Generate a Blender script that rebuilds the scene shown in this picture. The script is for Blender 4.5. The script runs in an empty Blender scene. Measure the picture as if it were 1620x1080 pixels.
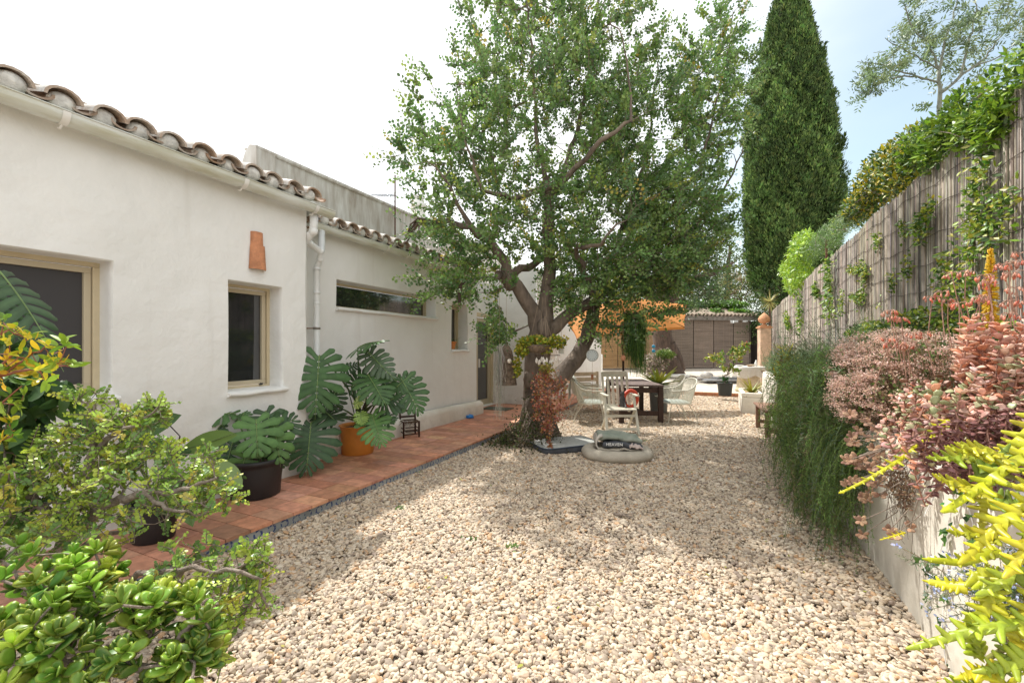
import bpy, math, random
import numpy as np
from math import sin, cos, pi, radians
S = bpy.context.scene
COL = S.collection
# ------------------------------------------------------------------ camera
F_PX, PSI, HOR, EYE = 690.0, math.atan(320/690.0), 550.0, 1.45
cam = bpy.data.cameras.new('camera'); co = bpy.data.objects.new('camera', cam); COL.objects.link(co)
cam.sensor_width = 36; cam.lens = 36*F_PX/1620; cam.shift_y = (HOR-540)/1620
cam.clip_start = .05; cam.clip_end = 500
co.location = (0, 0, EYE); co.rotation_euler = (pi/2, 0, PSI)
S.camera = co
# ------------------------------------------------------------------ sky, sun, exposure
SUN = np.array([-.55, .33, 1.0]); SUN /= np.linalg.norm(SUN)
EL = math.asin(SUN[2]); AZ = math.atan2(SUN[0], SUN[1])
W = bpy.data.worlds.new("World"); S.world = W; W.use_nodes = True
nt = W.node_tree; nt.nodes.clear()
def wn(t, **k):
    n = nt.nodes.new(t)
    for a, b in k.items(): setattr(n, a, b)
    return n
sky = wn('ShaderNodeTexSky', sky_type='NISHITA', sun_disc=False, sun_elevation=EL, sun_rotation=AZ, air_density=1.0, dust_density=1.5, ozone_density=1.0)
bg = wn('ShaderNodeBackground'); bg.inputs[1].default_value = .15
out = wn('ShaderNodeOutputWorld')
tc = wn('ShaderNodeTexCoord'); mp = wn('ShaderNodeMapping'); mp.inputs['Scale'].default_value = (1, 1, 2.2)
nz = wn('ShaderNodeTexNoise'); nz.inputs['Scale'].default_value = 1.3; nz.inputs['Detail'].default_value = 5; nz.inputs['Roughness'].default_value = .55
# bright thin overcast, torn open low in the north-east where pale blue shows
dot = wn('ShaderNodeVectorMath', operation='DOT_PRODUCT'); dot.inputs[1].default_value = (.385, .85, .36)
nmz = wn('ShaderNodeVectorMath', operation='NORMALIZE')
ma = wn('ShaderNodeMath', operation='MULTIPLY_ADD'); ma.inputs[1].default_value = .22
mr = wn('ShaderNodeMapRange'); mr.inputs[1].default_value = .93; mr.inputs[2].default_value = 1.13; mr.interpolation_type = 'SMOOTHSTEP'; mr.inputs[3].default_value = 1; mr.inputs[4].default_value = .16
mx = wn('ShaderNodeMix', data_type='RGBA'); mx.inputs[7].default_value = (6.0, 6.05, 6.1, 1)
L = nt.links.new
L(tc.outputs['Generated'], mp.inputs[0]); L(mp.outputs[0], nz.inputs[0]); L(tc.outputs['Generated'], nmz.inputs[0]); L(nmz.outputs[0], dot.inputs[0])
L(nz.outputs[0], ma.inputs[0]); L(dot.outputs['Value'], ma.inputs[2]); L(ma.outputs[0], mr.inputs[0])
L(mr.outputs[0], mx.inputs[0]); sm_ = wn('ShaderNodeVectorMath', operation='MULTIPLY'); sm_.inputs[1].default_value = (1.05, 1.06, .86)
L(sky.outputs[0], sm_.inputs[0]); L(sm_.outputs[0], mx.inputs[6]); L(mx.outputs[2], bg.inputs[0]); L(bg.outputs[0], out.inputs[0])
sl = bpy.data.lights.new('sun', 'SUN'); so = bpy.data.objects.new('sun', sl); COL.objects.link(so)
sl.energy = 3.7; sl.angle = radians(1.3); sl.color = (1, .965, .90)
from mathutils import Vector
so.rotation_euler = Vector(-SUN).to_track_quat('-Z', 'Y').to_euler()
S.view_settings.view_transform = 'Standard'; S.view_settings.look = 'None'; S.view_settings.gamma = 1
S.view_settings.exposure = .74; S.view_settings.use_curve_mapping = False
S.cycles.max_bounces = 8; S.cycles.diffuse_bounces = 4; S.cycles.transmission_bounces = 5; S.cycles.glossy_bounces = 3
# ------------------------------------------------------------------ helpers
rg = np.random.default_rng(7); random.seed(7)
def at(px, py, d):
    u, v = (px-810)/F_PX, (HOR-py)/F_PX
    return np.array([(-sin(PSI)+cos(PSI)*u)*d, (cos(PSI)+sin(PSI)*u)*d, EYE+v*d])
def gz(px, py, z=0.0): return at(px, py, (z-EYE)*F_PX/(HOR-py))
def nrm(v): v = np.asarray(v, float); return v/(np.linalg.norm(v, axis=-1, keepdims=True)+1e-12)
class G:
    """collects vertices, faces, a colour per vertex and a material slot per face"""
    def __init__(s): s.V = []; s.F = []; s.C = []; s.M = []; s.n = 0
    def add(s, V, F, col=(1, 1, 1), m=0):
        V = np.asarray(V, float).reshape(-1, 3)
        c = np.asarray(col, float)
        s.C.append(np.broadcast_to(c, (len(V), 3)) if c.ndim == 1 else c)
        if isinstance(F, np.ndarray): F = [F]
        else:
            by = {}
            for f in F: by.setdefault(len(f), []).append(f)
            F = [np.array(v) for v in by.values()]
        for a in F:
            s.F.append(a+s.n); s.M.append(np.full(len(a), m))
        s.V.append(V); s.n += len(V); return s
    def grid(s, P, col=(1, 1, 1), m=0, cu=False, cv=False):
        P = np.asarray(P, float); a, b = P.shape[:2]
        i = np.arange(a if cu else a-1)[:, None]; j = np.arange(b if cv else b-1)[None]
        f = np.stack([i*b+j+0*i, ((i+1) % a)*b+j, ((i+1) % a)*b+(j+1) % b, i*b+(j+1) % b], -1).reshape(-1, 4)
        c = np.asarray(col, float)
        return s.add(P.reshape(-1, 3), f, c.reshape(-1, 3) if c.ndim == 3 else c, m)
    def box(s, c, d, rz=0, col=(1, 1, 1), m=0, rot=None):
        x, y, z = [k/2 for k in d]
        V = np.array([[i, j, k] for i in (-x, x) for j in (-y, y) for k in (-z, z)])
        if rot is not None: V = V@np.asarray(rot).T
        if rz: V = V@np.array([[cos(rz), sin(rz), 0], [-sin(rz), cos(rz), 0], [0, 0, 1]])
        return s.add(V+np.asarray(c), [(0, 1, 3, 2), (4, 6, 7, 5), (0, 4, 5, 1), (2, 3, 7, 6), (0, 2, 6, 4), (1, 5, 7, 3)], col, m)
    def bx(s, x0, x1, y0, y1, z0, z1, col=(1, 1, 1), m=0):
        return s.box(((x0+x1)/2, (y0+y1)/2, (z0+z1)/2), (x1-x0, y1-y0, z1-z0), 0, col, m)
    def beam(s, a, b, w, h, col=(1, 1, 1), m=0, up=(0, 0, 1)):
        a, b = np.asarray(a, float), np.asarray(b, float); y = nrm(b-a)
        x = np.cross(y, up); x = nrm(x) if np.linalg.norm(x) > 1e-4 else np.array([1., 0, 0]); z = np.cross(x, y)
        return s.box((a+b)/2, (w, np.linalg.norm(b-a), h), 0, col, m, np.stack([x, y, z], 1))
    def tube(s, P, R, n=8, col=(1, 1, 1), m=0, cap=True, flat=1.0, closed=False):
        P = np.asarray(P, float); k = len(P); R = np.broadcast_to(np.asarray(R, float), (k,))
        T = nrm(np.gradient(P, axis=0)) if not closed else nrm(np.roll(P, -1, 0)-np.roll(P, 1, 0))
        mt = np.abs(T).mean(0); ref = np.eye(3)[np.argmin(mt)]
        X = nrm(np.cross(T, ref)); Y = np.cross(T, X)
        a = np.arange(n)*2*pi/n
        Q = P[:, None]+R[:, None, None]*(cos_(a)[None, :, None]*X[:, None]+flat*sin_(a)[None, :, None]*Y[:, None])
        c = np.asarray(col, float)
        if c.ndim == 2: c = np.repeat(c[:, None], n, 1)
        s.grid(Q, c, m, cu=closed, cv=True)
        if cap and n > 4 and not closed:
            b = s.n-k*n
            s.F.append(np.array([list(range(b, b+n))])); s.M.append(np.array([m]))
            s.F.append(np.array([list(range(b+(k-1)*n, b+k*n))][::-1])); s.M.append(np.array([m]))
        return s
    def lathe(s, prof, c=(0, 0, 0), n=24, col=(1, 1, 1), m=0, sx=1, sy=1):
        pr = np.asarray(prof, float); a = np.arange(n)*2*pi/n
        Q = np.stack([pr[:, None, 0]*np.cos(a)[None]*sx, pr[:, None, 0]*np.sin(a)[None]*sy, np.repeat(pr[:, 1:2], n, 1)], -1)+np.asarray(c)
        return s.grid(Q, col, m, cv=True)
    def ell(s, c, r, col=(1, 1, 1), m=0, n=12, k=8):
        t = np.linspace(0.02, pi-.02, k)
        a = np.arange(n)*2*pi/n
        Q = np.stack([np.sin(t)[:, None]*np.cos(a)*r[0], np.sin(t)[:, None]*np.sin(a)*r[1], np.repeat(-np.cos(t)[:, None], n, 1)*r[2]], -1)+np.asarray(c)
        return s.grid(Q, col, m, cv=True)
    def build(s, name, mats, parent=None, smooth=True, bevel=0, autos=True):
        V = np.concatenate(s.V); C = np.concatenate(s.C)
        if parent is not None:
            o0 = parent
            while o0.parent: o0 = o0.parent
            V = V-np.array(o0.location)
        me = bpy.data.meshes.new(name); me.vertices.add(len(V)); me.vertices.foreach_set('co', V.astype('f').ravel())
        lens = np.concatenate([np.full(len(f), f.shape[1]) for f in s.F]); idx = np.concatenate([f.ravel() for f in s.F])
        me.loops.add(len(idx)); me.loops.foreach_set('vertex_index', idx.astype('i'))
        me.polygons.add(len(lens)); st = np.concatenate([[0], np.cumsum(lens)[:-1]])
        me.polygons.foreach_set('loop_start', st.astype('i'))
        me.polygons.foreach_set('material_index', np.concatenate(s.M).astype('i'))
        me.polygons.foreach_set('use_smooth', np.full(len(lens), smooth))
        at_ = me.attributes.new('Col', 'FLOAT_COLOR', 'POINT')
        at_.data.foreach_set('color', np.concatenate([C, np.ones((len(C), 1))], 1).astype('f').ravel())
        me.update(calc_edges=True)
        for mt in (mats if isinstance(mats, (list, tuple)) else [mats]): me.materials.append(mt)
        o = bpy.data.objects.new(name, me); COL.objects.link(o)
        if parent is not None: o.parent = parent
        if bevel:
            b = o.modifiers.new('bevel', 'BEVEL'); b.width = bevel; b.segments = 2; b.limit_method = 'ANGLE'; b.angle_limit = radians(40)
            if smooth: me.polygons.foreach_set('use_smooth', np.full(len(lens), False))
        return o
cos_, sin_ = np.cos, np.sin
def tag(o, label=None, cat=None, group=None, kind=None):
    if label: o['label'] = label
    if cat: o['category'] = cat
    if group: o['group'] = group
    if kind: o['kind'] = kind
    return o
def thing(name, label, cat, loc=(0, 0, 0), group=None):
    o = bpy.data.objects.new(name, None); COL.objects.link(o); o.location = [float(v) for v in loc]; o.empty_display_size = .1
    return tag(o, label, cat, group)
def dup(root, loc, rz, label, group=None):
    r = root.copy(); COL.objects.link(r); r.location = [float(v) for v in loc]; r.rotation_euler = (0, 0, rz); r['label'] = label
    if group: r['group'] = group
    for ch in list(root.children):
        c = ch.copy(); COL.objects.link(c); c.parent = r
        for g in ch.children:
            d = g.copy(); COL.objects.link(d); d.parent = c
    return r
# ------------------------------------------------------------------ materials
def mat(name, col, rough=.6, var=0.0, vs=6.0, bump=0.0, bs=40.0, vc=False, spec=.5, metal=0, col2=None, stretch=None, trans=0.0, coat=0, detail=4):
    m = bpy.data.materials.new(name); m.use_nodes = True; t = m.node_tree; N = t.nodes; K = t.links.new
    p = N['Principled BSDF']; p.inputs['Roughness'].default_value = rough; p.inputs['Metallic'].default_value = metal
    p.inputs['Specular IOR Level'].default_value = spec; p.inputs['Coat Weight'].default_value = coat
    src = None; c4 = (*col, 1)
    tcn = N.new('ShaderNodeTexCoord'); vec = tcn.outputs['Object']
    if stretch:
        q = N.new('ShaderNodeMapping'); q.inputs['Scale'].default_value = stretch; K(vec, q.inputs[0]); vec = q.outputs[0]
    if vc:
        a = N.new('ShaderNodeVertexColor'); a.layer_name = 'Col'; src = a.outputs[0]
        if col != (1, 1, 1):
            mm = N.new('ShaderNodeMix'); mm.data_type = 'RGBA'; mm.blend_type = 'MULTIPLY'; mm.inputs[0].default_value = 1; mm.inputs[7].default_value = c4
            K(src, mm.inputs[6]); src = mm.outputs[2]
    if var:
        n = N.new('ShaderNodeTexNoise'); n.inputs['Scale'].default_value = vs; n.inputs['Detail'].default_value = detail; n.inputs['Roughness'].default_value = .6; K(vec, n.inputs[0])
        r = N.new('ShaderNodeMapRange'); r.inputs[1].default_value = .32; r.inputs[2].default_value = .68; K(n.outputs[0], r.inputs[0])
        mm = N.new('ShaderNodeMix'); mm.data_type = 'RGBA'
        K(r.outputs[0], mm.inputs[0])
        if col2 is not None:
            mm.inputs[6].default_value = c4; mm.inputs[7].default_value = (*col2, 1)
            if src is not None: K(src, mm.inputs[6])
        else:
            r.inputs[3].default_value = 1-var; r.inputs[4].default_value = 1+var
            mm.blend_type = 'MULTIPLY'; mm.inputs[0].default_value = 1
            t.links.remove(mm.inputs[0].links[0])
            mm.inputs[6].default_value = c4
            if src is not None: K(src, mm.inputs[6])
            K(r.outputs[0], mm.inputs[7])
        src = mm.outputs[2]
    if src is not None: K(src, p.inputs['Base Color'])
    else: p.inputs['Base Color'].default_value = c4
    if bump:
        n = N.new('ShaderNodeTexNoise'); n.inputs['Scale'].default_value = bs; n.inputs['Detail'].default_value = 5; K(vec, n.inputs[0])
        b = N.new('ShaderNodeBump'); b.inputs['Strength'].default_value = bump; b.inputs['Distance'].default_value = .02
        K(n.outputs[0], b.inputs['Height']); K(b.outputs[0], p.inputs['Normal'])
    if trans:
        tr = N.new('ShaderNodeBsdfTranslucent'); ms = N.new('ShaderNodeMixShader'); ms.inputs[0].default_value = trans
        if src is not None: K(src, tr.inputs[0])
        else: tr.inputs[0].default_value = c4
        o = N['Material Output']; K(p.outputs[0], ms.inputs[1]); K(tr.outputs[0], ms.inputs[2]); K(ms.outputs[0], o.inputs[0])
    return m
LEAF = mat('leaf', (1, 1, 1), .42, vc=True, trans=.32, spec=.5)
LEAFG = mat('glossy_leaf', (1, 1, 1), .40, vc=True, trans=.25, spec=.38, var=.22, vs=14)
LEAFM = mat('matt_leaf', (1, 1, 1), .7, vc=True, trans=.25, spec=.25)
FLESH = mat('fleshy_leaf', (1, 1, 1), .38, vc=True, trans=.18, spec=.42, var=.22, vs=45)
BARK = mat('bark', (.13, .085, .06), .9, var=1, vs=9, col2=(.05, .034, .026), bump=1.0, bs=26, stretch=(1, 1, .35))
TWIG = mat('twig_bark', (.24, .19, .15), .85, var=.35, vs=30, bump=.4, bs=60)
WHITE = mat('white_paint', (.78, .77, .73), .45, var=.06, vs=5)
def plaster(name, c1, c2, bump=.25):
    m = mat(name, c1, .85, var=1, vs=1.1, col2=c2); t = m.node_tree; N = t.nodes; K = t.links.new
    tcn = N.new('ShaderNodeTexCoord'); a = N.new('ShaderNodeTexNoise'); a.inputs['Scale'].default_value = 3.2; a.inputs['Detail'].default_value = 3
    b = N.new('ShaderNodeTexNoise'); b.inputs['Scale'].default_value = 45; b.inputs['Detail'].default_value = 4
    K(tcn.outputs['Object'], a.inputs[0]); K(tcn.outputs['Object'], b.inputs[0])
    b1 = N.new('ShaderNodeBump'); b1.inputs['Strength'].default_value = .55; b1.inputs['Distance'].default_value = .05
    b2 = N.new('ShaderNodeBump'); b2.inputs['Strength'].default_value = bump; b2.inputs['Distance'].default_value = .006
    K(a.outputs[0], b1.inputs['Height']); K(b.outputs[0], b2.inputs['Height']); K(b1.outputs[0], b2.inputs['Normal']); K(b2.outputs[0], N['Principled BSDF'].inputs['Normal'])
    # splash dirt low down and faint run marks, each with its own ragged outline
    p = N['Principled BSDF']; src = p.inputs['Base Color'].links[0].from_socket
    g_ = N.new('ShaderNodeNewGeometry'); sx = N.new('ShaderNodeSeparateXYZ'); K(g_.outputs['Position'], sx.inputs[0])
    n2 = N.new('ShaderNodeTexNoise'); n2.inputs['Scale'].default_value = 5; n2.inputs['Detail'].default_value = 7; n2.inputs['Roughness'].default_value = .7; K(g_.outputs['Position'], n2.inputs[0])
    m1 = N.new('ShaderNodeMath'); m1.operation = 'MULTIPLY_ADD'; m1.inputs[1].default_value = -.9; K(sx.outputs[2], m1.inputs[0]); K(n2.outputs[0], m1.inputs[2])
    r1 = N.new('ShaderNodeMapRange'); r1.inputs[1].default_value = .18; r1.inputs[2].default_value = .52; r1.inputs[4].default_value = .5; K(m1.outputs[0], r1.inputs[0])
    mp_ = N.new('ShaderNodeMapping'); mp_.inputs['Scale'].default_value = (3, 7, .5); n3 = N.new('ShaderNodeTexNoise'); n3.inputs['Scale'].default_value = 1; n3.inputs['Detail'].default_value = 6; K(g_.outputs['Position'], mp_.inputs[0]); K(mp_.outputs[0], n3.inputs[0])
    r2 = N.new('ShaderNodeMapRange'); r2.inputs[1].default_value = .60; r2.inputs[2].default_value = .80; r2.inputs[4].default_value = .2; K(n3.outputs[0], r2.inputs[0])
    mxx = N.new('ShaderNodeMath'); mxx.operation = 'MAXIMUM'; K(r1.outputs[0], mxx.inputs[0]); K(r2.outputs[0], mxx.inputs[1])
    mc = N.new('ShaderNodeMix'); mc.data_type = 'RGBA'; mc.inputs[7].default_value = (.44, .40, .33, 1); K(mxx.outputs[0], mc.inputs[0]); K(src, mc.inputs[6]); K(mc.outputs[2], p.inputs['Base Color'])
    return m
PLASTER = plaster('wall_plaster', (.80, .80, .775), (.74, .74, .71), .35)
PLASTW = plaster('planter_plaster', (.78, .75, .68), (.66, .61, .52))
# ------------------------------------------------------------------ leaf shapes
def T_hex(w1=.36, w2=.42, up=.10):
    return (np.array([[0, 0, 0], [w1, .28, up], [w2, .68, up], [0, 1, 0.02], [-w2, .68, up], [-w1, .28, up]]), [(0, 1, 2, 3), (0, 3, 4, 5)])
def T_lance():
    return (np.array([[0, 0, 0], [.5, .38, .1], [.36, .7, .08], [0, 1, 0], [-.36, .7, .08], [-.5, .38, .1]]), [(0, 1, 2, 3), (0, 3, 4, 5)])
def T_quad(): return (np.array([[-.5, 0, 0], [.5, 0, 0], [.35, 1, 0], [-.35, 1, 0]]), [(0, 1, 2, 3)])
def T_tri(): return (np.array([[-.5, 0, 0], [.5, 0, 0], [0, 1, 0]]), [(0, 1, 2)])
def T_fat(n=10, th=.16, k=1.0, cup=.08):
    a = np.arange(n)*2*pi/n-pi/2
    w = .5*np.cos(a); y = .5+.5*np.sin(a); w = w*(.35+.65*np.clip(y, 0, 1)**.45*k)
    cupz = cup*(4*w*w+ (y-.3)**2)
    o = np.stack([w, y, cupz], 1); c = np.array([0, .52, 0]); i = c+(o-c)*[.62, .68, 1]
    V = np.concatenate([o, i+[0, 0, th*.42], [c+[0, 0, th*.5]], i-[0, 0, th*.42], [c-[0, 0, th*.5]]])
    f4 = []; f3 = []
    for q in range(n):
        r = (q+1) % n
        f4 += [(q, r, n+r, n+q), (r, q, 2*n+1+q, 2*n+1+r)]; f3 += [(n+q, n+r, 2*n), (2*n+1+r, 2*n+1+q, 3*n+1)]
    return (V, [*f4, *f3])
def T_strap(nseg=5, w=lambda t: .5*np.sin(pi*np.clip(t*.9+.1, 0, 1))**.7, fold=.12, droop=.25):
    t = np.linspace(0, 1, nseg+1); V = []
    for a in t:
        ww = w(a); z = -droop*a*a
        V += [[-ww, a, z+fold*ww], [0, a, z], [ww, a, z+fold*ww]]
    F = []
    for i in range(nseg):
        for j in (0, 1): F.append((3*i+j, 3*i+j+1, 3*i+j+4, 3*i+j+3))
    return (np.array(V), F)
def leaves(g, P, D, N, Ln, Wd, col, T, th=None, m=0, edge=None):
    P = np.asarray(P, float).reshape(-1, 3); k = len(P)
    if k == 0: return
    D = nrm(np.broadcast_to(D, (k, 3))); N = np.broadcast_to(N, (k, 3)).astype(float)
    X = np.cross(D, N); bad = np.linalg.norm(X, axis=1) < 1e-3; X[bad] = [1, 0, 0]; X = nrm(X); Z = np.cross(X, D)
    Ln = np.broadcast_to(Ln, (k,)); Wd = np.broadcast_to(Wd, (k,)); th = Wd if th is None else np.broadcast_to(th, (k,))
    V, F = T; v = len(V)
    Q = P[:, None]+V[None, :, 0:1]*Wd[:, None, None]*X[:, None]+V[None, :, 1:2]*Ln[:, None, None]*D[:, None]+V[None, :, 2:3]*th[:, None, None]*Z[:, None]
    c = np.asarray(col, float); c = np.broadcast_to(c, (k, 3)) if c.ndim == 1 else c
    C = np.repeat(c[:, None], v, 1).copy()
    if edge is not None:
        ids, ec, am = edge; C[:, ids] = C[:, ids]*(1-am)+np.asarray(ec)*am
    by = {}
    for f in F: by.setdefault(len(f), []).append(f)
    off = (np.arange(k)*v)[:, None, None]
    g.add(Q.reshape(-1, 3), [], C.reshape(-1, 3))
    b = g.n-k*v
    for f in by.values():
        A = (np.array(f)[None]+off).reshape(-1, len(f[0]))+b
        g.F.append(A); g.M.append(np.full(len(A), m))
def pick(cols, k, j=.12, w=None):
    c = np.array(cols)[rg.choice(len(cols), k, p=w)]
    return np.clip(c*(1+rg.normal(0, j, (k, 1)))*(1+rg.normal(0, j*.35, (k, 3))), 0.003, 1)
def rnd(k, s=1.0): return rg.normal(0, s, (k, 3))
def inblob(k, blobs, shell=.0):
    """points through a union of ellipsoids (centre, radii, weight)"""
    out = []
    w = np.array([b[2] for b in blobs], float); w /= w.sum()
    for b, n in zip(blobs, rg.multinomial(k, w)):
        v = nrm(rnd(n)); r = (rg.random((n, 1))*(1-shell**3)+shell**3)**(1/3)
        out.append(np.asarray(b[0])+v*r*np.asarray(b[1]))
    return np.concatenate(out)
# ------------------------------------------------------------------ branching
def grow(skel, attr, step=.15, curve=.3, jit=.12, r0=.004, p=2.2, rmin=None, up=.1):
    """skel: list of (points, radii) limbs, the first is the trunk; grows shoots to every attractor"""
    pos = []; par = []; base = []
    for pts, rad in skel:
        pts = np.asarray(pts, float)
        n = []
        for i in range(len(pts)-1):
            q = max(1, int(np.ceil(np.linalg.norm(pts[i+1]-pts[i])/step)))
            for t in range(q): n.append((pts[i]+(pts[i+1]-pts[i])*t/q, rad[i]+(rad[i+1]-rad[i])*t/q))
        n.append((pts[-1], rad[-1]))
        prev = -1 if not pos else int(np.argmin(np.linalg.norm(np.array(pos)-n[0][0], axis=1)))
        for i, (a, r) in enumerate(n):
            if prev >= 0 and i == 0 and len(n) > 1: continue
            a = a+rnd(1, jit*step*.6)[0] if 0 < i < len(n)-1 else a
            pos.append(a); par.append(prev); base.append(r); prev = len(pos)-1
    ns = len(pos)
    A = np.asarray(attr); P0 = np.array(pos)
    order = np.argsort(np.min(np.linalg.norm(A[:, None]-P0[None, ::2], axis=2), axis=1))
    cap = ns+len(A)*60; PP = np.zeros((cap, 3)); PP[:ns] = P0; n = ns; tips = []
    for a in A[order]:
        d = np.linalg.norm(PP[:n]-a, axis=1)
        d = d+.5*np.maximum(0, PP[:n, 2]-a[2])
        j = int(np.argmin(d)); dist = np.linalg.norm(PP[j]-a)
        if dist < step*.3: continue
        q = max(1, int(np.ceil(dist/step)))
        tang = nrm(PP[j]-PP[par[j]]) if par[j] >= 0 else np.array([0, 0, 1.])
        ctrl = PP[j]+tang*dist*curve+np.array([0, 0, up*dist])
        pr = j
        for i in range(1, q+1):
            t = i/q; pt = (1-t)**2*PP[j]+2*t*(1-t)*ctrl+t*t*a
            if i < q: pt = pt+rnd(1, jit*step)[0]
            PP[n] = pt; par.append(pr); base.append(0); pr = n; n += 1
        tips.append(pr)
    PP = PP[:n]; par = np.array(par)
    rp = np.zeros(n); kids = [[] for _ in range(n)]
    for i in range(n):
        if par[i] >= 0: kids[par[i]].append(i)
    for i in range(n-1, -1, -1):
        if not kids[i]: rp[i] = max(rp[i], r0**p)
        if par[i] >= 0: rp[par[i]] += rp[i]
    R = rp**(1/p); R = np.maximum(R, np.array(base))
    R[ns:] = np.minimum(R[ns:], 1.0)
    return PP, par, kids, R, tips
def limbs(g, PP, par, kids, R, col=(1, 1, 1), n1=5, n2=10, thick=.05):
    stack = [(i, -1) for i in range(len(PP)) if par[i] < 0]
    while stack:
        i, pr = stack.pop(); ch = [pr, i] if pr >= 0 else [i]
        while kids[i]:
            k = max(kids[i], key=lambda q: R[q])
            for o in kids[i]:
                if o != k: stack.append((o, i))
            ch.append(k); i = k
        if len(ch) < 2: continue
        r = R[ch].copy()
        if pr >= 0: r[0] = min(r[0], r[1]*1.5)
        g.tube(PP[ch], r, n2 if r.max() > thick else n1, col, cap=False)
def twigs(g, tips, PP, par, per=2, length=.25, nl=10, Ls=.05, Ws=.035, cols=(), w=None, T=None, outc=None, spread=.6, up=.2, pinn=True, stem=None, jit=.12, lup=.3):
    """leafy twigs at the tips: leaves in two rows along each twig"""
    tp = np.array(tips); n = len(tp)*per
    base = np.repeat(PP[tp], per, 0); pd = nrm(PP[tp]-PP[par[tp]]); pd = np.repeat(pd, per, 0)
    D = nrm(pd+rnd(n, spread)+np.array([0, 0, up])+(0 if outc is None else .5*nrm(base-np.asarray(outc))))
    Ln = length*rg.uniform(.6, 1.25, n)
    N0 = nrm(np.cross(D, rnd(n))); 
    P = []; DD = []; NN = []; sz = []
    for i in range(nl):
        t = (i+.6)/nl; s = 1 if i % 2 else -1
        side = nrm(np.cross(D, N0))*s if pinn else nrm(np.cross(D, rnd(n)))
        q = base+D*(Ln*t)[:, None]+np.array([0, 0, -.12])*(Ln*t*t)[:, None]
        P.append(q); DD.append(nrm(D*(.25+.9*t**3)+side+rnd(n, .22))); NN.append(nrm(N0*.8+rnd(n, .35)+np.array([0, 0, lup]))); sz.append(np.full(n, 1-.25*t))
    P = np.concatenate(P); DD = np.concatenate(DD); NN = np.concatenate(NN); sz = np.concatenate(sz)*rg.uniform(.7, 1.15, len(P))
    cc = pick(cols, n, jit, w); C = np.tile(cc, (nl, 1))*(1+rg.normal(0, .08, (n*nl, 1)))
    leaves(g, P, DD, NN, Ls*sz, Ws*sz, np.clip(C, .002, 1), T or T_hex())
    if stem is not None:
        for i in range(n): stem.tube([base[i], base[i]+D[i]*Ln[i]*.5+[0, 0, -.03*Ln[i]], base[i]+D[i]*Ln[i]+[0, 0, -.12*Ln[i]]], [.003, .0022, .001], 3, cap=False)
# ================================================================== SETTING
GROUND = mat('ground_gravel', (.52, .45, .36), .95, var=1, vs=38, col2=(.30, .25, .20), bump=1, bs=60, detail=6)
g = G(); g.grid([[(x, y, -.012) for y in np.linspace(-60, 160, 30)] for x in np.linspace(-90, 90, 30)]); tag(g.build('ground', GROUND), 'broad bed of stony earth under the gravel', 'ground', kind='structure')
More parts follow.
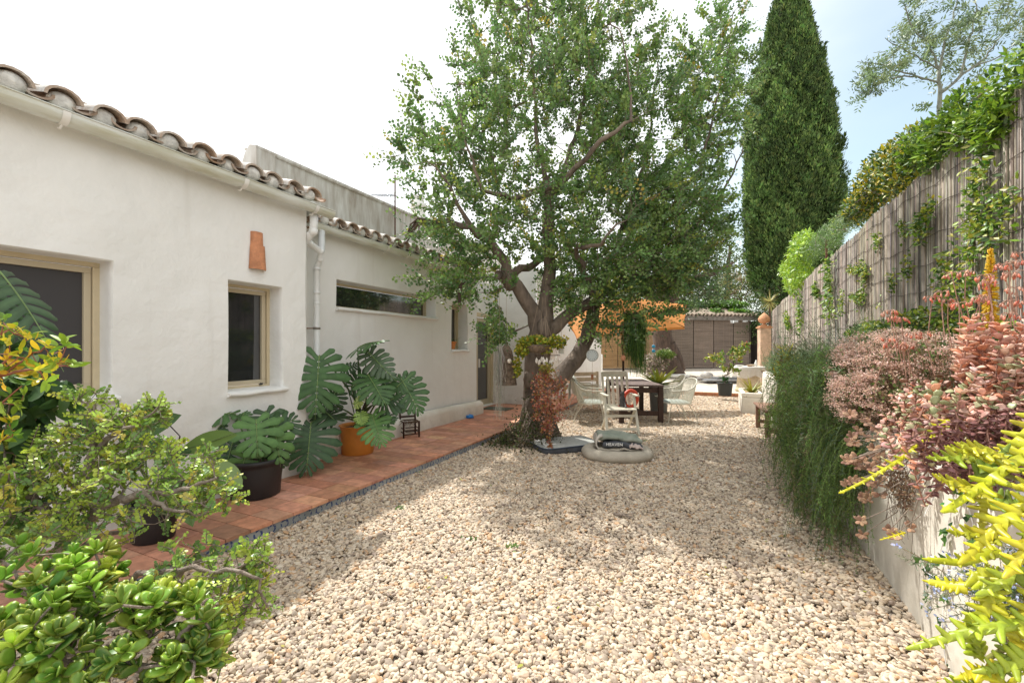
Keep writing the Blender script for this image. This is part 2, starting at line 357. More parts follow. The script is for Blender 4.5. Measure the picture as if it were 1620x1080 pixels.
# pebbles
def pebbles():
    pts = []
    for (x0, x1, y0, y1, dens, s) in [(-3.12, .97, .7, 2.6, 5800, .75), (-3.12, .97, 2.6, 5.0, 4700, .77), (-3.12, 1.0, 5.0, 8.5, 3200, .88), (-3.14, 2.2, 8.5, 14.3, 1500, 1.2)]:
        k = int((x1-x0)*(y1-y0)*dens); p = np.stack([rg.uniform(x0, x1, k), rg.uniform(y0, y1, k), rg.uniform(-.004, .012, k)], 1)
        pts.append((p, np.full(k, s)))
    P = np.concatenate([a for a, b in pts]); s = np.concatenate([b for a, b in pts]); k = len(P)
    P[:, 2] += .012*np.sin(P[:, 0]*2.1+P[:, 1])*np.sin(P[:, 1]*1.7)+.006
    near = (P[:, 0] < -3.0); P[near, 2] += .01
    me = bpy.data.meshes.new('gravel'); me.vertices.add(k); me.vertices.foreach_set('co', P.astype('f').ravel())
    r = np.stack([rg.normal(0, .35, k), rg.normal(0, .35, k), rg.uniform(0, 6.3, k)], 1)
    L0 = .0145*s*rg.lognormal(0, .28, k); sc = np.stack([L0*rg.uniform(1.0, 1.45, k), L0*rg.uniform(.72, 1, k), L0*rg.uniform(.5, .75, k)], 1)
    for nm, d in (('rot', r), ('scl', sc)):
        a = me.attributes.new(nm, 'FLOAT_VECTOR', 'POINT'); a.data.foreach_set('vector', d.astype('f').ravel())
    o = bpy.data.objects.new('gravel', me); COL.objects.link(o)
    m = bpy.data.materials.new('pebble'); m.use_nodes = True; t = m.node_tree; K = t.links.new; p = t.nodes['Principled BSDF']; p.inputs['Roughness'].default_value = .62; p.inputs['Specular IOR Level'].default_value = .3
    oi = t.nodes.new('ShaderNodeObjectInfo'); cr = t.nodes.new('ShaderNodeValToRGB'); cr.color_ramp.interpolation = 'CONSTANT'
    cs = [(.34, .29, .24), (.70, .63, .52), (.56, .47, .36), (.75, .70, .60), (.44, .38, .31), (.67, .58, .45), (.52, .48, .42), (.64, .53, .42), (.68, .60, .50), (.42, .37, .31), (.58, .50, .41), (.72, .66, .56), (.58, .40, .25), (.63, .56, .45), (.36, .30, .26), (.69, .61, .49)]
    e = cr.color_ramp.elements; e[0].position = 0; e[0].color = (*cs[0], 1); e[1].position = 1/len(cs); e[1].color = (*cs[1], 1)
    for i in range(2, len(cs)): q = e.new(i/len(cs)); q.color = (*cs[i], 1)
    n = t.nodes.new('ShaderNodeTexNoise'); n.inputs['Scale'].default_value = 2.2; n.inputs['Detail'].default_value = 4
    tcn = t.nodes.new('ShaderNodeTexCoord'); K(tcn.outputs['Object'], n.inputs[0])
    mm = t.nodes.new('ShaderNodeMix'); mm.data_type = 'RGBA'; mm.blend_type = 'MULTIPLY'; mm.inputs[0].default_value = .5
    K(oi.outputs['Random'], cr.inputs[0]); K(cr.outputs[0], mm.inputs[6]); K(n.outputs[0], mm.inputs[7]); 
    hs = t.nodes.new('ShaderNodeMix'); hs.data_type = 'RGBA'; hs.blend_type = 'MULTIPLY'; hs.inputs[0].default_value = 1; hs.inputs[7].default_value = (1.08, 1.00, .915, 1)
    K(mm.outputs[2], hs.inputs[6]); K(hs.outputs[2], p.inputs['Base Color'])
    gn = bpy.data.node_groups.new('pebbles', 'GeometryNodeTree'); gn.interface.new_socket('Geometry', in_out='INPUT', socket_type='NodeSocketGeometry'); gn.interface.new_socket('Geometry', in_out='OUTPUT', socket_type='NodeSocketGeometry')
    N = gn.nodes; K = gn.links.new; gi = N.new('NodeGroupInput'); go = N.new('NodeGroupOutput'); jo = N.new('GeometryNodeJoinGeometry'); io = N.new('GeometryNodeInstanceOnPoints')
    for i in range(5):
        ic = N.new('GeometryNodeMeshIcoSphere'); ic.inputs['Radius'].default_value = 1; ic.inputs['Subdivisions'].default_value = 3
        no = N.new('ShaderNodeTexNoise'); no.noise_dimensions = '4D'; no.inputs['W'].default_value = i*3.7; no.inputs['Scale'].default_value = .75; no.inputs['Detail'].default_value = 1.5
        vm = N.new('ShaderNodeVectorMath'); vm.operation = 'SUBTRACT'; vm.inputs[1].default_value = (.5, .5, .5); vs = N.new('ShaderNodeVectorMath'); vs.operation = 'SCALE'; vs.inputs['Scale'].default_value = 1.1
        sp = N.new('GeometryNodeSetPosition'); ss = N.new('GeometryNodeSetShadeSmooth'); sm = N.new('GeometryNodeSetMaterial'); sm.inputs['Material'].default_value = m; gt = N.new('GeometryNodeGeometryToInstance')
        K(ic.outputs[0], sp.inputs['Geometry']); K(no.outputs['Color'], vm.inputs[0]); K(vm.outputs[0], vs.inputs[0]); K(vs.outputs[0], sp.inputs['Offset']); K(sp.outputs[0], ss.inputs[0]); K(ss.outputs[0], sm.inputs[0]); K(sm.outputs[0], gt.inputs[0]); K(gt.outputs[0], jo.inputs[0])
    ar = N.new('GeometryNodeInputNamedAttribute'); ar.data_type = 'FLOAT_VECTOR'; ar.inputs['Name'].default_value = 'rot'
    a2 = N.new('GeometryNodeInputNamedAttribute'); a2.data_type = 'FLOAT_VECTOR'; a2.inputs['Name'].default_value = 'scl'
    er = N.new('FunctionNodeEulerToRotation'); K(ar.outputs[0], er.inputs[0])
    K(gi.outputs[0], io.inputs['Points']); K(jo.outputs[0], io.inputs['Instance']); io.inputs['Pick Instance'].default_value = True
    K(er.outputs[0], io.inputs['Rotation']); K(a2.outputs[0], io.inputs['Scale']); K(io.outputs[0], go.inputs[0])
    md = o.modifiers.new('pebbles', 'NODES'); md.node_group = gn; me.materials.append(m)
    tag(o, 'cream, grey and tan rounded pebbles covering the yard', 'gravel', kind='stuff')
pebbles()
# tiled path beside the house
TILE = mat('terracotta_tile', (1, 1, 1), .62, vc=True, var=.22, vs=14, bump=.25, bs=50, spec=.35)
GROUT = mat('mortar', (.42, .36, .30), .9, var=.2, vs=20)
def azulejo():
    m = mat('patterned_riser', (.62, .66, .66), .4); t = m.node_tree; N = t.nodes; K = t.links.new; p = N['Principled BSDF']
    tcn = N.new('ShaderNodeTexCoord'); sx = N.new('ShaderNodeSeparateXYZ'); K(tcn.outputs['Object'], sx.inputs[0])
    def ma(op, a, b=None):
        n = N.new('ShaderNodeMath'); n.operation = op
        for i, v in enumerate((a, b)):
            if v is None: continue
            if isinstance(v, (int, float)): n.inputs[i].default_value = v
            else: K(v, n.inputs[i])
        return n.outputs[0]
    u = ma('SUBTRACT', ma('FRACT', ma('MULTIPLY', sx.outputs[1], 9.0)), .5); v = ma('MULTIPLY', ma('SUBTRACT', sx.outputs[2], .05), 9.0)
    rr = ma('SQRT', ma('ADD', ma('MULTIPLY', u, u), ma('MULTIPLY', v, v)))
    ring = ma('LESS_THAN', ma('ABSOLUTE', ma('SUBTRACT', rr, .27)), .07)
    nn = N.new('ShaderNodeTexNoise'); nn.inputs['Scale'].default_value = 55; K(tcn.outputs['Object'], nn.inputs[0])
    k = ma('MULTIPLY', ring, ma('GREATER_THAN', nn.outputs[0], .47))
    ed = ma('GREATER_THAN', ma('ABSOLUTE', v), .36); ed2 = ma('MULTIPLY', ed, ma('GREATER_THAN', ma('FRACT', ma('MULTIPLY', sx.outputs[1], 27.0)), .5))
    k2 = ma('MAXIMUM', k, ma('MULTIPLY', ed2, .45))
    mx_ = N.new('ShaderNodeMix'); mx_.data_type = 'RGBA'; mx_.inputs[6].default_value = (.50, .53, .52, 1); mx_.inputs[7].default_value = (.05, .10, .30, 1); K(k2, mx_.inputs[0])
    dn = N.new('ShaderNodeTexNoise'); dn.inputs['Scale'].default_value = 4; K(tcn.outputs['Object'], dn.inputs[0])
    m2 = N.new('ShaderNodeMix'); m2.data_type = 'RGBA'; m2.blend_type = 'MULTIPLY'; m2.inputs[0].default_value = .8; K(mx_.outputs[2], m2.inputs[6]); K(dn.outputs[0], m2.inputs[7]); K(m2.outputs[2], p.inputs['Base Color'])
    return m
g = G(); cols = [(.52, .25, .155), (.57, .29, .18), (.48, .215, .13), (.54, .27, .18), (.46, .22, .14)]
g.bx(-5.3, -3.125, -.6, 15.2, -.05, .105, m=1)
y = -.6; row = 0
while y < 14.3:
    x = -3.09; j = 0
    while x > -5.3:
        w = .275; c = pick(cols, 1, .09)[0]; dz = rg.uniform(-.0015, .0015)
        x0 = x-w+.006
        if not (x < -4.35 and y < 7.6): g.bx(max(x0, -5.3), x, y, y+.173, .09, .115+dz, col=c)
        x -= w; j += 1
    y += .18; row += 1
path = tag(g.build('path', [TILE, GROUT], smooth=False), 'terracotta tiled path along the white house', 'path', kind='structure')
g = G(); g.bx(-3.124, -3.105, -.6, 14.3, -.02, .088); tag(g.build('kerb', azulejo(), smooth=False), 'patterned blue and white tile riser edging the path', 'kerb', kind='structure')
# far terrace
TERR = mat('terrace_stone', (.62, .56, .47), .8, var=1, vs=2.5, col2=(.44, .38, .31), bump=.4, bs=12)
BRK = mat('brick_edge', (.42, .19, .10), .8, var=.3, vs=9)
g = G(); P = [[(x, y, z) for x in np.linspace(-7, 5, 12)] for y, z in ((14.45, .11), (17, .14), (21, .22), (27, .30), (36, .30))]; g.grid(P)
g.bx(-7, 5, 14.40, 14.449, -.05, .11)
tag(g.build('terrace', TERR, smooth=False), 'pale stone terrace beyond the gravel', 'terrace', kind='structure')
g = G()
for i in range(40):
    x = -6.5+i*.27
    if x < 2.2: g.bx(x, x+.262, 14.26, 14.41, -.03, .118)
tag(g.build('terrace_kerb', BRK, bevel=.006), 'row of red bricks edging the terrace', 'kerb', kind='structure')
SOIL = mat('soil', (.09, .06, .04), .95, var=.5, vs=20, bump=1, bs=30)
g = G(); g.grid([[(x, y, .84+.03*math.sin(x*5+y*3)) for y in np.linspace(.5, 13, 60)] for x in np.linspace(1.08, 2.6, 8)]); tag(g.build('flower_bed', SOIL), 'dark soil of the raised flower bed', 'soil', kind='structure')
# ================================================================== HOUSE
FRAME = mat('window_frame', (.56, .47, .31), .45, var=.05, vs=8)
SASH = mat('window_sash', (.50, .43, .30), .45)
GLASS = mat('window_glass', (.018, .019, .022), .06, spec=1.0, coat=1.0)
SCREEN = mat('insect_screen', (.05, .048, .05), .45, spec=.35)
house = thing('white_house', 'long white rendered house with roof tiles and white gutters beside the tiled path', 'house', (-4.2, 2, 0))
def wall_open(name, X, T, y0, y1, z0, z1, ops, parent, m=PLASTER):
    """wall in the plane x=X facing +x, thickness T, with openings (ya,yb,za,zb); gentle hand-made waviness"""
    ys = sorted({y0, y1, *[o[0] for o in ops], *[o[1] for o in ops]}); zs = sorted({z0, z1, *[o[2] for o in ops], *[o[3] for o in ops]})
    def fine(a):
        r = []
        for p, q in zip(a[:-1], a[1:]):
            n = max(1, int((q-p)/.12)); r += [p+(q-p)*i/n for i in range(n)]
        return np.array(r+[a[-1]])
    ys, zs = fine(ys), fine(zs); g = G()
    YY, ZZ = np.meshgrid(ys, zs, indexing='ij')
    XX = X+.008*np.sin(YY*2.3+ZZ*1.7)+.006*np.sin(YY*5.1-ZZ*3.3+1)
    V = np.stack([XX, YY, ZZ], -1); nz_ = len(zs); F = []
    for i in range(len(ys)-1):
        for j in range(len(zs)-1):
            cy, cz = (ys[i]+ys[i+1])/2, (zs[j]+zs[j+1])/2
            if any(a < cy < b and c < cz < d for a, b, c, d in ops): continue
            F.append((i*nz_+j, (i+1)*nz_+j, (i+1)*nz_+j+1, i*nz_+j+1))
    g.add(V.reshape(-1, 3), F)
    for a, b, c, d in ops:                       # reveals, rounded where they meet the face
        r = .022; wv = lambda yy, zz: X+.008*math.sin(yy*2.3+zz*1.7)+.006*math.sin(yy*5.1-zz*3.3+1)
        loop = [(b, c), (b, d), (a, d), (a, c)]; pts = []
        n = 10
        for (p, q), (p2, q2) in zip(loop, loop[1:]+loop[:1]): pts += [(p+(p2-p)*i/n, q+(q2-q)*i/n) for i in range(n)]
        rows = []
        for dx, ins in ((0, 0), (-.006, -.004), (-.02, -.010), (-.05, -.012), (-T, -.012)):
            rr = []
            for yy, zz in pts:
                cy, cz = (a+b)/2, (c+d)/2
                sy = (1 if yy > cy else -1)*ins*-1*(abs(yy-a) < 1e-6 or abs(yy-b) < 1e-6); sz_ = (1 if zz > cz else -1)*ins*-1*(abs(zz-c) < 1e-6 or abs(zz-d) < 1e-6)
                rr.append((wv(yy, zz)+dx, yy-sy, zz-sz_))
            rows.append(rr)
        g.grid(rows, cv=True)
    g.bx(X-T-.02, X-T, y0, y1, z0, z1) if not ops else None
    return g.build(name, m, parent)
# wing near the camera
W1, W2 = -4.0, -4.4
ops1 = [(-.6, 1.67, 1.09, 2.09), (2.5, 3.06, 1.04, 2.07)]
wall_open('wall', W1, .24, -2.2, 3.34, .1, 3.02, ops1, house)
ops2 = [(4.12, 6.34, 1.97, 2.33), (6.84, 7.4, 1.41, 2.29)]
wall_open('wall', W2, .26, 3.2, 7.76, .1, 2.98, ops2, house)
g = G(); g.grid([[(-4.4+.01*math.sin(z*4), 7.76, z), (-4.66, 7.765, z), (-4.98, 7.77, z)] for z in np.linspace(.1, 3, 10)]); g.build('wall', PLASTER, house)
# corner of the wing (rounded), return behind it
g = G()
for z in (0,):
    g.grid([[(W1-.008, 3.335, zz), (W1-.014, 3.355, zz), (W1-.04, 3.366, zz), (W2-.1, 3.37, zz)] for zz in np.linspace(.1, 3.0, 24)])
g.build('wall', PLASTER, house)
# wall holding the door and the end wall facing the yard
g = G(); g.grid([[(-4.95, 7.7, z), (-4.95, 7.9, z)] for z in (.1, 3)]); g.grid([[(-4.95, 7.9, z), (-4.95, 9.45, z)] for z in (2.25, 3)])
g.grid([[(x, 9.42+.006*math.sin(z*3+x*4), z) for x in np.linspace(-5.0, -3.75, 12)] for z in np.linspace(.1, 3.3, 20)])
g.grid([[(-3.75+.006*math.sin(z*3), y, z) for y in np.linspace(9.42, 14.6, 12)] for z in np.linspace(.1, 3.3, 20)]); g.build('wall', PLASTER, house)
# plinth under the second wing, rounded top
g = G(); prof = [(0, .1), (.0, .30), (-.012, .34), (-.045, .372), (-.10, .385)]
g.grid([[(-4.27+dx+.008*math.sin(y*3)+.005*math.sin(y*9), y, z+.010*math.sin(y*2.2)*(z > .2)) for dx, z in prof] for y in np.linspace(3.4, 7.83, 50)])
g.grid([[(-4.27+.008*math.sin(23.5)+dx, 7.83, z) for dx, z in prof], [(-4.5, 7.835, z) for dx, z in prof]]); g.build('plinth', PLASTW, house)
def window(y0, y1, z0, z1, X, rec, fr=.045, sash=True, glass=GLASS, sill=.05, drop=0, splits=()):
    xf = X-rec
    g = G(); w = fr
    g.bx(xf, xf+.05, y0, y1, z1-w, z1); g.bx(xf, xf+.05, y0, y1, z0, z0+w); g.bx(xf, xf+.05, y0, y0+w, z0+w, z1-w); g.bx(xf, xf+.05, y1-w, y1, z0+w, z1-w)
    f = g.build('window', FRAME, house, smooth=False, bevel=.004)
    a0, a1, b0, b1 = y0+w+.004, y1-w-.004, z0+w+.004, z1-w-.004
    if sash:
        s = .042; g = G(); x = xf-.008
        g.bx(x, x+.04, a0, a1, b1-s, b1); g.bx(x, x+.04, a0, a1, b0, b0+s); g.bx(x, x+.04, a0, a0+s, b0+s, b1-s); g.bx(x, x+.04, a1-s, a1, b0+s, b1-s)
        for sp in splits: g.bx(x, x+.04, sp, sp+.05, b0+s, b1-s)
        g.build('sash', SASH, f, smooth=False, bevel=.004)
        a0 += s; a1 -= s; b0 += s; b1 -= s
    g = G(); g.bx(xf-.0, xf+.006, a0-.002, a1+.002, b0-.002, b1+.002); g.build('pane', glass, f, smooth=False)
    g = G(); n = 30; rows = []                      # plastered sill with a rounded nose
    for i in range(n+1):
        yy = y0-.02+(y1-y0+.06)*i/n; wob = .004*math.sin(yy*9)+.003*math.sin(yy*23)
        rows.append([(xf-.0, yy, z0+.012), (X-.02, yy, z0-.002+wob), (X+sill*.8, yy, z0-.008+wob), (X+sill, yy, z0-.022+wob), (X+sill*.9, yy, z0-.042+wob), (X+.0, yy, z0-.052)])
    g.grid(rows); g.add(rows[0], [(0, 1, 2, 3, 4, 5)]); g.add(rows[-1], [(5, 4, 3, 2, 1, 0)]); g.build('sill', PLASTER, f)
    return f
w = window(-.6, 1.66, 1.10, 2.085, W1, .21, fr=.04, glass=SCREEN, splits=(.3,))
w = window(2.51, 3.05, 1.05, 2.06, W1, .235, fr=.03)
g = G(); g.bx(W1-.19, W1-.17, 2.93, 2.96, 1.075, 1.085); g.bx(W1-.185, W1-.15, 2.94, 2.95, 1.085, 1.095); g.build('handle', SCREEN, w, smooth=False)
w = window(4.13, 6.33, 1.975, 2.325, W2, .25, fr=.035, sash=False)
w = window(6.85, 7.39, 1.415, 2.285, W2, .25, fr=.04)
# door
g = G(); xd = -4.93
for a, b, c, d in ((7.9, 8.0, .115, 2.25), (9.28, 9.4, .115, 2.25), (8.0, 9.28, 2.15, 2.25)): g.bx(xd, xd+.07, a, b, c, d)
dr = g.build('door', FRAME, house, smooth=False, bevel=.004)
g = G()
for a, b, c, d in ((8.01, 8.10, .13, 2.14), (9.17, 9.27, .13, 2.14), (8.1, 9.17, .13, .25), (8.1, 9.17, 2.05, 2.14), (8.6, 8.68, .25, 2.05)): g.bx(xd+.005, xd+.05, a, b, c, d)
g.build('sash', SASH, dr, smooth=False, bevel=.004)
g = G(); g.bx(xd+.01, xd+.02, 8.09, 9.18, .24, 2.06); g.build('pane', GLASS, dr, smooth=False)
g = G(); g.bx(xd+.05, xd+.09, 8.69, 8.71, 1.0, 1.2); g.build('handle', WHITE, dr, smooth=False, bevel=.003)
# roof with barrel tiles
RT = mat('weathered_roof_tile', (.34, .21, .13), .9, var=1, vs=7, col2=(.48, .43, .37), bump=.6, bs=45)
RTL = mat('limewashed_tile', (.56, .57, .56), .85, var=1, vs=9, col2=(.34, .27, .21), bump=.5, bs=45)
MOR = mat('eaves_mortar', (.60, .59, .55), .9, var=.3, vs=15, bump=.6, bs=30)
def roof(X, y0, y1, z, rows, pitch=.215, slope=.30, over=.17, name='roof'):
    g = G(); n = int((y1-y0)/pitch); r = .082; th = .016
    for i in range(n):
        yc = y0+(i+.5)*pitch+rg.uniform(-.008, .008)
        for k in range(rows):
            x0 = X+over-k*.34+rg.uniform(-.012, .012); x1 = x0-.42; zz = z+(k*.34)*slope+rg.uniform(-.004, .004)
            tw = rg.uniform(-.02, .02)
            a = np.linspace(0, pi, 9)
            # cover tile, wide end at the eave, with real thickness
            Pn = []
            for (x, rr, dz) in ((x0, r*1.08, 0), (x1, r*.82, .42*slope)):
                for rad in (rr, rr-th): Pn.append([(x, yc+tw+rad*cos(t)*1.12, zz+.055+dz+rad*sin(t)*.92) for t in a])
            o0, i0, o1, i1 = Pn
            g.grid([o0, o1], m=1); g.grid([i1, i0]); g.grid([i0, o0]); 
            # pan tile between covers
            yp = yc+pitch/2
            for q in (0,):
                Pp = []
                for (x, rr, dz) in ((x0-.035, r*.92, 0), (x1-.03, r*1.0, .42*slope)):
                    for rad in (rr, rr-th): Pp.append([(x, yp+rad*cos(t)*1.1, zz+.075+dz-rad*sin(t)*.75) for t in a])
                o0, i0, o1, i1 = Pp
                g.grid([o1, o0]); g.grid([i0, i1]); g.grid([i0, o0])
        g.ell((X+over-.05-rg.uniform(0, .05), yc+tw, z+.062), (.05, r*.93, r*.78), m=2, n=12, k=8)
    L_ = rows*.34+.2; g.grid([[(X+over-.12, y, z-.0), (X+over-.12-L_, y, z+L_*slope)] for y in np.linspace(y0, y1, 4)], m=2)
    g.grid([[(X+over-.12, y, z-.0), (X-.02, y, z-.03)] for y in np.linspace(y0, y1, 4)], m=2)
    for y in (y0, y1): g.add([(X-.05, y, z-.1), (X+over-.12, y, z-.02), (X+over-.12-L_, y, z+L_*slope), (X+over-.12-L_, y, z-.2)], [(0, 1, 2, 3)], m=2)
    return g.build(name, [RT, RTL, MOR], house)
roof(W1, -2.2, 3.42, 3.0, 7)
roof(W2, 3.5, 7.85, 2.93, 6)
# eaves cove under the first roof
g = G(); a = np.linspace(0, pi/2, 6); g.grid([[(W1+.09*(1-cos(t)), y, 2.93+.07*sin(t)) for t in a] for y in np.linspace(-2.2, 3.36, 30)]); g.grid([[(W2+.09*(1-cos(t)), y, 2.87+.07*sin(t)) for t in a] for y in np.linspace(3.45, 7.76, 24)]); g.build('eaves', PLASTER, house)
GUT = mat('gutter_plastic', (.70, .73, .70), .4, var=1, vs=3.0, col2=(.50, .50, .38), stretch=(1, .8, 7), spec=.4)
def gutter(X, y0, z0, y1, z1, br):
    g = G(); r = .062; rows = []
    a = np.linspace(pi, 2*pi, 13)
    for y, z in ((y0, z0), (y1, z1)):
        o = [(X+r*cos(t), y, z+r*sin(t)*1.05) for t in a]; i = [(X+(r-.006)*cos(t), y, z+.002+(r-.006)*sin(t)*1.05) for t in a[::-1]]
        rows.append([(X-r, y, z+.012)]+o+[(X+r, y, z+.014), (X+r+.008, y, z+.014), (X+r+.008, y, z+.008), (X+r, y, z+.008)]+i)
    g.grid(rows, cv=True)
    for y, z in ((y0, z0), (y1, z1)): g.add([(X, y, z+.005)]+[(X+r*cos(t), y, z+r*sin(t)*1.05) for t in a], [(0, i+1, i+2) for i in range(12)])
    o = g.build('gutter', GUT, house)
    for y in br:
        z = z0+(z1-z0)*(y-y0)/(y1-y0); g = G()
        g.grid([[(X+(r+.007)*cos(t), yy, z+.004+(r+.007)*sin(t)*1.05) for t in a] for yy in (y-.02, y+.02)]); g.grid([[(X+(r+.001)*cos(t), yy, z+.004+(r+.001)*sin(t)*1.05) for t in a]+[(X+(r+.007)*cos(t), yy, z+.004+(r+.007)*sin(t)*1.05) for t in a[::-1]] for yy in (y-.02, y-.0201)])
        g.tube([(X-.0, y, z-.065), (X-.03, y, z-.085), (X-.06, y, z-.075)], .007, 6); g.build('bracket', WHITE, o)
gutter(W1+.135, -2.2, 3.02, 3.56, 2.945, (-.3, 1.35, 2.55, 3.32))
gutter(W2+.135, 3.62, 2.90, 7.8, 2.865, (4.9, 5.35, 6.9))
# downpipes: elbow from the upper gutter swings in to the corner, joins the vertical pipe
PIPE = mat('white_pipe', (.76, .77, .76), .35, var=.06, vs=3)
def dpipe(P, r, name='downpipe'):
    g = G(); g.tube(P, r, 16)
    for i in range(1, len(P)-1): g.ell(P[i], (r*1.13, r*1.13, r*1.13), n=14, k=9)
    return g.build(name, PIPE, house)
A = [at(497, 338, 4.72), at(496, 366, 4.72), at(483, 381, 4.85)]; dpipe(A, .043)
B = [at(483, 381, 4.85), at(491, 386, 4.95), at(507, 398, 5.08), at(506, 410, 5.12), at(501, 423, 5.16), at(501.5, 480, 5.16), at(502, 690, 5.16)]
B[-1][2] = .12
for i in (5, 6): B[i][:2] = B[4][:2]
pp = dpipe(B, .036); 
C_ = [at(509, 366, 5.2), at(508, 398, 5.12)]; dpipe(C_, .038)
CL_ = mat('pipe_clamp', (.25, .22, .19), .5, metal=.6)
for zc in (B[4][2]-.02, B[4][2]-.30, 1.68): g = G(); g.lathe([(.036, -.012), (.042, -.012), (.042, .012), (.036, .012)], (B[4][0], B[4][1], zc), 16); g.build('collar', CL_ if zc == 1.68 else PIPE, pp)
g = G(); c = (B[4][0], B[4][1], 1.68); g.beam((c[0]-.16, c[1]-.06, c[2]), (c[0]-.03, c[1], c[2]), .008, .012); g.build('pipe_bracket', mat('rusty_steel', (.22, .10, .05), .8), pp)
g = G()
for i in range(26): g.ell(at(485, 347, 4.95)+rnd(1, .028)[0]*[1, 1, 1.5], rg.uniform(.012, .03, 3), n=7, k=5)
g.build('mortar_patch', mat('crumbling_mortar', (.20, .14, .09), .95, var=.5, vs=40), house)
# stained parapet behind and chimney
STAIN = mat('stained_render', (.66, .66, .63), .9, var=1, vs=3.0, col2=(.36, .32, .27), stretch=(1, 2.6, .45), bump=.3, bs=20, detail=8)
XP = -6.0; g = G()
ys = np.linspace(4.15, 12.5, 40); zt = 4.33
g.grid([[(XP+.01*math.sin(y*2), y, z) for z in np.linspace(2.9, zt+.0, 10)] for y in ys]); g.grid([[(XP+.02, y, zt-.02), (XP+.035, y, zt+.0), (XP+.03, y, zt+.035), (XP-.28, y, zt+.035)] for y in ys])
g.grid([[(x, 4.15, z) for x in (XP, XP-.3, XP-.9, XP-1.6)] for z in (2.8, 3.6)]); 
V = [(XP+.03, 4.14, 3.5), (XP+.03, 4.14, zt+.03), (XP-.12, 4.14, zt+.07), (XP-.22, 4.14, zt-.02), (XP-.3, 4.14, zt-.18), (XP-1.4, 4.14, zt-.5), (XP-1.4, 4.14, 3.5)]
g.add(V, [(0, 1, 2, 3, 4, 5, 6)]); g.grid([[p, (p[0], p[1]+.3, p[2])] for p in V])
g.build('parapet', STAIN, house, smooth=False)
cc = at(662, 345, 10.2); g = G(); g.lathe([(.20, 0), (.19, .5), (.165, .62), (.165, .72), (.19, .74), (.19, .80), (.14, .84), (.12, .92), (.15, 1.0), (.0, 1.03)], (cc[0], cc[1], cc[2]-.5), 20); g.build('chimney', WHITE, house)
# curved terracotta tile hung above the small window
g = G(); a = np.linspace(-.05, pi+.05, 12)
for (z0, z1, r0_, r1_, dx) in ((2.20, 2.43, .082, .068, .012), (2.40, 2.56, .062, .056, .0)):
    rows = []
    for z, r in ((z0, r0_), (z1, r1_)):
        rows.append([(W1+.008+dx+r*sin(t)*.55, 2.775-r*cos(t), z) for t in a]); 
    inn = [[(p[0]-.012, p[1], p[2]) for p in rr] for rr in rows]
    g.grid(rows); g.grid(inn[::-1]); g.grid([inn[0], rows[0]]); g.grid([rows[1], inn[1]])
o = g.build('wall_tile', mat('terracotta', (.50, .22, .11), .8, var=.25, vs=12, bump=.4, bs=50)); tag(o, 'orange curved roof tile hung as ornament above the small window', 'wall ornament')
# aerial
ta = thing('tv_antenna', 'rusty aerial mast with a blue-grey comb antenna above the stained parapet', 'antenna', (-5.75, 7.0, 3.2))
q0 = at(625, 384, 8.7); q1 = at(625, 277, 8.7); RUST = mat('rust', (.16, .075, .045), .9, var=.4, vs=30); ALU = mat('aluminium', (.42, .46, .52), .4, metal=.5)
g = G(); g.tube([q0, q1], .014, 8); g.build('mast', RUST, ta)
g = G(); hb = at(625, 309, 8.7); e0 = at(588, 309, 8.4); g.tube([hb, e0], .008, 6); e1 = at(602, 291, 8.9); e2 = at(626, 320, 8.6)
g.tube([at(604, 290, 8.8), at(622, 322, 8.6)], .007, 5)
for i in range(8):
    t = i/7; c = at(604, 290, 8.8)*(1-t)+at(622, 322, 8.6)*t; dv = np.array([.06, .05, .20])*(.9-.4*t); g.tube([c-dv, c+dv], .005, 4)
for i in range(6):
    t = i/6; c = hb*(1-t)+e0*t; g.tube([c-[.0, .16, .03], c+[.0, .16, .03]], .005, 4)
g.build('comb', ALU, ta)
# ================================================================== RAISED BED WALL AND FENCE
g = G(); ys = np.linspace(.3, 10.9, 80)
prof = [(0, -.05), (.005, .3), (0, .7), (.0, .88), (.012, .915), (.04, .93), (.14, .93), (.16, .90), (.16, .6)]
g.grid([[(.955+dx+.010*math.sin(y*2.1+z*2)+.006*math.sin(y*6+z*5), y, z+(.01*math.sin(y*3) if z > .8 else 0)) for dx, z in prof] for y in ys])
tag(g.build('retaining_wall', PLASTW), 'low white plastered wall holding the flower bed on the right', 'wall')
fence = thing('reed_fence', 'tall grey brown reed screen fence above the flower bed', 'fence', (2.3, 8, .8))
g = G(); y = 1.0; XF = 2.3
def ftop(y): return np.interp(y, [1, 5.4, 11.6, 22], [3.75, 3.60, 3.42, 3.05])
rc = [(.44, .385, .31), (.52, .46, .38), (.36, .31, .255), (.56, .49, .39), (.46, .41, .36), (.26, .235, .21), (.22, .19, .17)]
ys = []; 
while y < 22: ys.append(y); y += rg.uniform(.006, .0105)*(1 if y < 10 else 1.6)
ys = np.array(ys); n = len(ys); top = ftop(ys)+rg.normal(0, .018, n)+.02*np.sin(ys*3.1)
x0 = XF+rg.normal(0, .004, n)+.02*np.sin(ys*1.3); r = rg.uniform(.0045, .0085, n)*(np.where(ys > 10, 1.5, 1)); lean = rg.normal(0, .012, n)
a = np.array([0.6, 2.7, 4.8]); zz = np.linspace(.75, 1, 5)
Q = np.zeros((n, 5, 3, 3))
for k, t in enumerate(np.linspace(0, 1, 5)):
    z = .75+(top-.75)*t; yy = ys+lean*t+rg.normal(0, .002, n); xx = x0+rg.normal(0, .002, n)
    Q[:, k, :, 0] = xx[:, None]-r[:, None]*np.cos(a+pi/2)[None]*1.0; Q[:, k, :, 1] = yy[:, None]+r[:, None]*np.sin(a+pi/2)[None]*1.2; Q[:, k, :, 2] = z[:, None]
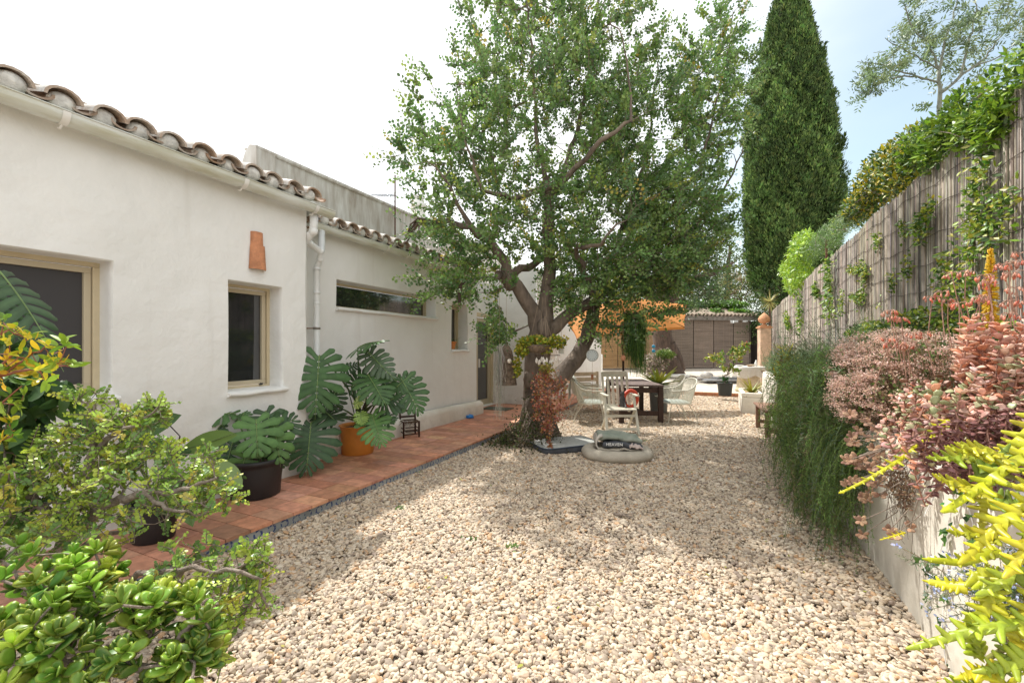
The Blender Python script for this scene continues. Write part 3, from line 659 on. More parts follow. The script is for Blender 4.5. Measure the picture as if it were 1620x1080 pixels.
i = np.arange(n)[:, None, None]*15; k = np.arange(4)[None, :, None]*3; j = np.arange(3)[None, None]
F = np.stack([i+k+j, i+k+(j+1) % 3, i+k+3+(j+1) % 3, i+k+3+j], -1).reshape(-1, 4)
C = np.repeat(pick(rc, n, .15)[:, None], 15, 1).reshape(-1, 3); g.add(Q.reshape(-1, 3), F, C); 
g.build('reed_panel', mat('dry_reed', (1, 1, 1), .85, vc=True, var=.25, vs=9, stretch=(1, 1, .6)), fence)
g = G(); g.grid([[(XF+.032, y, .7), (XF+.032, y, float(ftop(y))-.09)] for y in np.linspace(.8, 22, 60)]); g.build('backing', mat('backing_sheet', (.24, .20, .165), .95), fence)  # plain brown sheet close behind the reeds
g = G()
for q in range(9):
    yy = np.linspace(1, 22, 200); zc = .95+q*.30
    m_ = zc < ftop(yy)-.05; yy = yy[m_]
    g.tube(np.stack([XF-.018+0*yy+.02*np.sin(yy*1.3), yy, zc+.02*np.sin(yy*4+q*2)+.012*np.sin(yy*11+q)], 1), .0035, 4, cap=False)
for y in np.arange(1.1, 22, .42): g.tube([(XF-.02+.02*math.sin(y*1.3), y+.02*math.sin(k*3), k) for k in np.linspace(.8, float(ftop(y))-.05, 8)], .0028, 4, cap=False)
g.build('wire', mat('wire', (.09, .07, .06), .7), fence)
for y in (3.2, 6.2, 9.2, 12.3, 15.3, 18.4, 21.4):
    g = G(); zt = float(ftop(y))+(.55 if y == 12.3 else .05); g.beam((XF+.07, y, .6), (XF+.07, y, zt), .04, .04, up=(1, 0, 0)); g.build('post', RUST, fence, smooth=False)
# ================================================================== TREES
# carob tree over the yard
CBARK = mat('carob_bark', (.24, .185, .14), .9, var=1, vs=7, col2=(.075, .055, .042), bump=1.0, bs=24, stretch=(1, 1, .35))
def carob():
    base = at(850, 694, 6.75); base[2] = 0
    t = thing('carob_tree', 'large leafy carob tree with forked dark trunk in the gravel', 'tree', base)
    P = lambda *a: at(*a)
    tr = [at(853, 700, 6.75), P(848, 665, 6.75), P(846, 620, 6.75), P(850, 575, 6.75), P(854, 535, 6.75)]; tr[0][2] = -.05
    sk = [
        (tr, [.30, .21, .20, .20, .19]),
        ([tr[4], P(848, 505, 6.7), P(828, 468, 6.6), P(806, 440, 6.55), P(799, 415, 6.5), P(780, 385, 6.4), P(745, 360, 6.2), P(705, 352, 6.1), P(663, 350, 6.0)], [.15, .13, .105, .09, .08, .06, .05, .045, .03]),
        ([P(806, 440, 6.55), P(822, 425, 6.7), P(848, 418, 6.9), P(870, 400, 7.0)], [.07, .06, .055, .05]),
        ([tr[4], P(862, 500, 6.85), P(868, 455, 6.9), P(870, 400, 6.95), P(868, 330, 6.9), P(866, 280, 6.8)], [.15, .13, .11, .095, .08, .06]),
        ([P(866, 290, 6.8), P(850, 220, 6.7), P(845, 130, 6.7), P(838, 40, 6.7), P(832, -40, 6.7)], [.04, .03, .022, .015, .008]),
        ([tr[4], P(880, 515, 6.85), P(905, 492, 6.95), P(940, 472, 7.1), P(985, 445, 7.3), P(1030, 425, 7.5), P(1080, 400, 7.7)], [.13, .11, .095, .08, .06, .045, .03]),
        ([tr[2]+[0.05, .1, 0], P(890, 592, 7.0), P(918, 560, 7.15), P(934, 520, 7.3), P(942, 480, 7.4), P(962, 430, 7.6), P(985, 360, 7.8), P(1010, 290, 7.9), P(1030, 200, 8.0), P(1040, 100, 8.0)], [.17, .14, .13, .11, .09, .065, .045, .03, .02, .01]),
        # the pale bare limb that sweeps across the middle of the crown
        ([P(866, 300, 6.7), P(820, 312, 6.35), P(785, 308, 6.1), P(762, 300, 5.95), P(752, 270, 5.9), P(735, 220, 5.9), P(722, 140, 6.0)], [.045, .036, .032, .028, .02, .013, .008]),
        ([P(866, 300, 6.7), P(895, 283, 6.3), P(925, 252, 6.1), P(950, 222, 6.0), P(975, 205, 5.9), P(998, 188, 5.9), P(1000, 150, 6.0), P(985, 60, 6.1)], [.045, .04, .036, .033, .028, .02, .014, .008]),
        ([P(940, 475, 7.1), P(925, 430, 6.7), P(910, 395, 6.4), P(950, 385, 6.1), P(975, 355, 5.9)], [.05, .04, .035, .028, .014]),
        ([P(985, 360, 7.8), P(1060, 330, 7.4), P(1105, 270, 7.2), P(1130, 180, 7.2), P(1150, 90, 7.2), P(1160, 20, 7.2)], [.04, .03, .022, .016, .012, .008]),
        ([P(1030, 425, 7.5), P(1090, 370, 7.5), P(1140, 310, 7.5), P(1175, 240, 7.4)], [.04, .03, .022, .012]),
        ([P(868, 330, 6.9), P(910, 220, 7.3), P(935, 110, 7.5), P(950, -30, 7.6)], [.05, .04, .028, .014]),
        ([P(745, 360, 6.2), P(712, 300, 6.0), P(690, 265, 5.9)], [.035, .022, .012]),
    ]
    B = [  # centre, radii, weight  (real ellipsoids of foliage)
        (at(870, 235, 6.9), (1.55, 1.7, 1.35), 5), (at(830, 85, 6.9), (1.05, 1.4, 1.0), 2.6), (at(960, 110, 7.4), (1.0, 1.5, 1.15), 2.6),
        (at(740, 225, 6.4), (.72, 1.1, .85), 1.3), (at(1040, 230, 7.5), (1.35, 1.7, 1.35), 4.2), (at(1120, 150, 7.6), (.75, 1.1, 1.25), 2.0), (at(1155, 70, 7.6), (.35, .6, .6), .5),
        (at(690, 275, 6.2), (.50, .8, .45), .7), (at(735, 370, 6.3), (.70, .9, .55), 1.2), (at(810, 380, 6.6), (.9, 1.1, .7), 1.3),
        (at(980, 370, 7.2), (1.5, 1.6, .85), 4.6), (at(1070, 350, 7.8), (.95, 1.3, .95), 2.7), (at(1000, 432, 7.2), (1.25, 1.3, .36), 2.5), (at(925, 470, 6.9), (.6, .9, .35), .9),
        (at(1050, 445, 7.3), (.45, .8, .24), .7), (at(760, 450, 6.4), (.58, .7, .30), .55), (at(700, 455, 6.3), (.30, .5, .20), .22), (at(795, 515, 6.6), (.28, .35, .36), .38),
        (at(900, 15, 7.2), (1.3, 1.3, .8), 1.6), (at(1000, 515, 6.9), (.3, .4, .24), .28), (at(950, 515, 6.8), (.2, .3, .24), .22), (at(1045, 500, 6.9), (.22, .3, .10), .15),
    ]
    A = inblob(2000, B, .35)
    PP, par, kids, R, tips = grow(sk, A, step=.2, curve=.35, r0=.0032, p=2.5, up=.14)
    # where the trunk meets the ground it flares
    g = G(); limbs(g, PP, par, kids, R, n1=5, n2=14, thick=.045)
    for k in range(9):
        a = k*2*pi/9+.3; r = rg.uniform(.38, .62); g.tube([base+[cos(a)*.1, sin(a)*.1, .75], base+[cos(a)*.17, sin(a)*.17, .3], base+[cos(a)*r*.7, sin(a)*r*.7, .05], base+[cos(a)*r, sin(a)*r, -.05]], [.10, .12, .10, .05], 8, cap=False)
    # burrs and cut stubs
    for px, py, d, r in ((806, 446, 6.45, .10), (846, 640, 6.6, .14), (858, 560, 6.6, .13), (860, 520, 6.6, .12), (840, 600, 6.65, .12)):
        g.ell(at(px, py, d), (r, r, r*1.4), n=9, k=7)
    g.tube([at(800, 443, 6.5), at(792, 436, 6.3), at(788, 434, 6.2)], [.07, .065, .06], 9)
    o = g.build('trunk', CBARK, t)
    md = o.modifiers.new('gnarl', 'DISPLACE'); tx = bpy.data.textures.new('gnarl', 'CLOUDS'); tx.noise_scale = .16; md.texture = tx; md.strength = .06; md.texture_coords = 'LOCAL'; md.mid_level = .5
    vg = o.vertex_groups.new(name='thick')
    co_ = np.zeros(len(o.data.vertices)*3, 'f'); o.data.vertices.foreach_get('co', co_); zz = co_.reshape(-1, 3)[:, 2]
    vg.add([int(i) for i in np.where(zz < 2.2)[0]], 1.0, 'REPLACE'); md.vertex_group = 'thick'
    g = G(); st = G()
    cols = [(.135, .245, .065), (.18, .30, .08), (.10, .19, .07), (.24, .36, .09), (.32, .40, .08), (.45, .38, .07)]
    twigs(g, tips, PP, par, per=5, length=.34, nl=10, Ls=.062, Ws=.055, cols=cols, w=[.28, .28, .22, .14, .06, .02], T=T_hex(.34, .46, .10), outc=at(900, 420, 7), spread=.55, up=.35, stem=st)
    g.build('crown', LEAF, t); st.build('twigs', TWIG, t)
    # dead hanging stub on the left
    g = G(); a0 = at(663, 350, 6.0)
    for k in range(5): g.tube([at(690, 352, 6.05), a0+rnd(1, .05)[0], a0+[-.10-.03*k, -.05+.02*k, -.04-.05*k], a0+[-.16-.02*k, -.05, -.14-.04*k]], [.03, .02, .012, .004], 6)
    g.build('dead_stub', BARK, t)
    g = G(); g.tube([at(745, 430, 6.3), at(729, 452, 6.2), at(727, 465, 6.2), at(727, 484, 6.2)], [.018, .028, .026, .018], 7); g.build('dead_stub', BARK, t)
    return base
CB = carob()
# creeping ground cover at the foot of the tree
g = G(); k = 2600; c = at(842, 692, 6.4); c[2] = 0
P = np.array([c[0], c[1], 0])+np.stack([rg.normal(-.12, .30, k), rg.normal(-.02, .20, k), np.abs(rg.normal(0, .10, k))], 1); P[:, 2] *= np.clip(1.6-2.6*np.hypot(P[:, 0]-c[0], P[:, 1]-c[1]), .15, 1.6)*2.2
P[:, 2] += .02
leaves(g, P, rnd(k)+[0, 0, .3], rnd(k)+[0, -.3, 1], rg.uniform(.025, .045, k), rg.uniform(.02, .035, k), pick([(.07, .08, .03), (.12, .10, .05), (.05, .06, .025), (.16, .12, .07), (.08, .12, .03)], k, .2), T_hex())
root = thing('creeping_plant', 'brownish creeper mounded on the ground at the foot of the carob trunk', 'plant', c)
g.build('foliage', LEAFM, root)
g = G()
for i in range(160):
    a = rg.uniform(0, 2*pi); r = rg.uniform(.1, .42); q = c+[cos(a)*r-.1, sin(a)*r*.7, .02]; g.tube([c+[0, .1, rg.uniform(.1, .5)], (c+q)/2+[0, 0, .12], q], [.006, .005, .003], 4, cap=False)
g.build('stem', TWIG, root)

def bigtree(name, label, base, height, blobs, trunk, n, per, leafL, cols, w=None, group=None, stem=False, spread=.7):
    t = thing(name, label, 'tree', base, group)
    A = inblob(n, blobs, .3); PP, par, kids, R, tips = grow(trunk, A, step=.5, curve=.3, r0=.012, p=2.3)
    g = G(); limbs(g, PP, par, kids, R, n1=4, n2=10, thick=.08); g.build('trunk', BARK, t)
    g = G(); twigs(g, tips, PP, par, per=per, length=leafL*6, nl=9, Ls=leafL, Ws=leafL*.6, cols=cols, w=w, spread=spread, up=.25); g.build('crown', LEAF, t)
    return t
# broad old tree whose trunk stands before the shed
b = at(1060, 590, 20); b[2] = .2
q = lambda *a: at(*a)
bigtree('broadleaf_tree', 'old dark tree with a leaning trunk in front of the blinds of the shed', b, 9,
    [(at(1100, 435, 20), (1.5, 2.0, 1.3), 2.4), (at(1085, 370, 20), (1.4, 2.0, 1.8), 2.4), (at(1060, 455, 19.5), (2.0, 2, .9), 2), (at(1010, 420, 20), (2.0, 2, 1.5), 2), (at(1125, 470, 21), (1.2, 1.4, .4), .6)],
    [([b-[0, 0, .3], q(1050, 560, 20), q(1046, 530, 19.9), q(1052, 490, 19.9), q(1070, 455, 19.9), q(1090, 420, 20), q(1090, 360, 20)], [.80, .50, .42, .40, .32, .22, .10]),
     ([q(1080, 590, 20), q(1066, 570, 20), q(1056, 545, 19.9)], [.3, .38, .35]), ([q(1052, 490, 19.9), q(1010, 450, 19.8), q(990, 410, 19.8)], [.35, .2, .08]), ([q(1070, 455, 19.9), q(1130, 430, 20.1), q(1160, 415, 20.2)], [.22, .14, .06])],
    330, 3, .15, [(.04, .075, .03), (.055, .10, .035), (.08, .13, .045), (.12, .18, .065)], stem=False)
bigtree('feathery_tree', 'loose pale green tree glimpsed left of the cypress', at(1150, 520, 30), 9,
    [(at(1150, 400, 30), (1.6, 2, 2.4), 2), (at(1165, 440, 29), (1.3, 1.5, 1.4), 1.5), (at(1130, 450, 30), (1.8, 1.5, 1.2), 1)],
    [([at(1150, 590, 30), at(1150, 470, 30), at(1155, 390, 30)], [.3, .22, .1])], 170, 3, .17, [(.10, .17, .05), (.16, .22, .06), (.07, .11, .04)], spread=.8)
bigtree('shrubby_tree', 'yellowish bushy tree rising behind the shed roof', at(1172, 520, 27.5), 5,
    [(at(1172, 452, 27.5), (1.1, 1.2, .7), 2), (at(1160, 475, 27.5), (1.3, 1.2, .5), 1)],
    [([at(1172, 560, 27.5), at(1172, 470, 27.5)], [.18, .1])], 110, 3, .13, [(.30, .27, .10), (.20, .24, .07), (.34, .26, .14)])
bigtree('dark_shrub_tree', 'dense dark evergreen beside the shed behind the fence end', at(1218, 560, 24.5), 6,
    [(at(1215, 470, 24.5), (1.1, 1.3, 1.6), 2), (at(1225, 500, 24), (1.0, 1, 1.6), 1.4)],
    [([at(1218, 590, 24.5), at(1218, 500, 24.5)], [.2, .1])], 170, 3, .14, [(.03, .06, .015), (.05, .10, .02), (.08, .15, .03)])
# trees and walls far beyond, seen only through gaps
bigtree('distant_tree', 'green tree far behind the orange parasol', at(930, 560, 34), 8,
    [(at(960, 470, 34), (4.5, 3, 1.6), 2), (at(1040, 480, 34), (3.2, 3, 1.8), 2)], [([at(980, 590, 34), at(980, 500, 34)], [.4, .2])], 260, 3, .24, [(.05, .10, .03), (.08, .14, .04), (.12, .17, .05)])
# cypress
def cypress():
    d = 25.0; base = at(1249, 560, d); base[2] = 0
    t = thing('cypress_tree', 'tall dark green columnar cypress behind the reed fence', 'tree', base)
    H = 23.6
    zt = np.array([0, 3.2, 4.2, 5.4, 7.2, 9.5, 11.5, 14.1, 17.7, 21.4, 22.8, H]); rt = np.array([.3, .5, 1.3, 1.9, 2.2, 2.32, 2.28, 2.05, 1.5, .74, .38, .03])
    ph = rg.uniform(0, 6.3, 14)
    def rad(a, z):
        r = np.interp(z, zt, rt)
        return r*(1+.055*np.sin(3*a+z*.35+ph[0])+.05*np.sin(5*a-z*.8+ph[1])+.04*np.sin(8*a+z*1.9+ph[2])+.035*np.sin(13*a-z*2.7+ph[3])+.03*np.sin(17*a+4.1*z+ph[4]))
    lean = lambda z: np.stack([-.012*z, 0*z], -1)
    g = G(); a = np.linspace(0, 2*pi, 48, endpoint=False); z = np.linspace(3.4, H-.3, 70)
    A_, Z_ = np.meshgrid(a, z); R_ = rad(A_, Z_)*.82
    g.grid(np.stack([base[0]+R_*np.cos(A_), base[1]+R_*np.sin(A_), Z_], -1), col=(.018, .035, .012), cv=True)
    n = 80000; zz = 3.4+(H-3.0)*(1-rg.random(n)**.85*1.0)*1.0; pr = np.interp(zz, zt, rt); keep = rg.random(n) < (pr/3.0)*1.1+.05; zz = zz[keep]; n = len(zz)
    aa = rg.uniform(0, 2*pi, n); rr = rad(aa, zz)*rg.uniform(.86, 1.03, n)
    P = np.stack([base[0]+rr*np.cos(aa), base[1]+rr*np.sin(aa), zz], 1)
    outw = np.stack([np.cos(aa), np.sin(aa), 0*aa], 1)
    D = nrm(outw*rg.uniform(.25, .7, (n, 1))+[0, 0, 1]+rnd(n, .22))
    lum = 1+.30*np.sin(3*aa+zz*.9)+.25*np.sin(9*aa-zz*2.3)+.25*np.sin(14*aa+zz*5.1)
    C = pick([(.075, .135, .035), (.10, .17, .045), (.15, .22, .06), (.045, .085, .025)], n, .18)
    warm = (zz < 5.5)[:, None]*(rg.random((n, 1)) < .02); C = np.where(warm, np.array([.22, .13, .07]), C); C *= np.clip(lum, .7, 1.4)[:, None]
    L_ = rg.uniform(.11, .23, n)
    for k in range(3):
        leaves(g, P+rnd(n, .05), nrm(D+rnd(n, .3)), outw+rnd(n, .5), L_, L_*.34, C, T_lance())
    for k in range(26):   # stray tufts that break the outline
        a0 = rg.uniform(0, 6.3); z0 = rg.uniform(4, 19); r0 = rad(a0, z0); m_ = 90
        q = np.array([base[0]+r0*cos(a0), base[1]+r0*sin(a0), z0]); tt = rg.random((m_, 1)); pts = q+np.array([cos(a0)*.16, sin(a0)*.16, .8])*tt+rnd(m_, .10)*(1.1-tt)
        leaves(g, pts, nrm(np.array([cos(a0)*.3, sin(a0)*.3, 1])+rnd(m_, .35)), rnd(m_), .22, .07, pick([(.05, .09, .025), (.07, .12, .03)], m_), T_lance())
    g.build('crown', LEAFM, t)
    g = G(); g.tube([base-[0, 0, .2], base+[0, 0, 4]], [.34, .26], 12); g.build('trunk', BARK, t)
cypress()
# olive tree beyond the fence, thin airy branches
def olive():
    b = at(1490, 400, 5.2); t = thing('olive_tree', 'airy grey green olive sapling showing above the reed fence', 'tree', (b[0], b[1], 0))
    P = lambda x, y, d=5.2: at(x, y, d)
    sk = [([np.array([b[0], b[1], 0]), P(1487, 300), P(1486, 170), P(1486, 110)], [.036, .032, .024, .016]),
          ([P(1486, 130), P(1450, 122), P(1415, 110), P(1385, 100), P(1356, 98)], [.014, .011, .009, .006, .003]),
          ([P(1470, 126), P(1430, 120), P(1395, 130), P(1375, 145), P(1358, 146)], [.012, .010, .008, .006, .003]),
          ([P(1486, 110), P(1470, 70), P(1440, 40), P(1430, 5), P(1433, 0)], [.014, .011, .008, .006, .003]),
          ([P(1486, 110), P(1440, 82), P(1410, 68), P(1400, 60)], [.010, .008, .005, .003]),
          ([P(1488, 150), P(1520, 120), P(1535, 60), P(1545, 10), P(1535, -30)], [.018, .014, .010, .006, .003]),
          ([P(1486, 110), P(1495, 60), P(1510, 20), P(1520, -20)], [.015, .01, .008, .004]),
          ([P(1515, 125), P(1560, 90), P(1590, 50), P(1615, 5)], [.014, .010, .007, .003]),
          ([P(1530, 110), P(1580, 90), P(1620, 60)], [.01, .007, .004])]
    A = np.concatenate([inblob(75, [(P(1480, 70), (.50, .5, .45), 2), (P(1545, 60), (.45, .5, .45), 1.6), (P(1500, 20), (.5, .5, .35), 1.2), (P(1590, 50), (.3, .4, .4), 1), (P(1500, 150), (.25, .3, .3), .6)]),
                        inblob(34, [(P(1420, 88), (.36, .25, .16), 1), (P(1390, 112), (.2, .15, .07), .7), (P(1375, 140), (.16, .15, .07), .7), (P(1440, 30), (.12, .2, .2), .6)])])
    PP, par, kids, R, tips = grow(sk, A, step=.09, curve=.25, r0=.0018, p=2.3)
    g = G(); limbs(g, PP, par, kids, R, n1=4, n2=7, thick=.02); g.build('trunk', mat('olive_bark', (.20, .21, .17), .85, var=.3, vs=20), t)
    g = G(); twigs(g, tips, PP, par, per=4, length=.17, nl=12, Ls=.066, Ws=.019, cols=[(.20, .28, .13), (.14, .20, .12), (.26, .33, .16)], T=T_lance(), spread=.5, up=.25, lup=.1)
    th = np.array([i for i in range(len(PP)) if R[i] < .012 and kids[i]]); 
    twigs(g, list(th), PP, par, per=1, length=.10, nl=6, Ls=.062, Ws=.018, cols=[(.20, .28, .13), (.14, .20, .12)], T=T_lance(), spread=1.0, up=.1)
    g.build('crown', LEAF, t)
olive()
# ------------------------------------------------------------------ hedge tops and climbers on the fence
def climber(name, label, cat, blobs, n, Ls, Ws, cols, w=None, T=None, hang=.0, root=None, matl=None, group=None, norm=(-.6, -.3, .8), stems=40, dirv=(0, 0, -.2), spread=.8):
    pts = inblob(n, blobs, .2); c0 = pts.mean(0); loc = root if root is not None else (c0[0], c0[1], pts[:, 2].min())
    t = thing(name, label, cat, loc, group); g = G()
    D = nrm(rnd(n, spread)+np.array(dirv)); N = nrm(np.array(norm)+rnd(n, .45))
    s = rg.uniform(.6, 1.2, n); cc = pick(cols, n, .16, w)
    leaves(g, pts, D, N, Ls*s, Ws*s, cc, T or T_hex()); g.build('foliage', matl or LEAF, t)
    if stems:
        g = G()
        for i in range(stems):
            a, b_ = pts[rg.integers(n)], pts[rg.integers(n)]
            if np.linalg.norm(a-b_) < 1.2: g.tube([a, (a+b_)/2+rnd(1, .05)[0], b_], [.005, .004, .002], 4, cap=False)
        if g.n: g.build('stem', TWIG, t)
    return t
LIME = [(.22, .36, .03), (.30, .44, .04), (.14, .26, .03), (.10, .19, .03)]
def fp(px, py, off=.04):          # a point on the fence face seen at that pixel of the photograph
    r = at(px, py, 1)-[0, 0, EYE]; d = (XF-off)/r[0]; return at(px, py, d)
climber('jasmine_vine', 'bright green vine spilling over the near end of the reed fence top', 'climbing plant',
    [(fp(1600, 195, -.1), (.22, .35, .30), 2), (fp(1560, 200, -.1), (.22, .40, .22), 2), (fp(1510, 222, -.1), (.27, .6, .28), 2.4), (fp(1475, 232, -.1), (.30, .6, .30), 2), (fp(1620, 140, -.1), (.25, .3, .4), 1.6), (fp(1530, 170, -.15), (.2, .3, .2), .8)],
    7000, .085, .034, LIME+[(.06, .12, .03)], [.24, .26, .2, .18, .12], T=T_lance(), dirv=(-.5, -.2, .1), stems=60)
climber('variegated_shrub', 'yellow and green variegated shrub topping the middle of the fence', 'shrub',
    [(fp(1400, 282, -.15), (.38, .9, .42), 2.2), (fp(1440, 258, -.15), (.35, .8, .44), 2), (fp(1370, 322, -.1), (.3, .9, .26), 1.4)],
    7000, .08, .036, [(.42, .38, .02), (.50, .42, .03), (.08, .15, .03), (.05, .10, .02), (.18, .26, .04)], [.18, .14, .28, .2, .2], T=T_lance(), matl=LEAFG, dirv=(-.1, 0, .5), stems=60)
climber('glaucous_bush', 'bluish green bush between the variegated shrub and the rusty post', 'shrub',
    [(fp(1345, 345, -.1), (.3, 1.0, .22), 2), (fp(1360, 335, -.1), (.25, .6, .3), 1)], 2200, .07, .022, [(.10, .18, .07), (.16, .24, .10), (.22, .32, .06)], T=T_lance(), stems=30)
climber('feathery_bush', 'soft fine leaved green bush on the fence left of the rusty post', 'shrub',
    [(fp(1310, 378, -.1), (.3, 1.2, .30), 2), (fp(1290, 395, -.1), (.3, 1.2, .3), 1.6)], 6500, .09, .010, [(.10, .20, .04), (.16, .27, .05), (.07, .13, .03)], T=T_tri(), dirv=(0, 0, .5), stems=20)
climber('lime_climber', 'lime green climber hanging over the far part of the reed fence', 'climbing plant',
    [(fp(1268, 400, 0), (.35, 1.6, .40), 2), (fp(1262, 440, 0), (.3, 1.4, .55), 2), (fp(1250, 425, 0), (.3, 1.2, .3), 1), (fp(1270, 380, -.1), (.3, .9, .25), 1)], 4200, .13, .05, [(.34, .50, .03), (.26, .42, .03), (.16, .28, .03)], T=T_lance(), stems=30)
def trail(name, label, cols_px, n, Ls, cols, width=9, group=None, off=.06):
    pts = []
    for pl in cols_px:
        L_ = np.array([fp(x, y, off) for x, y, *_ in pl]); wd = pl[0][2] if len(pl[0]) > 2 else width
        for i in range(len(L_)-1):
            m_ = int(n*(np.linalg.norm(L_[i+1]-L_[i]))); t_ = rg.random((m_, 1)); p = L_[i]*(1-t_)+L_[i+1]*t_
            p = p+np.stack([-np.abs(rg.normal(0, .03, m_)), rg.normal(0, wd*.01, m_), rg.normal(0, wd*.006, m_)], 1); pts.append(p)
    pts = np.concatenate(pts); k = len(pts); t = thing(name, label, 'climbing plant', (XF, pts[:, 1].mean(), pts[:, 2].min()), group); g = G()
    leaves(g, pts, rnd(k, .7)+[-.3, 0, -.2], rnd(k, .4)+[-.8, -.2, .5], Ls*rg.uniform(.5, 1.2, k), Ls*.5*rg.uniform(.6, 1.1, k), pick(cols, k, .18), T_lance()); g.build('foliage', LEAF, t)
    g = G()
    for pl in cols_px: g.tube([fp(x, y, off-.01) for x, y, *_ in pl], .004, 5, cap=False)
    g.build('stem', TWIG, t)
VC = [(.18, .30, .03), (.11, .22, .03), (.30, .40, .04), (.07, .14, .03), (.42, .42, .05)]
trail('trumpet_vine', 'wide green vine running down the near fence behind the pink flowers', [[(1555, 250, 12), (1548, 330, 12), (1540, 400), (1535, 470), (1530, 520)], [(1500, 400, 13), (1495, 450), (1510, 520)], [(1545, 330, 16), (1590, 370, 16)], [(1465, 350, 10), (1460, 385)], [(1480, 320, 8), (1450, 365)], [(1590, 300, 10), (1600, 330)], [(1500, 520, 14), (1530, 560, 14)]], 420, .07, VC)
trail('ivy_strand', 'thin ivy strand climbing the middle of the fence', [[(1365, 410, 7), (1370, 440, 7), (1362, 480, 5)], [(1345, 425, 6), (1375, 430, 6)], [(1428, 350, 5), (1432, 375)], [(1415, 430, 4), (1415, 460)], [(1350, 470, 6), (1370, 470)], [(1420, 500, 8), (1450, 520, 8)], [(1395, 478, 7), (1395, 482)], [(1388, 370, 6), (1392, 395)], [(1440, 400, 6), (1438, 440)], [(1335, 460, 7), (1332, 500, 6)], [(1405, 520, 12), (1370, 515, 9)]], 300, .06, VC)
trail('ivy_column', 'dense narrow ivy column on the far part of the fence', [[(1312, 410, 22), (1312, 450, 22), (1313, 500, 20)], [(1265, 470, 18), (1267, 520, 14)], [(1290, 450, 8), (1295, 470)], [(1245, 500, 12), (1250, 520)]], 260, .11, VC[:4])
climber('ivy_mat', 'green ivy mat at the foot of the fence behind the flowers', 'climbing plant', [(fp(1440, 510, .1), (.1, .9, .16), 1), (fp(1500, 530, .1), (.1, .7, .2), 1), (fp(1370, 525, .1), (.1, 1.2, .15), 1), (fp(1560, 540, .1), (.1, .5, .25), 1)], 2600, .055, .04, VC+[(.05, .10, .02)], stems=20)
# ================================================================== OBJECTS
TERRA = mat('terracotta_pot', (.58, .21, .06), .75, var=.15, vs=10)
ORPOT = mat('orange_pot', (.60, .215, .03), .6, var=.10, vs=6, bump=.1)
BLKPOT = mat('black_plastic', (.016, .016, .018), .45, bump=.15, bs=20)
DKWOOD = mat('dark_wood', (.065, .028, .018), .6, var=1, vs=10, col2=(.03, .015, .010), stretch=(6, 6, 1), bump=.3)
WHWOOD = mat('white_wood', (.72, .69, .58), .55, var=1, vs=8, col2=(.60, .57, .46))
WIREW = mat('white_wire', (.68, .66, .56), .5)
def pot(name, root, c, r0, r1, h, m, rim=.03, n=32, soil=True, sub=True):
    g = G(); x, y, z = c
    g.lathe([(0, 0), (r0, 0), (r0+.008, .01), (r0+(r1-r0)*.5, h*.5), (r1-.004, h-rim*1.6), (r1-.004, h-rim), (r1+.012, h-rim+.003), (r1+.016, h-.008), (r1+.010, h), (r1-.010, h), (r1-.018, h-.03), (r1-.03, h-.07)], c, n)
    p = g.build(name, m, root)
    if soil: g = G(); g.lathe([(0, h-.035), (r1*.5, h-.03), (r1-.018, h-.045)], c, 20); g.build('soil', SOIL, root if not sub else p)
    return p
# ------------------------------------------------------------------ monstera leaves
def mleaf(g, joint, tip, normal, W_, cols, nl=9, droop=.14, mid=(.20, .30, .10), cut=.34, fold=.12, mw=.006):
    joint, tip = np.asarray(joint, float), np.asarray(tip, float); Y = tip-joint; L_ = np.linalg.norm(Y); Y = Y/L_
    Z = np.asarray(normal, float); Z = nrm(Z-Y*Z.dot(Y)); X = np.cross(Y, Z)
    col = pick([cols], 1, .06)[0]
    def place(p):
        x, y = p[..., 0], p[..., 1]
        z = -droop*(y/L_)**2*L_-fold*np.abs(x)-.9*(np.abs(x)/(W_*.5))**2.2*droop*W_*.5+p[..., 2]
        return joint+x[..., None]*X+y[..., None]*Y+z[..., None]*Z
    S_ = 6
    for sd in (1, -1):
        for k in range(nl):
            t = (k+.5)/nl; ang = radians(-62+128*t**.85); prof = [.70, .92, 1.0, 1.0, .92, .80, .62, .42, .34, .3][int(t*9)] if nl >= 6 else (1-.5*t)
            y0 = L_*(.04+.80*t**1.05); ell = W_*.5*prof*rg.uniform(.93, 1.05); da = radians(128/nl)*1.0; pit = L_*.80/nl
            a1 = ang+rg.normal(0, .04); dr = np.array([cos(a1), sin(a1)]); pr = np.array([-sin(a1), cos(a1)])
            rows = []
            for s in np.linspace(0, 1, S_+1):
                bend = .18*s*s*ell
                c = np.array([0, y0])+dr*s*ell+np.array([0, bend*.7])
                h = .5*pit*max(.45, cos(a1))+s*ell*np.tan(da/2)
                h *= 1.06 if s < cut*.8 else (.80 if s < .9 else .62)
                if s > .99: h *= .35
                rows.append([[sd*(c[0]-pr[0]*h*v), c[1]-pr[1]*h*v, zz] for v, zz in ((-1, -.002), (0, .006*s), (1, -.002))])
            R_ = np.array(rows); R_[:, :, 0] = np.where(sd*R_[:, :, 0] < 0, 0, R_[:, :, 0])
            R_[..., 2] += rg.normal(0, .012)*np.linspace(0, 1, S_+1)[:, None]**2*W_
            cc = np.broadcast_to(col*rg.uniform(.88, 1.12), (S_+1, 3, 3)).copy(); cc[:, 1] = cc[:, 1]*1.15+np.array(mid)*.10
            g.grid(place(R_), cc)
    ys = np.linspace(-.0, .97, 9)*L_; P = place(np.stack([0*ys, ys, 0*ys+.004], 1)); g.tube(P, np.linspace(mw, mw*.3, 9), 5, mid, cap=False)
    return joint
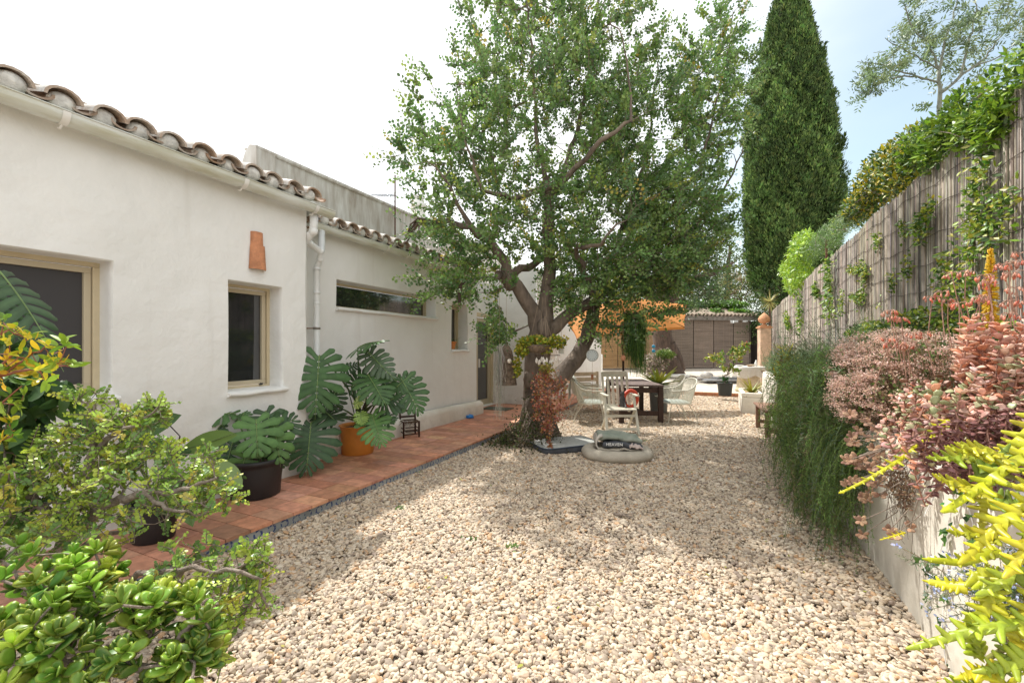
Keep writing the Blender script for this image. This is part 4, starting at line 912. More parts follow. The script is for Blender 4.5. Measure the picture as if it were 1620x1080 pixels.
def petiole(g, a, b, r=.009, sag=.15, col=(.10, .17, .05)):
    a, b = np.asarray(a, float), np.asarray(b, float); c = (a+b)/2+np.array([0, 0, sag*np.linalg.norm(a-b)])
    t = np.linspace(0, 1, 9)[:, None]; g.tube((1-t)**2*a+2*t*(1-t)*c+t*t*b, np.linspace(r*1.2, r*.8, 9), 7, col, cap=False)
MG = (.050, .115, .035); MD = (.030, .070, .026); ML = (.085, .18, .045); MY = (.30, .38, .10)
V3 = lambda a, b: nrm(np.asarray(b)-np.asarray(a))
def facing(p, up=.6, side=0): # a normal that looks into the yard and up
    return nrm(nrm(np.array([0, 0, EYE])-p)*[1, 1, .2]+np.array([.25*side, 0, up]))
# monstera in the orange pot
c = gz(566, 716, .115); c = np.array([c[0], c[1], .117])
t = thing('potted_monstera', 'big monstera in an orange pot against the white wall', 'potted plant', c)
pot('pot', t, c, .185, .215, .36, ORPOT, rim=.012)
g = G(); gs = G(); crown = c+[0, .03, .42]
for (jx, jy, jd, tx, ty, td, W_, col, up, dr) in [
    (505, 562, 4.75, 498, 665, 4.55, .66, MG, .35, .14), (566, 551, 5.1, 598, 527, 4.75, .50, MG, 1.4, .22), (578, 553, 5.05, 628, 602, 4.85, .36, (.08, .12, .07), .3, .10),
    (582, 592, 4.95, 612, 640, 4.65, .46, MG, .6, .10), (634, 598, 5.15, 668, 656, 5.0, .50, MG, .5, .14), (628, 612, 5.1, 652, 588, 5.2, .34, MG, 1.2, .2),
    (588, 655, 4.85, 606, 706, 4.6, .44, ML, .6, .12), (492, 668, 4.7, 484, 752, 4.4, .66, MD, .5, .10), (528, 664, 4.9, 505, 640, 5.0, .4, MD, 1.0, .1),
    (556, 612, 5.1, 590, 590, 5.15, .4, MD, .7, .1), (600, 640, 5.0, 640, 622, 5.1, .42, MD, .9, .1), (596, 660, 4.95, 618, 668, 4.8, .36, MD, .9, .15), (540, 585, 5.1, 575, 572, 5.2, .2, MD, 1.0, .1),
    (560, 640, 4.85, 578, 626, 4.8, .16, MY, .8, .1), (570, 652, 4.8, 573, 672, 4.7, .17, (.20, .30, .07), .6, .1), (520, 640, 4.95, 535, 610, 5.0, .34, MD, .9, .12), (612, 618, 5.2, 600, 575, 5.3, .36, MD, .6, .1)]:
    j, tp = at(jx, jy, jd), at(tx, ty, td); mleaf(g, j, tp, facing(j, up), W_, col, droop=dr, mw=.007 if W_ > .3 else .003)
    petiole(gs, crown+rnd(1, .04)[0], j, .010 if W_ > .3 else .006, .12)
for i in range(9): petiole(gs, crown-[0, 0, .1], crown+rnd(1, .14)[0]+[0, 0, rg.uniform(.0, .3)], .016, .2, (.10, .09, .06))
g.build('foliage', LEAFG, t); gs.build('stem', FLESH, t)
# split leaf plant in the large black pot
c = gz(404, 782, .115); c = np.array([c[0], c[1], .117])
t = thing('potted_philodendron', 'split leaf plant in the large black tub beside the path edge', 'potted plant', c)
pot('pot', t, c, .195, .235, .34, BLKPOT, rim=.045)
g = G(); gs = G(); crown = c+[0, 0, .36]
for (jx, jy, jd, tx, ty, td, W_, col, up, dr) in [
    (405, 663, 3.85, 408, 722, 3.7, .42, ML, .9, .10), (372, 654, 3.95, 300, 655, 3.85, .26, MG, 1.6, .15), (360, 690, 3.9, 318, 690, 3.8, .18, MD, 1.2, .1), (432, 668, 3.95, 445, 740, 3.85, .34, ML, .6, .10),
    (430, 680, 4.0, 470, 660, 4.1, .4, MD, .8, .1), (350, 672, 3.9, 326, 698, 3.8, .2, MD, .8, .1), (392, 712, 3.8, 375, 760, 3.7, .26, (.07, .15, .03), .6, .1), (440, 700, 4.0, 446, 745, 4.0, .26, MD, .6, .1),
    (420, 650, 4.1, 440, 700, 4.0, .36, MD, .5, .1), (382, 662, 4.0, 388, 648, 4.1, .2, MG, 1, .1), (368, 700, 3.85, 356, 742, 3.75, .22, MD, .6, .1)]:
    j, tp = at(jx, jy, jd), at(tx, ty, td); mleaf(g, j, tp, facing(j, up), W_, col, nl=6, droop=dr, cut=.35, mw=.005); petiole(gs, crown+rnd(1, .05)[0], j, .008, .12)
g.build('foliage', LEAFG, t); gs.build('stem', FLESH, t)
# broad leaved plant in the smaller black pot
c = gz(243, 852, .115); c = np.array([c[0], c[1], .117])
t = thing('potted_canna', 'broad oval leaved plant in the black pot half hidden by the bush', 'potted plant', c)
pot('pot', t, c, .115, .15, .27, BLKPOT, rim=.02)
g = G(); gs = G(); crown = c+[0, 0, .25]
BT = T_strap(8, lambda a: .5*np.sin(pi*np.clip(a*.93+.07, 0, 1))**.75, .22, .16)
for (jx, jy, jd, tx, ty, td, W_, col, up) in [(188, 694, 3.0, 284, 655, 3.1, .17, (.07, .15, .04), .5), (290, 712, 3.2, 372, 685, 3.2, .17, (.14, .23, .05), .8), (320, 735, 3.1, 382, 768, 3.0, .20, (.20, .30, .10), .9),
    (230, 720, 3.1, 250, 690, 3.2, .15, MG, .6), (262, 730, 3.1, 300, 712, 3.1, .13, MG, .8), (270, 740, 3.1, 305, 830, 2.9, .17, (.10, .20, .04), .7), (240, 700, 3.2, 190, 670, 3.2, .16, MD, .8), (225, 740, 3.0, 180, 730, 3.0, .16, MD, .8), (280, 750, 3.1, 320, 800, 3.0, .15, (.16, .22, .04), .7), (150, 700, 3.0, 90, 660, 3.0, .2, MD, .6)]:
    j, tp = at(jx, jy, jd), at(tx, ty, td); n_ = facing(j, up); leaves(g, [j], [tp-j], [n_], np.linalg.norm(tp-j), W_, pick([col], 1, .05), BT); g.tube([j, (j+tp)/2+n_*-.005, tp], [.005, .004, .002], 5, (.2, .28, .1)); petiole(gs, crown+rnd(1, .03)[0], j, .006, .1)
gs.tube([crown, at(285, 690, 3.15), at(268, 672, 3.15)], [.006, .005, .004], 5, (.05, .03, .03))
g.build('foliage', LEAF, t); gs.build('stem', FLESH, t)
# small plant on the window ledge
c = at(722, 553, 7.95); c[0] = -4.50; c[1] = 6.98; c[2] = 1.418
t = thing('ledge_plant', 'small terracotta pot with a spiky green plant on the narrow window sill', 'potted plant', c)
pot('pot', t, c, .062, .088, .15, TERRA, rim=.035, n=20, sub=False)
g = G(); k = 26; a = rg.uniform(0, 6.3, k); D = np.stack([np.cos(a), np.sin(a), rg.uniform(.2, 1.2, k)], 1); leaves(g, np.repeat([c+[0, 0, .14]], k, 0), D, [0, 0, 1], rg.uniform(.12, .24, k), .026, pick([(.06, .14, .05), (.10, .2, .06)], k), T_strap(5, lambda t_: .5*(1-t_)**.6, .15, .35)); g.build('foliage', LEAF, t)
# old child's chair by the wall
def child_chair():
    c = gz(648, 690, .115); c[2] = .117; t = thing('child_chair', 'little dark wooden chair with a worn rush seat beside the wall', 'chair', c)
    ang = radians(52); ax = np.array([cos(ang), sin(ang), 0]); ay = np.array([-sin(ang), cos(ang), 0]); w, dpt, sh, bh = .115, .11, .23, .40
    Q = lambda x, y, z: c+ax*x+ay*y+np.array([0, 0, z])
    for x in (-w, w):
        g = G(); g.tube([Q(x, dpt, 0), Q(x, dpt, sh), Q(x, dpt+.03, bh)], [.014, .015, .013], 8); g.build('leg', DKWOOD, t)
        g = G(); g.tube([Q(x, -dpt, 0), Q(x, -dpt, sh+.01)], [.013, .015], 8); g.build('leg', DKWOOD, t)
    for z in (.07, .13):
        for x in (-w, w): g = G(); g.tube([Q(x, -dpt, z), Q(x, dpt, z)], .008, 6); g.build('stretcher', DKWOOD, t)
        for y in (-dpt, dpt): g = G(); g.tube([Q(-w, y, z-.02), Q(w, y, z-.02)], .008, 6); g.build('stretcher', DKWOOD, t)
    for z in (.28, .37): g = G(); g.beam(Q(-w, dpt+.02, z), Q(w, dpt+.02, z), .012, .03); g.build('back_slat', DKWOOD, t, smooth=False)
    g = G()
    for x, y, x2, y2 in ((-w, -dpt, w, -dpt), (-w, dpt, w, dpt), (-w, -dpt, -w, dpt), (w, -dpt, w, dpt)): g.tube([Q(x, y, sh), Q(x2, y2, sh)], .010, 7)
    for i in range(60):
        p = Q(rg.uniform(-w, w)*.9, rg.uniform(-dpt, dpt)*.9, sh-.005); g.tube([p, p+[rg.normal(0, .03), rg.normal(0, .03), -rg.uniform(.0, .07)]], .003, 3, cap=False)
    g.build('seat', mat('worn_rush', (.10, .065, .04), .95, var=.4, vs=60), t)
child_chair()
# blue bowl
c = gz(743, 661, .115); c[2] = .117; g = G(); g.lathe([(0, .004), (.075, .004), (.082, .012), (.070, .055), (.062, .060), (.056, .056), (.060, .03), (0, .026)], c, 28)
tag(g.build('pet_bowl', mat('blue_plastic', (.03, .22, .60), .3)), 'bright blue plastic pet bowl at the end of the plinth', 'bowl')
# door mat
c = gz(793, 646, .115); g = G(); g.box((c[0]-.05, c[1]-.1, .125), (.62, .42, .014), 0); tag(g.build('door_mat', mat('mat_fibre', (.10, .105, .075), .95, var=.4, vs=60, bump=.8, bs=90), bevel=.004), 'dark olive doormat on the tiles in front of the door', 'doormat')
g = G(); g.bx(-4.9, -4.72, 7.92, 9.3, .105, .128); tag(g.build('door_step', PLASTER, bevel=.005), 'pale worn threshold strip under the door', 'step')
# water bottles, one standing on the other
BLUEP = bpy.data.materials.new('blue_clear_plastic'); BLUEP.use_nodes = True; p = BLUEP.node_tree.nodes['Principled BSDF']; p.inputs['Base Color'].default_value = (.45, .62, .86, 1); p.inputs['Roughness'].default_value = .12; p.inputs['Transmission Weight'].default_value = .55; p.inputs['IOR'].default_value = 1.25
prof = [(0, 0), (.125, 0), (.135, .015), (.135, .09), (.128, .10), (.135, .11), (.135, .20), (.128, .21), (.135, .22), (.135, .30), (.115, .345), (.05, .385), (.032, .40), (.032, .43)]
c = gz(815, 637, .115)
t = thing('water_bottle', 'big clear blue water bottle standing on the tiles by the end wall', 'water bottle', (c[0], c[1], .117), 'blue water bottles')
g = G(); g.lathe(prof, (c[0], c[1], .117), 28); g.build('body', BLUEP, t); g = G(); g.lathe([(.035, .40), (.035, .445), (0, .447)], (c[0], c[1], .117), 16); g.build('cap', mat('blue_cap', (.05, .15, .5), .4), t)
o = dup(t, (c[0]+.00, c[1]+.02, .117+.447), 0, 'big clear blue water bottle balanced on top of the other bottle', 'blue water bottles')
o = dup(t, (c[0]-.30, c[1]+.05, .117), 0, 'single blue water bottle standing to the left of the stacked pair', 'blue water bottles')
# ------------------------------------------------------------------ things hung in the tree
CORD = mat('cord', (.35, .26, .18), .9)
def hang(root, p, ztop, r=.0022, m=CORD, n='cord', to=None):
    g = G(); q = np.array([p[0], p[1], ztop]) if to is None else np.asarray(to); g.tube([p, (np.asarray(p)+q)/2, q], r, 5); return g.build(n, m, root)
# woven wicker bell shade
c = at(801, 585, 6.35); t = thing('wicker_bell', 'brown woven wicker bell hanging left of the carob trunk', 'hanging ornament', c)
WICK = mat('wicker', (.30, .22, .15), .9, var=1, vs=26, col2=(.10, .07, .05), bump=.8, bs=60, stretch=(1, 1, 1.6))
bz = at(801, 608, 6.35)[2]; tz = at(801, 545, 6.35)[2]; h = tz-bz
g = G(); prof = [(.150, 0), (.143, .03), (.125, h*.3), (.105, h*.6), (.080, h*.85), (.03, h), (.02, h+.02)]
g.lathe(prof, (c[0], c[1], bz), 28); g.lathe([(r-.006, z) for r, z in prof], (c[0], c[1], bz), 28)
for i in range(340):
    a = rg.uniform(0, 6.3); z0 = rg.uniform(0, h*.8); r_ = np.interp(z0, [z for r, z in prof], [r for r, z in prof]); r2 = np.interp(z0+.10, [z for r, z in prof], [r for r, z in prof]); a2 = a+rg.normal(0, .25)
    g.tube([(c[0]+r_*cos(a)*1.02, c[1]+r_*sin(a)*1.02, bz+z0), (c[0]+r2*cos(a2)*1.03, c[1]+r2*sin(a2)*1.03, bz+z0+.1)], .0035, 4, cap=False)
for k in range(5): z0 = h*k/5; r_ = np.interp(z0, [z for r, z in prof], [r for r, z in prof])+.004; a = np.linspace(0, 2*pi, 25)[:-1]; g.tube(np.stack([c[0]+r_*np.cos(a), c[1]+r_*np.sin(a), bz+z0+0*a], 1), .006, 6, closed=True)
g.build('shade', WICK, t); hang(t, (c[0], c[1], tz), 2.55)
for i, (px, py) in enumerate(((806, 571), (816, 570))):
    q = at(px, py, 6.15); g = G(); g.ell(q, (.033 if i == 0 else .024,)*3, n=14, k=10); o = g.build('shell_ball', mat('shell', (.70, .62, .52), .6, var=.2, vs=30), None)
    tag(o, ['cream ball hanging on the upper part of the wicker bell', 'smaller pinkish ball beside the cream one on the wicker bell'][i], 'ornament')
# spanish moss strand
def strands(g, top, length, k, wid, cols, r=.0018, taper=.6, wob=.02, seg=9):
    for i in range(k):
        p = np.asarray(top, float)+rnd(1, wid)[0]*[1, 1, .3]; L_ = length*rg.uniform(.35, 1); P = [p]
        for s in range(seg): P.append(P[-1]+np.array([rg.normal(0, wob), rg.normal(0, wob), -L_/seg]))
        g.tube(P, np.linspace(r, r*.4, seg+1), 3, pick(cols, 1, .15)[0], cap=False)
c = at(790, 548, 6.2); t = thing('spanish_moss', 'pale silvery moss strand dangling beside the wicker bell', 'hanging plant', c)
g = G(); strands(g, c, 1.05, 90, .022, [(.50, .47, .40), (.38, .37, .31), (.58, .55, .48)], .0028, wob=.009, seg=14)
k = 900; q = c+np.stack([rg.normal(0, .025, k), rg.normal(0, .025, k), -rg.random(k)**1.3*1.0], 1); leaves(g, q, rnd(k)-[0, 0, .5], rnd(k), .035, .004, pick([(.50, .47, .40), (.36, .35, .28)], k), T_tri()); g.build('foliage', LEAFM, t); hang(t, c, 2.4)
# hanging basket of yellow green succulents, shells below, reddish trailing plant
c = at(852, 545, 6.05); t = thing('hanging_basket', 'yellow green trailing succulent hung across the front of the carob trunk', 'hanging plant', c)
g = G(); bl = [(at(845, 540, 6.0), (.22, .12, .09), 2), (at(880, 540, 6.05), (.16, .12, .09), 1.5), (at(825, 552, 6.05), (.11, .1, .12), 1.4), (at(818, 580, 6.1), (.05, .06, .16), .8), (at(862, 548, 6.0), (.12, .1, .1), 1)]
k = 1500; pts = inblob(k, bl, .3); leaves(g, pts, rnd(k)+[0, -.2, -.1], rnd(k)+[.2, -.6, .7], rg.uniform(.03, .055, k), rg.uniform(.026, .045, k), pick([(.26, .32, .03), (.38, .38, .03), (.14, .22, .03), (.48, .36, .05)], k, .15), T_hex()); g.build('foliage', LEAF, t)
g = G(); a = np.linspace(0, 2*pi, 33)[:-1]; g.lathe([(.02, -.12), (.12, -.11), (.17, -.03), (.18, .0), (.17, -.01), (.11, -.09), (0, -.1)], c, 24); g.build('basket', WICK, t)
for dx in (-.14, .02, .15): hang(t, c+[dx, 0, -.0], 2.62, to=at(858, 470, 6.3)+[dx*.3, 0, 0])
c = at(866, 575, 5.95); t = thing('shell_chime', 'wind chime of white shells hanging below the green basket', 'wind chime', c)
for i in range(11):
    x = (i-5)*.030; q = at(848+i*3.6, 571+3*math.sin(i*1.9)+(6 if i in (6, 8) else 0), 5.95)+[0, rg.uniform(-.04, .04), 0]
    g = G(); r = rg.uniform(.018, .026); Pp = [(0, .05), (r*.5, .035), (r, .01), (r*.95, -.012), (r*.4, -.03), (0, -.036)]; g.lathe(Pp, q, 9, sx=1, sy=.55); g.ell(q+[.01, -.008, .012], (.012, .008, .02), n=7, k=5); g.build('shell', mat('white_shell', (.72, .66, .58), .5, var=.2, vs=40) if i == 0 else bpy.data.materials['white_shell'], t)
g = G(); g.tube([at(846, 562, 5.95), at(886, 562, 5.95)], .006, 6); g.build('bar', DKWOOD, t)
for x in (850, 866, 882): hang(t, at(x, 562, 5.95), 0, to=at(862, 500, 6.1))
c = at(866, 590, 5.9); t = thing('red_trailing_plant', 'long reddish brown succulent trail hanging in front of the trunk', 'hanging plant', c)
g = G(); gs = G()
for (x0, y0, x1, y1, n_, w_) in ((866, 585, 864, 650, 420, .060), (850, 595, 853, 665, 260, .045), (886, 600, 884, 668, 330, .055), (870, 640, 868, 686, 200, .032), (862, 660, 860, 685, 50, .02), (868, 690, 871, 718, 90, .018)):
    t_ = rg.random((n_, 1)); P = at(x0, y0, 5.9)*(1-t_)+at(x1, y1, 5.9)*t_+rnd(n_, w_)*[1, .7, .5]
    leaves(g, P, rnd(n_)-[0, 0, .4], rnd(n_)+[.3, -.6, .5], rg.uniform(.024, .045, n_), rg.uniform(.022, .04, n_), pick([(.42, .15, .08), (.50, .22, .12), (.34, .10, .07), (.55, .32, .22), (.32, .20, .06)], n_, .18), T_hex()); gs.tube([at(x0, y0-8, 5.9), at((x0+x1)/2+2, (y0+y1)/2, 5.9), at(x1, y1, 5.9)], .003, 5)
n_ = 120; P = at(866, 584, 5.9)+rnd(n_, .05); leaves(g, P, rnd(n_), rnd(n_)+[0, -.6, .5], .04, .035, pick([(.26, .26, .04), (.36, .26, .06)], n_), T_hex())
g.build('foliage', LEAF, t); gs.build('stem', TWIG, t); hang(t, at(866, 584, 5.9), 0, to=at(862, 500, 6.1))
c = at(888, 552, 6.1); t = thing('bird_house', 'small pale wooden birdhouse with a blue top hung at the trunk fork', 'birdhouse', c)
g = G(); g.box(c, (.075, .075, .13), .3); g.build('box', mat('pale_wood', (.52, .50, .42), .7, var=.2, vs=20), t, smooth=False, bevel=.004)
g = G(); g.lathe([(.045, .065), (.03, .09), (.03, .15), (.012, .17), (0, .172)], c, 14); g.build('top', mat('turquoise', (.03, .32, .50), .4), t)
g = G(); 
n_ = nrm(np.array([0, 0, EYE])-c); g.ell(c+n_*[.045, .045, 0]*1.0+[0, 0, .02], (.012, .012, .014), n=10, k=7); g.build('hole', mat('dark_hole', (.02, .02, .02), .9), t); hang(t, c+[0, 0, .17], 0, to=c+[0, 0, .42])
# clock-like disc mobile
c = at(937, 562, 6.9); t = thing('disc_mobile', 'pale round clock face on a cord with wooden blocks above and below', 'hanging ornament', c)
n_ = nrm((np.array([0, 0, EYE])-c)*[1, 1, .0]); ex = np.array([-n_[1], n_[0], 0]); ez = np.array([0, 0, 1.])
def disc(g, c, r, th, k=28, col=(1, 1, 1), m=0, off=0):
    a = np.linspace(0, 2*pi, k+1)[:-1]; o = [c+n_*off+ex*r*cos(x)+ez*r*sin(x) for x in a]; i = [q+n_*th for q in o]; g.grid([o, i], col, m, cv=True); g.add(i, [tuple(range(k))], col, m); g.add(o, [tuple(range(k))[::-1]], col, m)
g = G(); disc(g, c, .098, .02); g.build('case', mat('clock_case', (.42, .42, .36), .6), t)
g = G(); disc(g, c, .084, .004, off=.021); g.build('face', mat('clock_face', (.62, .66, .64), .5), t)
g = G()
for i in range(12): a = i*pi/6; p = c+n_*.028+ex*.066*cos(a)+ez*.066*sin(a); g.beam(p-(ex*cos(a)+ez*sin(a))*.009, p+(ex*cos(a)+ez*sin(a))*.009, .006, .002, up=n_)
g.build('numerals', mat('grey_ink', (.15, .15, .15), .6), t, smooth=False)
q = at(936, 522, 6.9); g = G(); g.lathe([(0, -.10), (.030, -.095), (.034, -.08), (.030, .12), (.026, .13), (.012, .15), (0, .15)], q, 14); g.build('bell', RUST, t)
q2 = at(937, 596, 6.9); g = G(); g.box(q2, (.035, .035, .085)); g.build('block', mat('worn_block', (.40, .17, .08), .8, var=.3, vs=30), t, smooth=False, bevel=.006)
q3 = at(937, 640, 6.9); g = G(); g.tube([c-[0, 0, .1], q2, q3], .003, 5); g.build('cord', CORD, t); hang(t, q, 2.75)
# hanging mistletoe cactus
c = at(1003, 500, 6.8); t = thing('rhipsalis', 'dense green stringy cactus hanging in front of the orange parasol', 'hanging plant', c)
g = G()
for i in range(620):
    a = rg.uniform(0, 6.3); r = .15*rg.random()**.5; dx, dy = r*cos(a), r*sin(a)*.8; L_ = rg.uniform(.55, 1.12)*(1-.25*(dx < -.05)-.15*(abs(dx) < .03)*(rg.random() < .7)); P = [c+[dx*.5, dy*.5, .03]]; 
    for s in range(8): P.append(P[-1]+np.array([dx*(.25 if s < 2 else .03)+rg.normal(0, .010), dy*(.25 if s < 2 else .03)+rg.normal(0, .010), -L_/8 if s else .0]))
    g.tube(P, np.linspace(.0042, .002, 9), 3, pick([(.10, .22, .03), (.06, .15, .02), (.18, .30, .04), (.03, .08, .015)], 1, .15)[0], cap=False)
g.build('foliage', FLESH, t); g = G(); g.lathe([(.02, -.04), (.09, -.03), (.11, .05), (.10, .05), (0, .02)], c, 18); g.build('pot', mat('dark_pot', (.05, .04, .03), .8), t); hang(t, c+[0, 0, .04], 2.9)
q = at(986, 566, 6.7); g = G(); g.ell(q, (.038, .038, .045), n=14, k=9); g.tube([q, q+[0, 0, .55]], .002, 4); tag(g.build('hanging_ball', mat('coral_ball', (.55, .24, .13), .7, var=.15, vs=20)), 'small orange clay ball hung left of the stringy cactus', 'ornament')
# ------------------------------------------------------------------ parasol
def parasol():
    b = at(987, 640, 10.4); b[2] = 0; t = thing('parasol', 'orange square parasol tilted over the table behind the tree', 'parasol', b)
    hub = at(985, 497, 10.4); hub_low = at(985, 503, 10.4)
    cor = [at(1086, 482, 11.2), at(1083, 517, 9.9), at(913, 536, 9.6), at(893, 503, 10.9)]
    mids = [(cor[i]+cor[(i+1) % 4])/2+[0, 0, .03] for i in range(4)]
    rim = [cor[0], mids[0], cor[1], mids[1], cor[2], mids[2], cor[3], mids[3]]; top = hub+[0, 0, .42]
    g = G(); rows = []
    for s in np.linspace(0, 1, 9):
        rr = []
        for i in range(8):
            a, b_ = rim[i], rim[(i+1) % 8]
            for u in np.linspace(0, 1, 7)[:-1]:
                e = a*(1-u)+b_*u; p = top*(1-s)+e*s; sagv = .10*math.sin(pi*u)*s*s*(.5); p = p*(1)+(top-p)*sagv*.35; rr.append(p)
        rows.append(rr)
    g.grid(rows, cv=True); g.grid([rows[-1], [p-[0, 0, .05] for p in rows[-1]]], cv=True); g.build('canopy', ORC, t)
    for r in rim: g = G(); g.beam(top-[0, 0, .05], r+[0, 0, -.012], .016, .022); g.build('rib', DKWOOD, t, smooth=False)
    for r in rim: g = G(); g.beam(hub_low-[0, 0, .12], top*.55+r*.45+[0, 0, -.02], .012, .018); g.build('strut', DKWOOD, t, smooth=False)
    g = G(); g.tube([b, hub, top+[0, 0, .05]], [.026, .026, .022], 12); g.build('pole', DKWOOD, t); g = G(); g.lathe([(.03, -.06), (.05, -.05), (.05, .04), (.03, .05)], hub_low-[0, 0, .12], 14); g.build('hub', DKWOOD, t)
ORC = mat('orange_canvas', (.72, .32, .095), .85, trans=.45, var=.05, vs=3)
parasol()
# ------------------------------------------------------------------ table, chairs
def table():
    c = at(1000, 640, 9.1); c[2] = 0; t = thing('garden_table', 'dark wooden garden table behind the white folding chair', 'table', c); rz = radians(22)
    ax = np.array([cos(rz), sin(rz), 0]); ay = np.array([-sin(rz), cos(rz), 0]); Q = lambda x, y, z: c+ax*x+ay*y+np.array([0, 0, z])
    w, d_ = .42, .80
    for x in (-w+.05, w-.05):
        for y in (-d_+.05, d_-.05): g = G(); g.beam(Q(x, y, 0), Q(x, y, .70), .09, .09, up=ay); g.build('leg', DKWOOD, t, smooth=False, bevel=.006)
    g = G()
    for i in range(7): x = -w+(i+.5)*2*w/7; g.beam(Q(x, -d_, .725), Q(x, d_, .725), 2*w/7-.008, .04)
    g.build('tabletop', mat('grey_wood', (.13, .09, .08), .6, var=.3, vs=9), t, smooth=False, bevel=.004)
    for s_ in (-1, 1): g = G(); g.beam(Q(-w+.09, s_*(d_-.06), .64), Q(w-.09, s_*(d_-.06), .64), .03, .10); g.build('apron', DKWOOD, t, smooth=False)
    g = G(); g.beam(Q(-w+.09, -d_+.05, .20), Q(w-.09, -d_+.05, .20), .05, .09); g.beam(Q(0, -d_+.05, .2), Q(0, d_-.05, .2), .05, .09); g.build('stretcher', DKWOOD, t, smooth=False)
table()
def folding_chair():
    c = (gz(957, 690)+gz(1012, 688))/2+np.array([-.1, .22, 0]); t = thing('folding_chair', 'white slatted folding armchair facing the yard in front of the table', 'chair', c); rz = radians(27)
    ax = np.array([cos(rz), sin(rz), 0]); ay = np.array([-sin(rz), cos(rz), 0]); Q = lambda x, y, z: c+ax*x+ay*y+np.array([0, 0, z]); w = .265
    for x in (-w, w):
        g = G(); g.beam(Q(x, -.24, 0), Q(x*.93, -.02, .64), .028, .042, up=ax); g.build('leg', WHWOOD, t, smooth=False, bevel=.004)
        g = G(); g.beam(Q(x*.85, .30, 0), Q(x*.85, -.18, .42), .026, .04, up=ax); g.build('leg', WHWOOD, t, smooth=False, bevel=.004)
        g = G(); g.box(Q(x*.95, -.02, .655), (.055, .46, .024), rz); g.build('armrest', WHWOOD, t, smooth=False, bevel=.006)
        g = G(); g.beam(Q(x*.82, .13, .34), Q(x*.82, .30, 1.02), .026, .042, up=ax); g.build('back_post', WHWOOD, t, smooth=False, bevel=.004)
    for i in range(4):
        x = (-.6+i*.4)*w*.82*.95; g = G(); g.beam(Q(x, .16, .44), Q(x, .285, .96), .045, .014, up=ay); g.build('back_slat', WHWOOD, t, smooth=False, bevel=.003)
    for y, z, h in ((.30, .985, .095), (.165, .445, .05)): g = G(); g.beam(Q(-w*.80, y, z), Q(w*.80, y, z), .022, h); g.build('back_rail', WHWOOD, t, smooth=False, bevel=.004)
    g = G()
    for i in range(6): g.beam(Q(-w*.86, -.22+i*.072, .425+.004*i), Q(w*.86, -.22+i*.072, .425+.004*i), .058, .018)
    g.beam(Q(-w*.86, -.2, .405), Q(-w*.86, .16, .42), .025, .04); g.beam(Q(w*.86, -.2, .405), Q(w*.86, .16, .42), .025, .04); g.build('seat', WHWOOD, t, smooth=False, bevel=.003)
    for y, z in ((-.205, .10), (-.13, .31)): g = G(); g.beam(Q(-w*.98, y, z), Q(w*.98, y, z), .022, .042); g.build('crossbar', WHWOOD, t, smooth=False, bevel=.003)
    # things on the seat
    s = Q(.06, .0, .442); o = thing('figurine', 'dark grey squat figurine standing on the white folding chair seat', 'figurine', s)
    g = G(); g.lathe([(0, 0), (.055, .0), (.06, .03), (.045, .07), (.052, .11), (.046, .16), (.028, .185), (.03, .20), (.038, .225), (.030, .255), (0, .265)], s, 16, sx=1, sy=.8); g.build('body', mat('dark_stone', (.06, .055, .055), .7, var=.3, vs=30), o)
    g = G(); g.tube([s+[.03, -.02, .12], s+[.06, -.06, .06], s+[.075, -.09, .01]], [.018, .016, .018], 8); g.build('arm', bpy.data.materials['dark_stone'], o)
    for sx in (-.02, .02): g = G(); g.ell(s+ax*sx+[0, 0, .262], (.009, .007, .016), n=8, k=6); g.build('ear', bpy.data.materials['dark_stone'], o)
    s = Q(.205, .02, .442); o = thing('red_ring', 'orange red coiled life ring leaning on the right arm of the folding chair', 'ring', s); g = G()
    a = np.linspace(0, 2*pi, 29)[:-1]; g.tube(np.stack([s[0]+.115*np.cos(a)*ax[0]-0*a, s[1]+.115*np.cos(a)*ax[1]+.05*np.sin(a), s[2]+.135+.135*np.sin(a)], 1), .032, 10, closed=True, cap=False); g.build('ring', mat('red_rubber', (.62, .06, .02), .45), o)
    g = G(); g.box(Q(.10, .04, .452), (.19, .10, .012), rz); g.build('flap', bpy.data.materials['red_rubber'], o, smooth=False, bevel=.004)
folding_chair()
